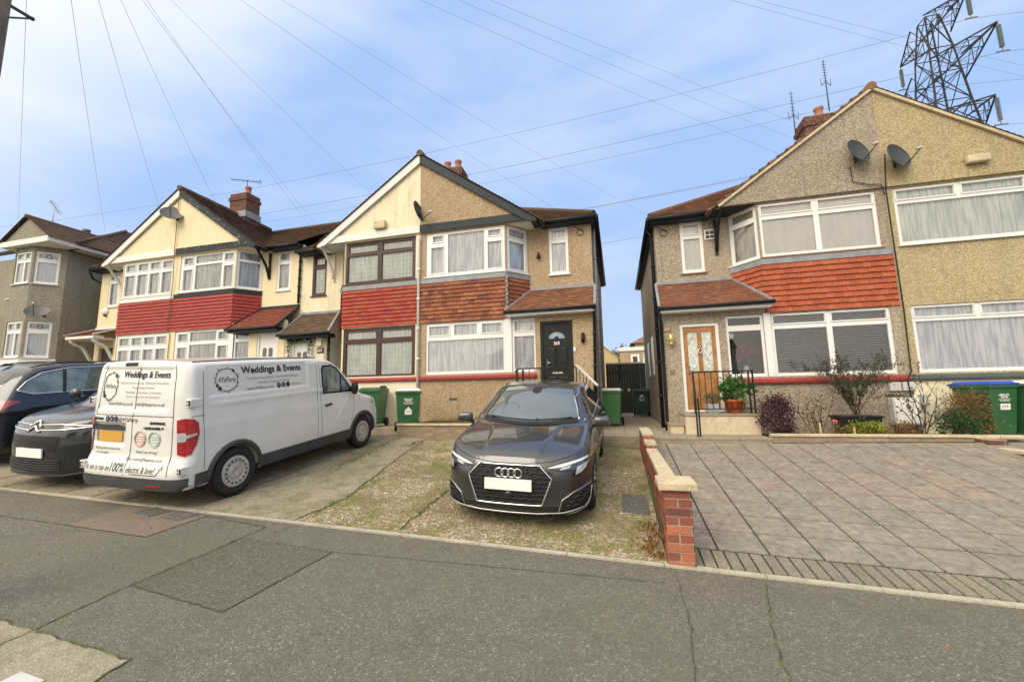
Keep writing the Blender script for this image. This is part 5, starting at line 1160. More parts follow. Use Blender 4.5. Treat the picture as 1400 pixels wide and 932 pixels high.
class Body:
    def __init__(s, name, f, lo, hi, h, mat, root, cut=None):
        V, Q = mesh_sdf(f, lo, hi, h); me = bpy.data.meshes.new(name); me.from_pydata(V.tolist(), [], Q.tolist()); me.polygons.foreach_set('use_smooth', [True]*len(me.polygons)); me.update()
        bm = bmesh.new(); bm.from_mesh(me); bmesh.ops.recalc_face_normals(bm, faces=bm.faces); bm.to_mesh(me); bm.free()
        s.o = link(name, me, mat, root); s.root = root; s.corner = (.84, .14); s.bvh = BVHTree.FromPolygons([tuple(v) for v in V], Q.tolist()); s.f = f
    def hit(s, a, b, axis, off=.003):
        if axis[0] == 'C':
            sg = 1 if axis == 'CR' else -1; d = Vector((-sg, 1, 0)).normalized(); e = Vector((sg, 1, 0)).normalized(); c = Vector((sg*s.corner[0], s.corner[1], b))+e*a
            p, n, i, dist = s.bvh.ray_cast(c-d*2, d)
            if p is None: p, n, i, dist = s.bvh.find_nearest(c)
            return p+(n if n.dot(d) < 0 else -n)*off
        o, d = {'F': ((a, -3, b), (0, 1, 0)), 'B': ((a, 9, b), (0, -1, 0)), 'R': ((3, a, b), (-1, 0, 0)), 'L': ((-3, a, b), (1, 0, 0)), 'T': ((a, b, 4), (0, 0, -1))}[axis]
        p, n, i, dist = s.bvh.ray_cast(Vector(o), Vector(d))
        if p is None:
            far = {'F': (a, 0.3, b), 'B': (a, 4, b), 'R': (.8, a, b), 'L': (-.8, a, b), 'T': (a, b, .9)}[axis]; p, n, i, dist = s.bvh.find_nearest(Vector(far))
        if n.dot(Vector(d)) > 0: n = -n
        return p+n*off
    def decal(s, name, poly, axis, mat, parent=None, off=.003, grid=.04, edge=.0):
        bm = bmesh.new(); vs_ = [bm.verts.new((p[0], p[1], 0)) for p in poly]; bm.faces.new(vs_)
        for k in (0, 1):
            lo, hi = min(p[k] for p in poly), max(p[k] for p in poly); n_ = int((hi-lo)/grid)
            for i in range(1, n_+1):
                co = [0, 0, 0]; no = [0, 0, 0]; co[k] = lo+(hi-lo)*i/(n_+1); no[k] = 1
                bmesh.ops.bisect_plane(bm, geom=bm.verts[:]+bm.edges[:]+bm.faces[:], plane_co=co, plane_no=no, dist=1e-6)
        for v in bm.verts: v.co = s.hit(v.co.x, v.co.y, axis, off)
        me = bpy.data.meshes.new(name); bm.to_mesh(me); bm.free(); me.polygons.foreach_set('use_smooth', [True]*len(me.polygons))
        return link(name, me, mat, parent or s.o)
    def line(s, mb, pts, axis, r, off=0, n=6, closed=False, sub=8):
        P = []
        for a, b in zip(pts, pts[1:]+([pts[0]] if closed else [])):
            for i in range(sub): t = i/sub; P.append(s.hit(a[0]+(b[0]-a[0])*t, a[1]+(b[1]-a[1])*t, axis, off))
        P.append(s.hit(*(pts[0] if closed else pts[-1]), axis, off)); mb.tube(P, r, n)
    def text(s, mb, body, a, b, size, axis, mir=1, off=.004, wid=None, **k):
        v, f = text_mesh(body, size, **k)
        if not v: return
        kx = wid/max(1e-6, max(q[0] for q in v)-min(q[0] for q in v)) if wid else 1
        i0 = [mb.p(*s.hit(a+mir*q[0]*kx, b+q[1], axis, off)) for q in v]
        for q in f: mb.f.append([i0[j] for j in q]); mb.sm.append(False)
    def seam(s, lines, axis, name='seams', r=.004, mat='seam', parent=None, off=-.001):
        m = MB()
        for l in lines: s.line(m, l, axis, r, off)
        return m.build(name, mat, parent or s.o, local=True)
def paint(name, c, rough=.35, metal=.5, coat=1.0, dirt=0):
    n = NT(name).set(rough, metal, .5, coat, .02); cc = c
    if dirt:
        f = n.ramp(n.noise(2.6, 7, .7), [(.42, 0.), (.75, dirt)]); cc = n.mix(f, c, (.42, .40, .33))
        sp_ = n.n.new('ShaderNodeSeparateXYZ'); n.l.new(n.co, sp_.inputs[0]); lo = n.ramp(sp_.outputs[2], [(.25, .42), (.75, 0.)]); lo2 = n.math('MULTIPLY', lo, n.noise(7, 5)); cc = n.mix(lo2, cc, (.36, .33, .27))
    n.col(cc); return n.m
paint('paint_grey', (.075, .078, .082), .32, .75); paint('paint_white', (.76, .76, .73), .35, 0, .8, .22); paint('paint_dark', (.017, .022, .026), .28, .45); paint('paint_navy', (.010, .014, .022), .28, .4)
simple('seam', (.012, .012, .012), .7); simple('rubber', (.018, .018, .018), .85, var=.3, scale=15, bump=.002); simple('plastic_dark', (.035, .036, .038), .65, var=.2); simple('plastic_worn', (.055, .058, .06), .75, var=.25, scale=4)
n = NT('car_glass').set(.02, 0, .9, .8, .01); n.col((.02, .024, .026))
n = NT('screen_glass').set(.03, 0, .9, .9, .01); n.col(n.ramp(n.noise(1.5, 3), [(.3, (.07, .088, .09)), (.7, (.115, .14, .14))]))
n = NT('painted_light_glass').set(.04, 0, .8, .8, .01); n.col(n.ramp(n.noise(3.5, 4), [(.35, (.07, .095, .09)), (.65, (.22, .28, .26))]))  # pale green mottle stands in for light seen through and reflected in panes
simple('gloss_black', (.010, .010, .011), .12, coat=.6); simple('grille_bar', (.028, .029, .031), .3); simple('lamp_clear', (.55, .57, .60), .1, .3, coat=1, var=.2, scale=20); simple('lamp_dark', (.055, .058, .062), .1, .3, coat=1, var=.3, scale=12); simple('lamp_white', (.85, .86, .88), .2, coat=1, var=.03)
n = NT('lamp_red').set(.12, 0, .6, 1); n.col(n.ramp(n.noise(14, 2), [(.35, (.30, .006, .012)), (.7, (.46, .02, .03))]))
simple('plate_white', (.84, .84, .82), .5, var=.02); simple('plate_yellow', (.62, .34, .05), .5, var=.05); simple('sticker_black', (.02, .02, .025), .6, var=.05); simple('sticker_grey', (.30, .29, .27), .6, var=.05); simple('sticker_purple', (.05, .03, .09), .6, var=.05); simple('sticker_pink', (.62, .40, .34), .6, var=.05); simple('sticker_green', (.42, .55, .47), .6, var=.05)
simple('alloy', (.42, .43, .45), .3, .9); simple('alloy_dark', (.10, .10, .105), .35, .7); simple('wheel_trim', (.48, .47, .44), .45, .3, var=.2, scale=9)
def wheel(root, x, y, r, w, style, rimr=.66):
    e_ = bpy.data.objects.new('wheel', None); COL.objects.link(e_); e_.parent = root; e_.location = (x, y, r); e_.empty_display_size = .1
    s_ = 1 if x > 0 else -1; X = lambda q: s_*q
    m = MB(); rr = r*rimr
    m.lathe([(rr, X(-w/2)), (r*.93, X(-w/2)), (r*.985, X(-w*.40)), (r, X(-w*.2)), (r, X(w*.2)), (r*.985, X(w*.40)), (r*.93, X(w/2)), (rr*1.04, X(w*.47)), (rr, X(w*.36))], axis='X', n=44); m.build('tyre', 'rubber', e_, local=True)
    m = MB()
    if style == 'trim':
        m.lathe([(rr*1.0, X(w*.36)), (rr*.96, X(w*.46)), (rr*.86, X(w*.43)), (rr*.80, X(w*.44)), (rr*.62, X(w*.46)), (rr*.58, X(w*.40)), (rr*.50, X(w*.40)), (rr*.44, X(w*.45)), (rr*.18, X(w*.47)), (rr*.15, X(w*.42)), (.001, X(w*.42))], axis='X', n=44); m.build('rim', 'wheel_trim', e_, local=True)
        m = MB()
        for k in range(16):
            a = 2*math.pi*k/16; c = (X(w*.452), rr*.71*math.cos(a), rr*.71*math.sin(a)); m.lathe([(.001, X(.006)), (rr*.062, X(.004)), (rr*.07, X(-.004))], c, 'X', 10)
        m.build('vent_holes', 'seam', e_, local=True)
    else:
        m.lathe([(rr*1.0, X(w*.36)), (rr*.97, X(w*.45)), (rr*.90, X(w*.42)), (rr*.88, X(w*.1)), (.001, X(w*.1))], axis='X', n=44)
        m.build('rim', 'alloy_dark', e_, local=True); m = MB()
        for k in range(style):
            a = 2*math.pi*k/style
            for da in (-.16, .16):
                p0 = Vector((X(w*.36), rr*.14*math.cos(a), rr*.14*math.sin(a))); p1 = Vector((X(w*.42), rr*.93*math.cos(a+da), rr*.93*math.sin(a+da))); m.bar(p0, p1, .03, .035, up=(1, 0, 0))
        m.lathe([(.001, X(w*.40)), (rr*.16, X(w*.39)), (rr*.2, X(w*.3))], axis='X', n=16); m.build('spokes', 'alloy', e_, local=True)
    return e_
def car_sdf(p):
    L = p['L']; zl, hw, tp = tab(p['zl']), tab(p['hw']), tab(p['tp']); e0x, e0z, e1x, e1z = tab(p['e0x']), tab(p['e0z']), tab(p['e1x']), tab(p['e1z']); zg = tab(p['zg']); r = p['r']
    def f(x, y, z):
        a = np.abs(x); top = z-(zl(y)-p.get('cr1', .05)*(a/.85)**2.2+p.get('hood', lambda a, y: 0)(a, y))
        low = smax(top, a-(hw(z)-tp(y)), p.get('k1', .09)); en = smax(e0x(a)+e0z(z)-y, y-(L-e1x(a)-e1z(z)), .05)
        low = smax(low, en, p.get('k2', .07)); low = smax(low, p['zb']-z, .05)
        sh = p['sw']*(a/.7)**2*np.tanh((p['mid']-y)/.5)
        gh = smax(z-(zg(y-sh)-p.get('cr2', .035)*(a/.6)**2), a-(p['gx']-p['gs']*(z-p['gz'])), .07); gh = smax(gh, p['gz']-.2-z, .02)
        b = smin(low, gh, p.get('kb', .03))
        if 'side' in p: b = b+p['side'](a, y, z)
        for yw in p['yw']:
            c = smax(np.sqrt((y-yw)**2+(z-r)**2)-(r+.045), .60-a, .01); b = smax(b, -c, .012)
        return b
    return f
# ---- dark grey hatchback on the gravelly drive
A = dict(L=4.34, r=.325, yw=(.87, 3.50), zb=.17, zl=[(-.1,.66),(.0,.70),(.06,.745),(.15,.80),(.3,.853),(.6,.922),(.9,.975),(1.2,1.01),(1.6,1.02),(3.4,1.02),(4.0,1.02),(4.25,.98),(4.4,.90)],
  hw=[(.1,.84),(.25,.885),(.45,.905),(.62,.908),(.8,.895),(.92,.875),(1.1,.84)], tp=[(-.1,.12),(.2,.07),(.6,.012),(1.0,0),(3.4,0),(3.9,.02),(4.4,.09)],
  e0x=[(0,0),(.2,.006),(.36,.022),(.5,.055),(.62,.105),(.72,.175),(.80,.27),(.86,.42),(.93,.75)], e0z=[(.1,.07),(.2,.015),(.3,0),(.5,0),(.6,.015),(.7,.05),(.85,.14)],
  e1x=[(0,0),(.5,.03),(.7,.1),(.9,.35)], e1z=[(.1,.08),(.4,0),(.7,.02),(1.0,.1)],
  zg=[(.6,.76),(.95,.98),(1.2,1.105),(1.5,1.25),(1.8,1.38),(2.05,1.435),(2.4,1.46),(2.9,1.44),(3.4,1.37),(3.8,1.22),(4.15,1.02),(4.4,.8)], sw=.16, mid=2.4, gx=.865, gs=.50, gz=.96,
  hood=lambda a, y: -.016*sst(a, .30+.16*y-.025, .30+.16*y+.02)*(1-sst(y, 1.0, 1.3))*sst(y, .0, .25)+.0, k1=.10, kb=.025,
  side=lambda a, y, z: .010*sst(z, .70, .72)*(1-sst(z, .72, .80))*sst(y, .9, 1.1)*(1-sst(y, 3.9, 4.1)))
ax_, ay_ = -1.255, 4.62
car = thing('parked_car', 'dark grey hatchback parked nose out on the gravelly drive, four ring badge on its grille', 'car', (ax_, ay_, G(ax_, 4.62)+.006), (.0997, .036, 0))
B = Body('body', car_sdf(A), (-1.02, -.12, .08), (1.02, 4.5, 1.52), .021, 'paint_grey', car)
for sx in (-1, 1):
    for y in A['yw']: wheel(car, sx*.80, y, .325, .21, 5)
m = MB(); m.box(-.62, .62, .4, 4.0, .2, .5); m.build('underbody', 'seam', car, local=True)
hexg = [(-.345,.685),(.345,.685),(.475,.555),(.37,.275),(-.37,.275),(-.475,.555)]
B.decal('grille', hexg, 'F', 'seam', car, .004, .05)
def inpoly(p, poly):
    c = False; n_ = len(poly)
    for i in range(n_):
        (x0, y0), (x1, y1) = poly[i], poly[i-1]
        if (y0 > p[1]) != (y1 > p[1]) and p[0] < (x1-x0)*(p[1]-y0)/(y1-y0)+x0: c = not c
    return c
def honeycomb(name, poly, cw, ch, parent, off=.012, r=.0055):
    m = MB(); xs0, xs1 = min(p[0] for p in poly), max(p[0] for p in poly); z0, z1 = min(p[1] for p in poly), max(p[1] for p in poly); row = 0; z = z0
    while z < z1+ch:
        x = xs0-(cw/2 if row % 2 else 0)
        while x < xs1+cw:
            P = [(x-cw*.5, z), (x-cw*.30, z+ch*.5), (x+cw*.30, z+ch*.5), (x+cw*.5, z), (x+cw*.30, z-ch*.5)]
            for a, b in zip(P[:3], P[1:4]):
                if inpoly(((a[0]+b[0])/2, (a[1]+b[1])/2), poly): m.tube([B.hit(*a, 'F', off), B.hit(*b, 'F', off)], r, 4)
            x += cw
        z += ch*.5*1.0 if False else ch; row += 1
    return m.build(name, 'grille_bar', parent, local=True)
gb = honeycomb('honeycomb', hexg, .104, .046, car, .012, .0085)
m = MB(); B.line(m, hexg, 'F', .0095, .016, 6, True, 10); m.build('grille_frame', 'chrome', car, local=True)
m = MB(); m.hexa([B.hit(x, z, 'F', .012) for x, z in ((-.265, .432), (.265, .432), (.265, .545), (-.265, .545))], [B.hit(x, z, 'F', .03)+Vector((0, -.02, 0)) for x, z in ((-.265, .432), (.265, .432), (.265, .545), (-.265, .545))]); m.build('number_plate', 'plate_white', car, local=True)
m = MB()
for k in range(4):
    cx = (k-1.5)*.071; c0 = B.hit(cx, .612, 'F', .022); m.tube([(c0.x+.047*math.cos(t*.2618), B.hit(0, .612, 'F', .02+.002*(k % 2)).y+.0, .612+.047*math.sin(t*.2618)) for t in range(25)], .0075, 6, cap=False)
m.build('ring_badge', 'chrome', car, local=True)
m = MB(); m.lathe([(.001, -.012), (.045, -.01), (.05, .0)], tuple(B.hit(0, .37, 'F', .01)), 'Y', 14); m.build('radar_cover', 'gloss_black', car, local=True)
for s_ in (-1, 1):
    q = lambda pts: [(s_*a, b) for a, b in pts]
    hl = B.decal('headlight', q([(.40,.658),(.52,.690),(.68,.722),(.80,.742),(.855,.748),(.868,.70),(.835,.625),(.755,.565),(.70,.57),(.70,.61),(.56,.625)]), 'F', 'gloss_black', car, .004, .03)
    B.decal('lamp_interior', q([(.47,.662),(.60,.690),(.80,.722),(.835,.70),(.80,.66),(.735,.655),(.70,.64),(.58,.645)]), 'F', 'lamp_dark', hl, .0055, .03)
    B.decal('daylight_strip', q([(.42,.662),(.52,.692),(.68,.724),(.80,.744),(.845,.748),(.84,.728),(.70,.702),(.56,.672)]), 'F', 'lamp_white', hl, .007, .03)
    B.decal('corner_lamp', q([(.775,.60),(.82,.635),(.845,.69),(.80,.685),(.735,.66),(.72,.58)]), 'F', 'lamp_clear', hl, .007, .03)
    B.decal('projector', q([(.56,.643),(.66,.66),(.68,.69),(.58,.668)]), 'F', 'lamp_clear', hl, .006, .03)
    inp = q([(.53,.215),(.60,.33),(.70,.385),(.83,.43),(.865,.40),(.85,.30),(.80,.235)])
    B.decal('side_intake', inp, 'F', 'seam', car, .004, .03); honeycomb('intake_mesh', q([(.66,.24),(.66,.36),(.83,.42),(.855,.38),(.84,.30),(.79,.245)]), .09, .045, car, .010, .007)
    m = MB(); B.line(m, q([(.545,.20),(.585,.325),(.70,.40),(.845,.445),(.878,.42)]), 'F', .007, .006); m.build('intake_trim', 'alloy', car, local=True)
    B.decal('intake_blade', q([(.51,.195),(.60,.20),(.76,.225),(.835,.25),(.868,.36),(.872,.29),(.84,.20),(.75,.165),(.56,.165)]), 'F', 'paint_grey', car, .016, .03)
    m = MB(); B.line(m, [(s_*.868, .40), (s_*.85, .27), (s_*.80, .205), (s_*.62, .175)], 'F', .007, .02); m.build('bumper_trim', 'alloy', car, local=True)
    sd_ = 'R' if s_ > 0 else 'L'
    B.decal('side_window', [(1.33,1.03),(1.72,1.25),(2.02,1.365),(2.35,1.393),(2.85,1.378),(3.25,1.313),(3.55,1.19),(3.62,1.07),(3.4,1.04)], sd_, 'car_glass', car, .004, .05)
    m = MB(); B.line(m, [(1.26,1.02),(1.70,1.27),(2.02,1.388),(2.35,1.416),(2.85,1.40),(3.3,1.328),(3.64,1.15)], sd_, .009, .004); m.build('window_trim', 'chrome' if s_ > 0 else 'gloss_black', car, local=True)
    m = MB(); B.line(m, [(1.30,1.015),(3.60,1.04)], sd_, .008, .003); m.build('window_trim', 'chrome', car, local=True)
    B.seam([[(1.15,.25),(1.12,.6),(1.22,.94)],[(2.28,.25),(2.30,.95)],[(3.15,.3),(3.35,.7),(3.45,.98)],[(1.15,.25),(3.1,.25)]], sd_, parent=car)
    m = MB(); B.line(m, [(2.0,.82),(2.2,.825)], sd_, .014, .014); B.line(m, [(3.05,.835),(3.25,.84)], sd_, .014, .014); m.build('door_handles', 'paint_grey', car, local=True)
    c = (s_*.975, 1.22, 1.005); m = MB(); m.hexa([(c[0]-.105, c[1]-.05, c[2]-.06), (c[0]+.105, c[1]-.03, c[2]-.05), (c[0]+.10, c[1]-.02, c[2]+.07), (c[0]-.105, c[1]-.04, c[2]+.06)], [(c[0]-.11, c[1]+.06, c[2]-.07), (c[0]+.11, c[1]+.06, c[2]-.06), (c[0]+.11, c[1]+.06, c[2]+.08), (c[0]-.11, c[1]+.06, c[2]+.07)]); mo_ = m.build('mirror', 'paint_grey', car, local=True, bevel=.032); [setattr(q, 'use_smooth', True) for q in mo_.data.polygons]
    m = MB(); m.box(c[0]-.095, c[0]+.095, c[1]+.05, c[1]+.068, c[2]-.05, c[2]+.06); m.tube([(s_*.86, 1.27, .94), (s_*.93, 1.23, .965)], .022, 6); m.build('mirror_base', 'gloss_black', car, local=True)
    m = MB(); m.lathe([(.30, 0), (.372, 0)], (s_*.62, .87, .325), 'X', 30); m.build('wheel_liner', 'seam', car, local=True)
    B.seam([[(s_*.16, .70), (s_*.46, .728), (s_*.78, .80)]], 'F', parent=car, r=.005)
B.seam([[(-.17, .705), (.17, .705)]], 'F', parent=car, r=.005)
B.decal('lower_grille', [(-.62,.195),(-.52,.255),(.52,.255),(.62,.195)], 'F', 'gloss_black', car, .004, .04)
m = MB(); B.line(m, [(-.80,.225),(-.6,.20),(-.2,.192),(.2,.192),(.6,.20),(.80,.225)], 'F', .010, .022); m.build('splitter', 'alloy', car, local=True)
scr = B.decal('windscreen', [(-0.655,1.045),(-0.6,1.030),(-0.3,1.007),(0,1.000),(0.3,1.007),(0.6,1.030),(0.655,1.045),(0.6,1.232),(0.515,1.384),(0.3,1.404),(0,1.410),(-0.3,1.404),(-0.515,1.384),(-0.6,1.232)], 'F', 'screen_glass', car, .004, .045)
m = MB(); B.line(m, [(-0.665,1.040),(-0.61,1.232),(-0.522,1.394),(-0.3,1.416),(0,1.422),(0.3,1.416),(0.522,1.394),(0.61,1.232),(0.665,1.040)], 'F', .011, .003); m.build('screen_surround', 'gloss_black', scr, local=True)
B.decal('sensor_housing', [(-0.06,1.402),(-0.07,1.347),(-0.03,1.322),(0.03,1.322),(0.07,1.347),(0.06,1.402)], 'F', 'seam', scr, .006, .03)
B.decal('cowl', [(-0.68,0.990),(-0.64,1.043),(-0.3,1.010),(0,1.003),(0.3,1.010),(0.64,1.043),(0.68,0.990),(0.3,0.983),(0,0.980),(-0.3,0.983)], 'F', 'seam', car, .006, .04)
m = MB()
for a, b in (((-0.55,1.030), (0.02,1.017)), ((0.02,1.013), (0.58,1.035))): B.line(m, [a, b], 'F', .010, .02)
m.build('wipers', 'seam', car, local=True)
m = MB(); m.tube([(.13, 1.02, 1.05), (.13, 1.05, 1.05)], .01, 5); m.build('washer_jet', 'seam', car, local=True)
m = MB(); c = [(.33+.14*math.cos(t*.5236), 1.52, 1.03+.14*math.sin(t*.5236)) for t in range(13)]
m = MB(); B.line(m, [(-.30+.12*math.cos(t*.4488), 1.13+.075*math.sin(t*.4488)) for t in range(0, 8)], 'F', .006, .0035); m.build('steering_wheel', 'lamp_dark', scr, local=True)

# ---- white panel van, nose in
def van_f():
    zt = tab([(-.1,1.80),(.1,1.86),(.4,1.885),(1.5,1.90),(2.4,1.895),(2.7,1.875),(2.95,1.79),(3.2,1.60),(3.45,1.37),(3.62,1.22),(3.75,1.15),(4.0,1.08),(4.3,.99),(4.5,.85),(4.7,.5)], 800)
    hw = tab([(.2,.855),(.4,.88),(.7,.892),(1.0,.888),(1.12,.875),(1.5,.845),(1.75,.815),(1.95,.78)]); ft = tab([(0,0),(.4,.02),(.65,.09),(.8,.22),(.9,.5)]); fz = tab([(.2,.05),(.4,0),(.6,.0),(.8,.05),(1.0,.14),(1.2,.3)])
    rz = tab([(.2,.02),(.45,.0),(.58,.035),(.68,.075),(1.1,.10),(1.5,.135),(1.9,.20)]); rx = tab([(0,0),(.5,.008),(.7,.03),(.82,.075),(.9,.16)])
    def f(x, y, z):
        a = np.abs(x); w_ = hw(z)
        rec = sst(y, .40, .43)*(1-sst(y, 2.18, 2.22))*sst(z, 1.385, 1.415)*(1-sst(z, 1.78, 1.81))
        cre = .010*np.exp(-((z-1.29)/.03)**2)*sst(y, .4, .6)*(1-sst(y, 3.6, 3.9))
        side = a-(w_-.016*rec+cre-.03*sst(y, 3.7, 4.5))
        rr = sst(x, -.72, -.69)*(1-sst(x, .55, .58))*sst(z, 1.23, 1.26)*(1-sst(z, 1.76, 1.79))
        pr = sst(x, -.72, -.69)*(1-sst(x, -.14, -.11))*sst(z, .78, .81)*(1-sst(z, 1.05, 1.08))
        rear = rz(z)+rx(a)+.016*rr+.03*pr-y
        b = smax(z-(zt(y)-.035*(a/.8)**2), side, .11); b = smax(b, rear, .05); b = smax(b, y-(4.555-ft(a)-fz(z)), .08); b = smax(b, .27-z, .04)
        for yw in (.80, 3.715):
            c = smax(np.sqrt((y-yw)**2+(z-.33)**2)-.385, .6-a, .01); b = smax(b, -c, .01)
        return b
    return f
vx, vy = -6.09, 3.98
van = thing('panel_van', 'white panel van with Weddings & Events lettering parked nose in', 'van', (vx, vy, G(vx, 4.2)-.02+.004), (.0997, .036, 0))
B = Body('body', van_f(), (-1.0, -.15, .18), (1.0, 4.7, 2.0), .021, 'paint_white', van)
for sx in (-1, 1):
    for y in (.80, 3.715): wheel(van, sx*.79, y, .33, .20, 'trim')
m = MB(); m.box(-.6, .6, .3, 4.3, .3, .6); m.build('underbody', 'seam', van, local=True)
for s_, sd_ in ((1, 'R'), (-1, 'L')):
    B.seam([[(.34,.48),(.33,1.12),(.37,1.80)],[(2.40,.47),(2.40,1.12),(2.42,1.78)],[(2.49,1.78),(2.48,1.10),(2.50,.47)],[(3.42,1.17),(3.05,1.66),(2.9,1.745),(2.5,1.79)],[(3.40,1.13),(3.42,.8),(3.33,.62)],[(.20,1.17),(.36,1.17)]], sd_, parent=van)
    for yw in (.80, 3.715):
        m = MB(); P = []
        for k in range(15):
            a = math.pi*(-.06+1.12*k/14); P.append((yw+.405*math.cos(a), .33+.405*math.sin(a)))
        m.tube([B.hit(*q, sd_, .002) for q in P], .034, 6); m.build('arch_trim', 'plastic_worn', van, local=True)
    B.decal('sill_trim', [(1.20,.29),(1.19,.46),(3.31,.46),(3.32,.29)], sd_, 'plastic_worn', van, .012, .08)
    B.decal('bumper_corner', [(.22,.30),(.22,.455),(.40,.46),(.41,.30)], sd_, 'plastic_worn', van, .008, .05)
    wn = B.decal('door_window', [(2.53,1.215),(2.53,1.66),(2.57,1.73),(2.80,1.735),(2.95,1.68),(3.14,1.49),(3.36,1.24),(3.38,1.20),(3.30,1.19)], sd_, 'seam', van, .004, .05)
    B.decal('door_glass', [(2.56,1.24),(2.56,1.645),(2.60,1.70),(2.79,1.705),(2.92,1.65),(3.09,1.475),(3.27,1.27),(3.26,1.23)], sd_, 'painted_light_glass', wn, .007, .05)
    m = MB(); B.line(m, [(3.02,1.23),(3.04,1.52)], sd_, .016, .008); m.build('quarter_pillar', 'seam', wn, local=True)
    m = MB(); B.line(m, [(2.58,1.005),(2.74,1.015)], sd_, .020, .012); h_ = m.build('door_handle', 'seam', van, local=True)
    B.decal('lock_cover', [(2.60,.90),(2.68,.90),(2.68,.96),(2.60,.96)], sd_, 'paint_white', van, .006, .04)
    m = MB(); m.sphere((s_*.985, 3.30, 1.26), .125, 14, (.62, .5, 1.0)); m.tube([(s_*.84, 3.36, 1.2), (s_*.95, 3.32, 1.22)], .03, 6); m.build('mirror', 'seam', van, local=True)
    B.decal('headlight', [(4.02,.90),(4.12,1.0),(4.34,.96),(4.44,.84),(4.42,.78),(4.25,.84)], sd_, 'lamp_clear', van, .005, .04)
    m = MB(); B.line(m, [(2.85,.66),(3.05,.90),(3.25,1.08)], sd_, .012, -.004); m.build('door_crease', 'paint_white', van, local=True)
    cs = 'C'+sd_
    lt = B.decal('tail_light', [(-.09,.71),(-.10,1.13),(-.02,1.15),(.07,1.14),(.115,1.09),(.125,.96),(.10,.82),(.05,.71),(-.02,.685)], cs, 'lamp_red', van, .010, .03)
    B.decal('lamp_band', [(-.09,.86),(-.093,.97),(-.03,.975),(.0,.97),(.0,.87),(-.03,.86)], cs, 'lamp_clear', lt, .014, .03)
    B.decal('lamp_strip', [(.0,.90),(.0,.945),(.10,.965),(.105,.94)], cs, 'lamp_clear', lt, .014, .03)
    for z in (1.34, .52):
        m = MB(); a = B.hit(s_*.80, z, 'F', .0); m.box(min(a.x, a.x+s_*.075), max(a.x, a.x+s_*.075), a.y-.022, a.y+.14, z-.05, z+.05); hg = m.build('door_hinge', 'paint_white', van, local=True, bevel=.008)
        m = MB()
        for dz in (-.022, .022): m.lathe([(.001, -.004), (.011, -.003), (.013, 0)], (a.x+s_*.02, a.y-.022, z+dz), 'Y', 8)
        m.box(min(a.x+s_*.045, a.x+s_*.07), max(a.x+s_*.045, a.x+s_*.07), a.y-.026, a.y-.021, z-.035, z+.035); m.build('hinge_bolts', 'seam', hg, local=True)
B.seam([[(.0,.44),(.0,1.1),(.0,1.82)],[(.68,.46),(.655,.62),(.65,1.15),(.62,1.70),(.58,1.82)],[(-.70,1.17),(-.66,1.70),(-.6,1.82)],[(-.68,1.17),(.65,1.17)]], 'F', parent=van, r=.0055)
B.decal('rear_bumper', [(-.86,.285),(-.875,.425),(-.6,.43),(0,.43),(.6,.43),(.875,.425),(.86,.285)], 'F', 'plastic_worn', van, .012, .06)
B.decal('bumper_reflector', [(.40,.33),(.40,.35),(.62,.355),(.62,.335)], 'F', 'lamp_red', van, .016, .05)
B.decal('plate_garnish', [(-.74,.975),(-.725,1.06),(-.16,1.06),(-.145,.975)], 'F', 'plastic_dark', van, .02, .04)
B.decal('number_plate', [(-.64,.825),(-.64,.965),(-.19,.965),(-.19,.825)], 'F', 'plate_yellow', van, .014, .06)
B.decal('plate_band', [(-.675,.825),(-.675,.965),(-.642,.965),(-.642,.825)], 'F', 'bin_green', van, .014, .06)
B.decal('brake_lamp', [(-.27,1.80),(-.27,1.845),(-.05,1.85),(-.05,1.805)], 'F', 'seam', van, .006, .04)
m = MB()
for x in (-.72, .72): m.tube([B.hit(x, y, 'T', .002) for y in np.linspace(.3, 2.5, 12)], .012, 5)
m.build('roof_channels', 'plastic_worn', van, local=True)
# lettering
lb, lg = MB(), MB()
B.text(lb, 'Weddings & Events', .12, 1.69, .115, 'F', wid=.80, bold=.0030)
for tx, z, w_ in (('Bespoke and Eco-friendly Wedding & Event Decor', 1.585, .84), ('Prop hiring & more!', 1.525, .38), ('Weddings · Occasions · Corporate', 1.465, .62), ('Get in contact for our brochure!', 1.41, .58)): B.text(lg, tx, .10, z, .045, 'F', wid=w_)
B.text(lb, 'www.4YaParty.co.uk', -.27, 1.315, .052, 'F', wid=.44); B.text(lb, 'info@4yaparty.co.uk', .25, 1.315, .052, 'F', wid=.47)
B.text(lb, '@4YaParty', -.085, 1.115, .075, 'F', wid=.35, shear=.25)
B.text(lb, 'MAXUS', -.64, 1.115, .036, 'F', wid=.22, bold=.004); B.text(lb, 'IMPERIAL', .42, 1.085, .038, 'F', wid=.26, bold=.004, shear=.2); B.text(lb, 'eDELIVER 3', .36, 1.02, .040, 'F', wid=.34, bold=.004)
B.text(lb, "Nothing left on site in this", -.42, .745, .045, 'F', wid=.48, shear=.3); B.text(lb, "van overnight!", -.50, .69, .045, 'F', wid=.24, shear=.3)
B.text(lb, "How's my driving?", .27, .725, .048, 'F', wid=.36, shear=.3); B.text(lb, "Email: admin@4yaparty.co.uk", .25, .635, .05, 'F', wid=.60, shear=.3)
B.text(lb, 'This van is run on', -.52, .515, .10, 'F', wid=.50, shear=.15); B.text(lb, '100%', -.14, .525, .15, 'F', wid=.23); B.text(lb, 'electric & love!', .26, .515, .105, 'F', wid=.46, shear=.15)
B.text(lb, 'Weddings & Events', 1.50, 1.715, .135, 'R', wid=1.14, bold=.0042)
for tx, z, w_ in (('Transforming spaces into beautiful places,', 1.595, 1.0), ('without costing the Earth', 1.525, .60)): B.text(lg, tx, 1.50, z, .058, 'R', wid=w_)
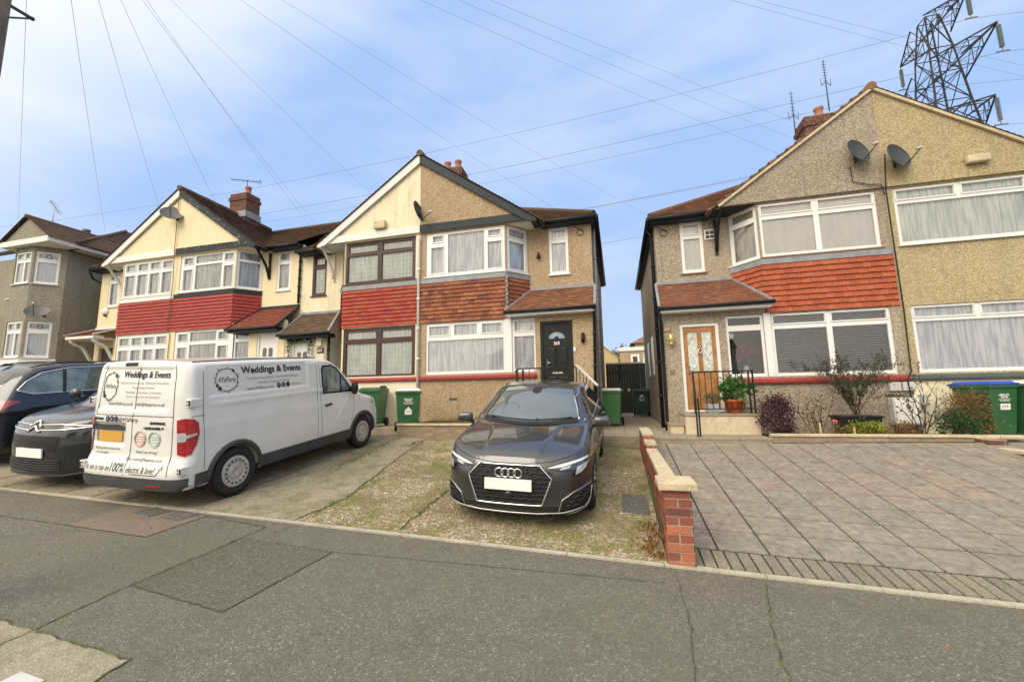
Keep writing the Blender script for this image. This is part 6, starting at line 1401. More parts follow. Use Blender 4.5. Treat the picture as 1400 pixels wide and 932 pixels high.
B.text(lb, 'www.4YaParty.co.uk', 1.24, 1.445, .056, 'R', wid=.48); B.text(lg, '@4YaParty', 1.95, 1.455, .052, 'R', wid=.24)
for k in range(3):
    B.decal('social_icon', [(1.58+.092*k+.040*math.cos(t*.5236), 1.455+.042*math.sin(t*.5236)) for t in range(12)], 'R', 'sticker_black', van, .005, .03); B.text(lg, 'fo.'[k], 1.58+.092*k, 1.455, .06, 'R', off=.008, bold=.003)
    B.decal('social_icon', [(-.45+.078*k+.036*math.cos(t*.5236), 1.12+.04*math.sin(t*.5236)) for t in range(12)], 'F', 'sticker_purple', van, .005, .03); B.text(lg, 'fo.'[k], -.45+.078*k, 1.12, .05, 'F', off=.008, bold=.003)
for (cx, cz, ra, rb, axx) in ((.70, 1.60, .165, .155, 'R'), (-.50, 1.535, .13, .175, 'F')):
    for jj in range(2):
        B.line(lb, [(cx+(ra+.007*math.sin(t*1.1+jj*2))*math.cos(t*.1963), cz+(rb+.007*math.sin(t*1.1+jj*2))*math.sin(t*.1963)) for t in range(33)], axx, .0028, .003, 4, False, 1)
    for t in range(30):
        an = R.uniform(0, 6.28); p = (cx+ra*1.02*math.cos(an), cz+rb*1.02*math.sin(an)); q = (p[0]+.03*math.cos(an+R.uniform(-1.5, 1.5)), p[1]+.03*math.sin(an+R.uniform(-1.5, 1.5))); B.line(lg, [p, q], axx, .0032, .003, 4, False, 2)
    for an, rr in ((.9, .026), (.6, .018), (3.6, .026), (3.95, .034), (4.3, .026), (3.2, .018)):
        B.decal('flower_mark', [(cx+ra*math.cos(an)+rr*(.8+.2*math.cos(5*t*.524))*math.cos(t*.524), cz+rb*math.sin(an)+rr*(.8+.2*math.cos(5*t*.524))*math.sin(t*.524)) for t in range(12)], axx, 'sticker_black' if rr > .025 and an != 4.3 else 'sticker_pink', van, .006, .03)
    B.text(lb, '4YaParty', cx, cz, .10 if axx == 'R' else .08, axx, wid=ra*1.65, shear=.35)
for cx, mt in ((.15, 'sticker_pink'), (.385, 'sticker_green')):
    lr = MB(); B.line(lr, [(cx+.095*math.cos(t*.2618), .885+.095*math.sin(t*.2618)) for t in range(25)], 'F', .008, .003, 4, False, 1); B.line(lr, [(cx+.075*math.cos(t*.2618), .885+.075*math.sin(t*.2618)) for t in range(25)], 'F', .004, .003, 4, False, 1)
    for k in range(3): B.line(lr, [(cx-.05, .915-.03*k), (cx+.05, .915-.03*k)], 'F', .006, .003, 4)
    lr.build('round_badge', mt, van, local=True)
B.line(lb, [(.10,.465),(.52,.465),(.55,.50),(.57,.53)], 'F', .004, .003); B.line(lb, [(.55,.54),(.59,.54),(.59,.575)], 'F', .005, .003)
lb.build('lettering', 'sticker_black', van, local=True); lg.build('small_print', 'sticker_grey', van, local=True)

# ---- dark people carrier, nose out, left of the van
C = dict(L=4.5, r=.33, yw=(.92, 3.68), zb=.19, zl=[(-.1,.72),(0,.78),(.05,.835),(.14,.89),(.3,.94),(.6,1.0),(.9,1.05),(1.3,1.07),(4.2,1.08),(4.6,1.0)], hw=[(.1,.85),(.3,.89),(.6,.912),(.9,.90),(1.1,.87)], tp=[(-.1,.10),(.3,.04),(.8,0),(4,0),(4.5,.05)],
  e0x=[(0,0),(.3,.02),(.5,.06),(.7,.17),(.8,.28),(.92,.65)], e0z=[(.1,.08),(.25,.0),(.5,.0),(.7,.02),(.85,.08),(1,.2)], e1x=[(0,0),(.6,.04),(.9,.25)], e1z=[(.1,.05),(.5,0),(1.2,.1)],
  zg=[(.3,.80),(.75,1.06),(1.2,1.33),(1.6,1.53),(1.95,1.61),(2.6,1.635),(3.4,1.60),(4.0,1.48),(4.35,1.2),(4.6,.9)], sw=.2, mid=2.4, gx=.86, gs=.34, gz=1.04, k1=.12)
cx_, cy_ = -8.38, 4.25
car2 = thing('parked_car', 'dark people carrier with chrome chevron badge, nose out beside the white van', 'car', (cx_, cy_, G(cx_, 4.22)+.005), (.0997, .036, 0))
car2.scale = (1.03, 1.03, 1.12)
B = Body('body', car_sdf(C), (-1.02, -.12, .1), (1.02, 4.65, 1.75), .026, 'paint_dark', car2)
for sx in (-1, 1):
    for y in C['yw']: wheel(car2, sx*.79, y, .33, .21, 5)
m = MB(); m.box(-.6, .6, .4, 4.0, .22, .5); m.build('underbody', 'seam', car2, local=True)
m = MB()
for dz in (.0, .065): 
    B.line(m, [(-.80, .80+dz*.2), (-.45, .775+dz), (-.10, .765+dz)], 'F', .011, .006); B.line(m, [(.80, .80+dz*.2), (.45, .775+dz), (.10, .765+dz)], 'F', .011, .006)
for dz in (0, .06): B.line(m, [(-.115, .745+dz), (0, .815+dz), (.115, .745+dz)], 'F', .014, .012)
m.build('chevron_badge', 'chrome', car2, local=True)
B.decal('upper_grille', [(-.44,.50),(-.47,.70),(.47,.70),(.44,.50)], 'F', 'gloss_black', car2, .004, .06)
for s_ in (-1, 1):
    q = lambda pts: [(s_*a, b) for a, b in pts]
    B.decal('headlight', q([(.50,.58),(.52,.66),(.66,.715),(.84,.72),(.87,.66),(.80,.60)]), 'F', 'lamp_dark', car2, .005, .04)
    B.decal('fog_recess', q([(.58,.30),(.60,.40),(.78,.43),(.85,.38),(.80,.30)]), 'F', 'seam', car2, .005, .04)
    B.decal('day_lamp', q([(.50,.765),(.55,.785),(.80,.815),(.86,.81),(.80,.795)]), 'F', 'lamp_clear', car2, .006, .04)
    sd_ = 'R' if s_ > 0 else 'L'
    B.decal('side_window', [(1.1,1.10),(1.65,1.42),(2.1,1.50),(3.4,1.48),(3.9,1.35),(4.0,1.12)], sd_, 'car_glass', car2, .004, .06)
    m = MB(); m.sphere((s_*1.0, 1.05, 1.14), .11, 12, (1, .6, .75)); m.tube([(s_*.85, 1.1, 1.08), (s_*.95, 1.06, 1.1)], .022, 6); m.build('mirror', 'paint_dark', car2, local=True)
lgm = MB()
for z in (.27, .30, .33, .36, .39): B.line(lgm, [(-.52, z), (.52, z)], 'F', .007, .012)
B.decal('lower_grille', [(-.54,.245),(-.56,.405),(.56,.405),(.54,.245)], 'F', 'seam', car2, .004, .06); lgm.build('grille_slats', 'plastic_dark', car2, local=True)
m = MB(); m.hexa([B.hit(x, z, 'F', .012) for x, z in ((-.26, .425), (.26, .425), (.26, .54), (-.26, .54))], [B.hit(x, z, 'F', .03) for x, z in ((-.26, .425), (.26, .425), (.26, .54), (-.26, .54))]); pl = m.build('number_plate', 'plate_white', car2, local=True)
m = MB(); m.hexa([B.hit(x, z, 'F', .014) for x, z in ((-.30, .425), (-.262, .425), (-.262, .54), (-.30, .54))], [B.hit(x, z, 'F', .03) for x, z in ((-.30, .425), (-.262, .425), (-.262, .54), (-.30, .54))]); m.build('plate_band', 'bin_green', pl, local=True)
B.decal('windscreen', [(-.68,1.12),(-.3,1.075),(0,1.068),(.3,1.075),(.68,1.12),(.60,1.50),(.3,1.555),(0,1.565),(-.3,1.555),(-.60,1.50)], 'F', 'screen_glass', car2, .004, .06)
B.seam([[(-.78,.845),(-.4,.83),(0,.86),(.4,.83),(.78,.845)]], 'F', parent=car2, r=.006)
m = MB(); B.line(m, [(-.80,.235),(-.5,.205),(.5,.205),(.80,.235)], 'F', .012, .012); m.build('lower_lip', 'plastic_dark', car2, local=True)

# ---- dark navy estate, nose in, at the far left
D = dict(L=4.5, r=.34, yw=(.85, 3.62), zb=.2, zl=[(-.1,.95),(0,1.0),(.12,1.06),(.4,1.09),(3.2,1.08),(3.6,1.05),(4.2,.97),(4.45,.86),(4.6,.68)], hw=[(.1,.85),(.3,.89),(.6,.915),(.85,.905),(1.03,.875),(1.2,.85)], tp=[(-.1,.08),(.3,.03),(.8,0),(3.6,0),(4.5,.12)],
  e0x=[(0,0),(.5,.03),(.7,.09),(.8,.17),(.92,.45)], e0z=[(.1,.06),(.3,0),(.6,.02),(.9,.06),(1.1,.12)], e1x=[(0,0),(.4,.04),(.7,.2),(.92,.7)], e1z=[(.1,.05),(.4,0),(.9,.1)],
  zg=[(-.2,.80),(.08,1.11),(.3,1.36),(.5,1.53),(.75,1.62),(1.3,1.66),(2.0,1.66),(2.5,1.60),(2.9,1.43),(3.4,1.12),(3.7,.9)], sw=.12, mid=1.7, gx=.865, gs=.40, gz=1.06, k1=.08,
  side=lambda a, y, z: .012*sst(z, .82, .84)*(1-sst(z, .84, .93))*sst(y, .3, .6)*(1-sst(y, 4.0, 4.3)))
dx_, dy_ = -11.35, 4.72
car3 = thing('parked_car', 'dark navy estate car with chrome window line, nose in at the left edge', 'car', (dx_, dy_, G(dx_, 4.72)+.005), (.0997, .036, 0))
car3.scale = (1, 1, 1.09)
B = Body('body', car_sdf(D), (-1.02, -.12, .1), (1.02, 4.65, 1.78), .026, 'paint_navy', car3)
for sx in (-1, 1):
    for y in D['yw']: wheel(car3, sx*.80, y, .34, .22, 5)
m = MB(); m.box(-.6, .6, .4, 4.0, .22, .5); m.build('underbody', 'seam', car3, local=True)
for s_, sd_ in ((1, 'R'), (-1, 'L')):
    wn = B.decal('side_window', [(.42,1.21),(.56,1.34),(.78,1.47),(1.2,1.545),(1.9,1.555),(2.35,1.51),(2.75,1.33),(3.02,1.14),(2.6,1.13),(.6,1.15)], sd_, 'painted_light_glass', car3, .004, .05)
    m = MB(); B.line(m, [(.41,1.21),(.55,1.35),(.78,1.482),(1.2,1.558),(1.9,1.568),(2.35,1.522),(2.75,1.34),(3.04,1.14),(2.6,1.118),(.6,1.138)], sd_, .011, .005, 6, True); m.build('window_trim', 'chrome', car3, local=True)
    m = MB(); B.line(m, [(1.05,1.14),(1.13,1.54)], sd_, .03, .0); B.line(m, [(1.93,1.13),(1.93,1.55)], sd_, .03, .0); m.build('door_pillars', 'seam', wn, local=True)
    B.corner = (.84, .22)
    tl = B.decal('tail_light', [(-.30,.93),(-.30,1.03),(-.05,1.06),(.10,1.06),(.16,1.04),(.17,1.015),(.10,.985),(.02,.92),(-.1,.91)], 'C'+sd_, 'lamp_red', car3, .006, .03)
    B.seam([[(1.98,.3),(1.97,1.04)],[(1.0,.5),(1.02,.8),(1.06,1.06)],[(3.05,.3),(3.1,.7),(3.05,1.02)]], sd_, parent=car3)
    m = MB(); B.line(m, [(1.12,.93),(1.32,.935)], sd_, .015, .014); B.line(m, [(2.08,.925),(2.28,.93)], sd_, .015, .014); m.build('door_handles', 'paint_navy', car3, local=True)
    m = MB(); m.tube([B.hit(s_*.56, y, 'T', .03) for y in np.linspace(.7, 2.4, 10)], .014, 6); m.build('roof_rail', 'gloss_black', car3, local=True)
B.decal('rear_window', [(-.58,1.2),(-.50,1.48),(.50,1.48),(.58,1.2)], 'F', 'car_glass', car3, .004, .05)
m = MB(); m.prism([(.52,1.60),(.62,1.655),(.74,1.625)], lambda a, b: (-.02, a, b), lambda a, b: (.02, a, b)); m.build('roof_fin', 'paint_navy', car3, local=True)
# ------------------------------------------------------------------ plants
def leafmat(name, cols, rough=.55):
    n = NT(name).set(rough, spec=.3); k = len(cols); n.col(n.ramp(n.rnd(), [(i/max(1, k-1), cols[i]) for i in range(k)]))
    tr = n.n.new('ShaderNodeBsdfTranslucent'); tr.inputs[0].default_value = tuple(sc(cols[len(cols)//2], 1.3))+(1,); mx = n.n.new('ShaderNodeMixShader'); mx.inputs[0].default_value = .25
    n.l.new(n.b.outputs[0], mx.inputs[1]); n.l.new(tr.outputs[0], mx.inputs[2]); n.l.new(mx.outputs[0], n.n['Material Output'].inputs['Surface'])
leafmat('leaf_purple', [(.055, .022, .035), (.10, .035, .05), (.075, .04, .05), (.16, .07, .08)])
leafmat('leaf_olive', [(.05, .065, .03), (.09, .10, .05), (.07, .075, .04), (.12, .12, .07)])
leafmat('leaf_green', [(.035, .10, .02), (.06, .15, .03), (.10, .22, .05), (.045, .12, .03)])
leafmat('leaf_bright', [(.20, .26, .03), (.34, .36, .04), (.14, .20, .03), (.42, .38, .06)])
leafmat('leaf_rust', [(.22, .09, .035), (.30, .15, .05), (.17, .10, .04), (.36, .20, .08), (.12, .10, .03)])
leafmat('leaf_dark', [(.025, .065, .025), (.045, .10, .04), (.07, .13, .05), (.03, .08, .03)])
leafmat('leaf_grey', [(.09, .13, .10), (.14, .19, .14), (.07, .11, .08)])
leafmat('grass', [(.07, .14, .025), (.12, .19, .035), (.19, .23, .06)])
leafmat('leaf_far', [(.04, .06, .025), (.07, .09, .035), (.05, .07, .03), (.09, .11, .05)])
simple('stem', (.16, .10, .06), .85, var=.3); simple('stem_dark', (.07, .05, .035), .85); simple('petal_pink', (.75, .25, .24), .6); simple('petal_red', (.5, .03, .05), .6)
def leaf(m, c, d, l, w, rnd=R):
    d = Vector(d).normalized(); s = d.cross(Vector((rnd.uniform(-1, 1), rnd.uniform(-1, 1), rnd.uniform(-.3, 1)))); s = s.normalized() if s.length > .01 else Vector((1, 0, 0)); n = s.cross(d)
    c = Vector(c); a, b, t_, e = c, c+d*l*.5+s*w/2+n*w*.15, c+d*l, c+d*l*.5-s*w/2+n*w*.15
    i = [m.p(*q) for q in (a, b, t_, e)]; m.f.append(i); m.sm.append(False)
def rdir(up=0): 
    v = Vector((R.gauss(0, 1), R.gauss(0, 1), R.gauss(0, 1)+up)); return v.normalized()
def bush(name, label, c, rx, ry, rz, n, l, w, mat, stems=8, top=.0, shape=2.2, smat='stem_dark', base=None):
    r_ = thing(name, label, 'plant', c); m = MB(); cl = []
    for i in range(max(8, n//26)):
        v = rdir(.2); rr = R.uniform(.55, 1)**.5; cl.append((c[0]+v.x*rx*rr, c[1]+v.y*ry*rr, c[2]+rz+v.z*rz*rr))
    for i in range(n):
        q = R.choice(cl); s_ = .30*min(rx, rz); p = Vector(q)+Vector((R.gauss(0, s_), R.gauss(0, s_), R.gauss(0, s_)))
        p.z = max(p.z, c[2]+.02); o = (p-Vector((c[0], c[1], c[2]+rz*.6))).normalized(); leaf(m, p, (o+rdir()*.9), l*R.uniform(.6, 1.25), w*R.uniform(.7, 1.2))
    m.build('foliage', mat, r_, normals=False)
    m = MB()
    for i in range(stems):
        q = Vector(R.choice(cl)); b0 = Vector((c[0]+R.uniform(-.06, .06), c[1]+R.uniform(-.05, .05), c[2])); mid = b0.lerp(q, .5)+Vector((R.uniform(-.05, .05), R.uniform(-.05, .05), .05)); m.tube([b0, mid, q], [.010, .007, .003], 5)
    m.build('stems', smat, r_); return r_
def twigs(name, label, c, h, spread, n, mat='stem', leaves=None, ln=0, lsz=.04, lw=.02, stakes=False, cat='plant', r0=.012, sub=4):
    r_ = thing(name, label, cat, c); m = MB(); lm = MB(); tipsl = []
    def grow(p, d, L, r, lev):
        pts = [p]; 
        for i in range(4):
            d = (d+Vector((R.gauss(0, .13), R.gauss(0, .13), R.gauss(0.03, .08)))).normalized(); p = p+d*L/4; pts.append(p); tipsl.append((p, d))
        m.tube(pts, [r, r*.9, r*.75, r*.6, r*.45], 5)
        if lev > 0:
            for k in range(sub): i = R.randint(1, 4); grow(pts[i], (d+rdir(.35)*.75).normalized(), L*R.uniform(.35, .6), r*.5, lev-1)
    for i in range(n):
        a = R.uniform(0, 6.28); d = Vector((spread*math.cos(a), spread*math.sin(a)*.8, 1)).normalized(); grow(Vector(c)+Vector((R.uniform(-.05, .05), R.uniform(-.04, .04), 0)), d, h*R.uniform(.6, 1), r0*R.uniform(.7, 1.2), 2 if n < 9 else 1)
    m.build('branches', mat, r_)
    if leaves:
        for i in range(ln): p, d = R.choice(tipsl); leaf(lm, p+rdir()*.03, d+rdir()*1.2, lsz*R.uniform(.6, 1.3), lw*R.uniform(.7, 1.3))
        lm.build('foliage', leaves, r_, normals=False)
    return r_
BZ = .60
bush('shrub', 'dense dark purple leaved shrub at the left end of the flower bed', (3.10, 9.55, BZ), .25, .22, .40, 3200, .05, .03, 'leaf_purple', 10)
twigs('rose_bush', 'nearly leafless brown rose bush beside the purple shrub', (3.80, 9.6, BZ), .95, .33, 7, 'stem', 'leaf_olive', 110, .05, .028)
r_ = thing('trough_planter', 'black plastic trough planter under the blinded window', 'planter', (4.55, 9.75, BZ)); zt = .86
m = MB(); m.hexa([(4.24, 9.58, BZ+.03), (4.84, 9.58, BZ+.03), (4.84, 9.9, BZ+.03), (4.24, 9.9, BZ+.03)], [(4.18, 9.54, 1.02), (4.90, 9.54, 1.02), (4.90, 9.94, 1.02), (4.18, 9.94, 1.02)]); m.hexa([(4.16, 9.52, 1.0), (4.92, 9.52, 1.0), (4.92, 9.96, 1.0), (4.16, 9.96, 1.0)], [(4.16, 9.52, 1.035), (4.92, 9.52, 1.035), (4.92, 9.96, 1.035), (4.16, 9.96, 1.035)]); m.build('trough', 'black_metal', r_, bevel=.01)
m = MB(); m.box(4.20, 4.88, 9.56, 9.92, 1.036, 1.042); m.build('soil', 'soil', r_)
twigs('potted_shrub', 'tall airy small leaved shrub growing from the black trough', (4.55, 9.75, 1.04), .95, .42, 8, 'stem_dark', 'leaf_olive', 4200, .042, .02, r0=.010, sub=5)
bush('low_shrub', 'low yellow-green shrub in front of the black trough', (4.50, 9.42, BZ), .36, .14, .15, 900, .05, .026, 'leaf_bright', 6)
bush('low_shrub', 'small rust brown shrub right of the yellow-green one', (5.0, 9.40, BZ), .26, .13, .14, 420, .05, .024, 'leaf_rust', 8)
twigs('rose_bush', 'leggy bare stemmed rose bush in front of the meter cabinet', (5.50, 9.55, BZ), 1.0, .36, 6, 'stem_dark', 'leaf_dark', 130, .06, .035)
bush('shrub', 'dark green ferny shrub at the right end of the bed', (6.02, 9.5, BZ), .27, .2, .23, 1500, .055, .028, 'leaf_dark', 8)
bush('shrub', 'rust orange shrub in front of the blue lidded bin', (6.30, 9.62, BZ), .29, .2, .42, 1800, .045, .024, 'leaf_rust', 12)
twigs('dead_plant', 'thin dry brown stalks low in the bed beside rose stake', (4.15, 9.42, BZ), .40, .7, 9, 'stem', 'leaf_rust', 40, .04, .02)
m = MB(); c = Vector((4.02, 9.38, .93)); m.tube([(4.0, 9.40, BZ), (4.01, 9.39, .78), c], .005, 5); fl = m.build('rose_flower', 'stem'); tag(fl, 'single pink rose bloom low in the bed', 'flower')
m = MB()
for i in range(16): leaf(m, c, rdir(.4), .055, .05)
m.build('petals', 'petal_pink', fl, normals=False)
for x, h, lb in ((3.74, .32, 'pale wooden stake in the bed beside the bare rose'), (4.30, .24, 'pale wooden stake in the bed left of the yellow-green shrub')):
    m = MB(); m.bar((x, 9.30, BZ-.05), (x-.01, 9.30, BZ+h), .03, .02); tag(m.build('garden_stake', 'shed_wood'), lb, 'stake')
def pot(label, x, y, z, r0, r1, h, mat, sq=False):
    m = MB()
    if sq: m.hexa([(x-r0, y-r0, z), (x+r0, y-r0, z), (x+r0, y+r0, z), (x-r0, y+r0, z)], [(x-r1, y-r1, z+h), (x+r1, y-r1, z+h), (x+r1, y+r1, z+h), (x-r1, y+r1, z+h)]); m.hexa([(x-r1*.9, y-r1*.9, z+h), (x+r1*.9, y-r1*.9, z+h), (x+r1*.9, y+r1*.9, z+h), (x-r1*.9, y+r1*.9, z+h)], [(x-r1*.9, y-r1*.9, z+h+.004), (x+r1*.9, y-r1*.9, z+h+.004), (x+r1*.9, y+r1*.9, z+h+.004), (x-r1*.9, y+r1*.9, z+h+.004)])
    else: m.lathe([(r0, 0), (r1*.97, h*.84), (r1*1.08, h*.85), (r1*1.1, h), (r1*.98, h), (r1*.95, h*.9), (0.0, h*.88)], (x, y, z), n=20)
    return tag(m.build('plant_pot', mat), label, 'pot')
pot('bright orange plastic pot on the sandstone landing', 2.42, 9.95, 1.083, .15, .19, .29, 'terracotta')
bush('potted_plant', 'large glossy green plant in the orange pot', (2.42, 9.95, 1.36), .26, .22, .19, 420, .13, .075, 'leaf_green', 9, smat='stem')
pot('square grey metal pot on the sandstone landing', 1.98, 9.98, 1.083, .11, .13, .20, 'zinc', True)
bush('potted_plant', 'small feathery grey-green plant in the grey pot', (1.98, 9.98, 1.28), .15, .12, .10, 500, .05, .012, 'leaf_grey', 6)
# flowers standing inside the right-hand porch window
r_ = thing('flower_vase', 'red and white flowers in a pale vase behind the porch window', 'vase', (2.93, 10.72, 1.9))
m = MB(); m.lathe([(.06, 0), (.08, .1), (.05, .2), (.06, .24)], (2.93, 10.70, 1.89), n=12); m.build('vase', 'white_plastic', r_)
m = MB(); m2 = MB()
for i in range(46):
    p = Vector((2.93, 10.70, 2.38))+Vector((R.gauss(0, .13), R.gauss(0, .03), R.gauss(0, .12))); (lambda q: [leaf(q, p, rdir(), .06, .05) for _ in range(6)])(m if i % 3 else m2)
m.build('blooms', 'petal_red', r_, normals=False); m2.build('foliage', 'leaf_green', r_, normals=False)
m = MB(); m.lathe([(.0, -.02), (.09, -.01), (.1, 0)], (2.62, 10.66, 2.86), 'Y', 16); m.lathe([(.0, -.02), (.09, -.01), (.1, 0)], (2.62, 10.68, 2.86), 'Y', 16); tag(m.build('wall_plate', 'white_plastic'), 'round white plate seen inside the porch window', 'plate')
# grass tufts and weeds
def tufts(name, label, spots, h, mat='grass', n=60, w=.008):
    m = MB()
    for (x, y, z, rx, ry) in spots:
        for i in range(n): p = (x+R.gauss(0, rx), y+R.gauss(0, ry), z); leaf(m, p, Vector((R.gauss(0, .4), R.gauss(0, .4), 1)), h*R.uniform(.5, 1.2), w)
    o = m.build(name, mat, normals=False); tag(o, label, 'grass', kind='stuff'); return o
tufts('grass', 'tufts of green grass along the raised bed under the wide window', [(-4.35+.25*i, 9.3+.9*R.random(), .90, .12, .12) for i in range(8)]+[(-4.2+.2*i, 10.3, .90, .1, .06) for i in range(8)], .13)
tufts('weeds', 'weeds and moss tufts in the cracks of the concrete drives', [(-4.85+.02*i, 8.5-.22*i, G(-4.8, 8.5-.22*i)+.005, .05, .08) for i in range(12)]+[(-4.3+R.uniform(-.1, .1), 7.9+.07*i, G(-4.3, 7.9+.07*i), .04, .05) for i in range(8)]+[(-2.4, 4.4+.35*i, G(-2.4, 4.4+.35*i)+.005, .02, .06) for i in range(10)]+[(-3.65, 4.5+.3*i, G(-3.65, 4.5+.3*i)+.008, .03, .06) for i in range(5)], .045, n=26, w=.008)
tufts('weeds', 'dry brown debris and weeds at the foot of the brick pillar', [(.28+R.uniform(-.08, .05), 4.35+.14*i, G(.28, 4.35+.14*i)+.005, .05, .05) for i in range(6)], .05, 'leaf_rust', n=40, w=.02)
m = MB()
for i in range(420):
    x, y = R.uniform(-6, 6), R.uniform(1.4, 4.1); 
    if R.random() < .5: x = R.uniform(-4.2, .3); y = R.uniform(4.3, 8.4)
    z = G(x, y)+.008; leaf(m, (x, y, z), (R.gauss(0, 1), R.gauss(0, 1), .1), R.uniform(.01, .026), R.uniform(.006, .014))
o = m.build('leaf_litter', 'leaf_rust', normals=False); tag(o, 'scattered dry leaf scraps and grit on the tarmac and gravelly drive', 'litter', kind='stuff')
# garland round the door of the brown windowed house
r_ = thing('door_garland', 'green festive garland with white flowers round the glazed porch door', 'garland', HH3(3.98, Yb-.06, 1.2)); m = MB(); m2 = MB(); pth = [HH3(3.60, Yb-.06, 1.3+.17*i) for i in range(11)]+[HH3(3.60+.08*i, Yb-.07, 3.06) for i in range(10)]+[HH3(4.36, Yb-.06, 3.06-.17*i) for i in range(11)]
for p in pth:
    for i in range(26): leaf(m, Vector(p)+Vector((R.gauss(0, .04), R.gauss(-.02, .02), R.gauss(0, .05))), rdir()-Vector((0, .5, 0)), .08, .03)
    if R.random() < .55: q = Vector(p)+Vector((R.gauss(0, .03), -.05, R.gauss(0, .04))); [leaf(m2, q, rdir()-Vector((0, .6, 0)), .055, .05) for _ in range(6)]
m.build('foliage', 'leaf_dark', r_, normals=False); m2.build('flowers', 'number_white', r_, normals=False)
# far trees
def tree(label, x, y, z, h, w, n):
    r_ = thing('tree', label, 'tree', (x, y, z)); m = MB(); m.tube([(x, y, z), (x+.1, y, z+h*.3), (x, y, z+h*.6)], [.18, .14, .07], 7)
    cl = []
    for i in range(16): v = rdir(.3); e_ = Vector((x, y, z+h*.62))+Vector((v.x*w*R.uniform(.4, 1), v.y*w*R.uniform(.4, 1), v.z*h*.34*R.uniform(.4, 1))); cl.append(e_); m.tube([(x, y, z+h*.4), Vector((x, y, z+h*.5)).lerp(e_, .5), e_], [.06, .04, .015], 4)
    m.build('trunk', 'stem_dark', r_); m = MB()
    for i in range(n): p = R.choice(cl)+Vector((R.gauss(0, w*.16), R.gauss(0, w*.16), R.gauss(0, h*.07))); leaf(m, p, rdir(), .32, .2)
    m.build('crown', 'leaf_far', r_, normals=False)
for px, Yq, top, w_, lb in ((828, 46, 484, 1.6, 'dark bushy tree beyond the yellow shed, nearest the tan house'), (838, 50, 478, 1.6, 'taller dark tree rising behind the yellow shed'), (850, 48, 474, 1.2, 'thin dark tree left of the flat roofed house')):
    b_ = atY(px, top, Yq); tree(lb, b_.x, Yq, .7, b_.z-.7, w_, 900)

# houses across the street, met only in the window reflections
for k, (dx, lab) in enumerate(((-9.0, 'tan terrace house across the street, reflected in the tan house windows'), (6.6, 'tan terrace house across the street, reflected in the blinded window'))):
    for src, off, nm in ((h4, -2.42, lab), (h3, 2.3, lab.replace('tan terrace', 'cream terrace'))):
        c = copy_tree(src); c.location = (dx+off, -25.5, .2); c.rotation_euler.z = math.pi; c['label'] = nm; c['group'] = 'houses across the street'
# ------------------------------------------------------------------ light
w = bpy.data.worlds.new('World'); scene.world = w; w.use_nodes = True; t = w.node_tree; nn, ll = t.nodes, t.links
bg = nn['Background']; sky = nn.new('ShaderNodeTexSky'); sky.sky_type = 'NISHITA'; sky.sun_disc = False
SUN_EL, SUN_AZ = rad(42), rad(205)      # azimuth clockwise from +Y: the sun is behind the camera to the left
sky.sun_elevation = SUN_EL; sky.sun_rotation = SUN_AZ; sky.air_density = 1.0; sky.dust_density = .6; sky.ozone_density = 1.6
tc = nn.new('ShaderNodeTexCoord'); mp = nn.new('ShaderNodeMapping'); mp.inputs['Scale'].default_value = (1.0, 1.6, 4.2); mp.inputs['Rotation'].default_value = (.15, .1, .5)
ll.new(tc.outputs['Generated'], mp.inputs['Vector'])
def NZ(scale, det, rough, dist, vec):
    z = nn.new('ShaderNodeTexNoise'); z.inputs['Scale'].default_value = scale; z.inputs['Detail'].default_value = det; z.inputs['Roughness'].default_value = rough; z.inputs['Distortion'].default_value = dist; ll.new(vec, z.inputs['Vector']); return z.outputs['Fac']
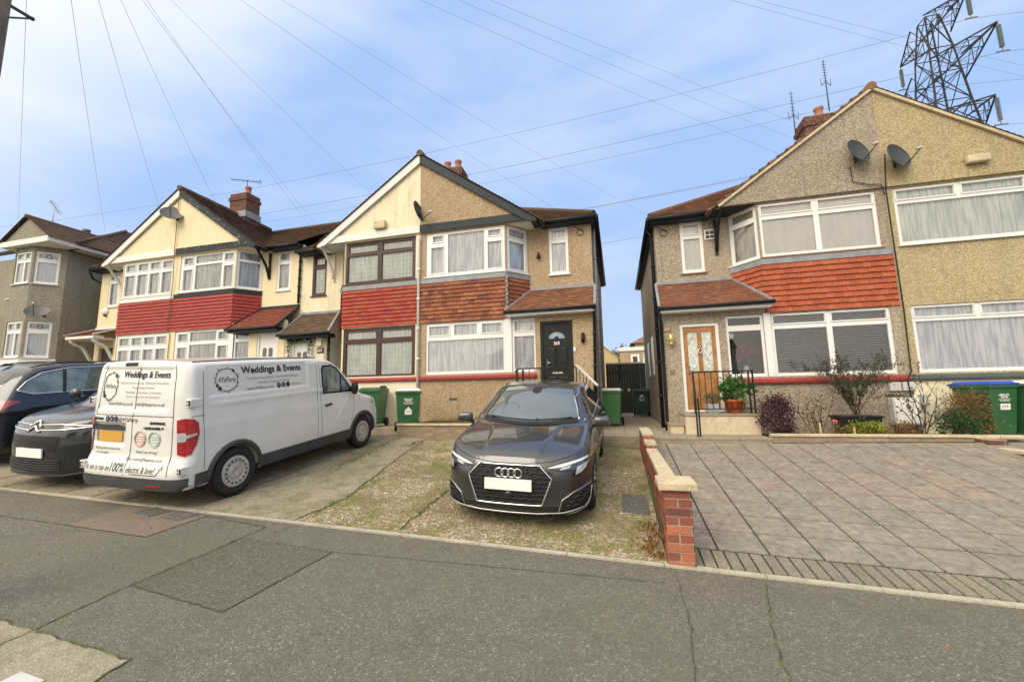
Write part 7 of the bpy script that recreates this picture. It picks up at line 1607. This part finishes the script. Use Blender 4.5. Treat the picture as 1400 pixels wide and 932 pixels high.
def RP(f, a, b, c0, c1):
    r = nn.new('ShaderNodeValToRGB'); r.color_ramp.elements[0].position = a; r.color_ramp.elements[1].position = b; r.color_ramp.elements[0].color = (c0, c0, c0, 1); r.color_ramp.elements[1].color = (c1, c1, c1, 1); ll.new(f, r.inputs['Fac']); return r.outputs['Color']
def MX(f, a, b):
    m = nn.new('ShaderNodeMix'); m.data_type = 'RGBA'
    for i, v in ((0, f), (6, a), (7, b)):
        if hasattr(v, 'links'): ll.new(v, m.inputs[i])
        else: m.inputs[i].default_value = v if i == 0 else tuple(v)+(1,)
    return m.outputs[2]
base = MX(.9, sky.outputs['Color'], (2.75, 4.0, 6.4))
c1 = RP(NZ(1.7, 9, .56, .3, mp.outputs['Vector']), .45, .82, .0, .75)
col = MX(c1, base, (4.9, 5.4, 6.5))
sx = nn.new('ShaderNodeSeparateXYZ'); ll.new(tc.outputs['Generated'], sx.inputs[0])
hz = RP(sx.outputs['Z'], .0, .36, .8, .0); col = MX(hz, col, (4.2, 4.9, 6.1))
# bright warm cloud added around the sun, behind the camera, to soften the light
dt = nn.new('ShaderNodeVectorMath'); dt.operation = 'DOT_PRODUCT'; ll.new(tc.outputs['Generated'], dt.inputs[0]); dt.inputs[1].default_value = (math.sin(SUN_AZ)*math.cos(SUN_EL), math.cos(SUN_AZ)*math.cos(SUN_EL), math.sin(SUN_EL))
br = RP(dt.outputs['Value'], +.16, .80, .0, 1.0); col = MX(br, col, (11.5, 10.4, 8.7))
ll.new(col, bg.inputs['Color']); bg.inputs['Strength'].default_value = .10
sd = bpy.data.lights.new('sun', 'SUN'); so = bpy.data.objects.new('sun', sd); COL.objects.link(so)
sd.energy = 1.5; sd.angle = rad(40); sd.color = (1, .90, .76)
dv = Vector((math.sin(SUN_AZ)*math.cos(SUN_EL), math.cos(SUN_AZ)*math.cos(SUN_EL), math.sin(SUN_EL)))
so.rotation_euler = dv.to_track_quat('Z', 'Y').to_euler()
vs = scene.view_settings; vs.view_transform = 'Standard'; vs.look = 'None'; vs.exposure = 0.68; vs.gamma = 1; vs.use_curve_mapping = False
scene.render.engine = 'CYCLES'; scene.cycles.max_bounces = 8; scene.cycles.transparent_max_bounces = 16
try: scene.cycles.use_denoising = True
except Exception: pass
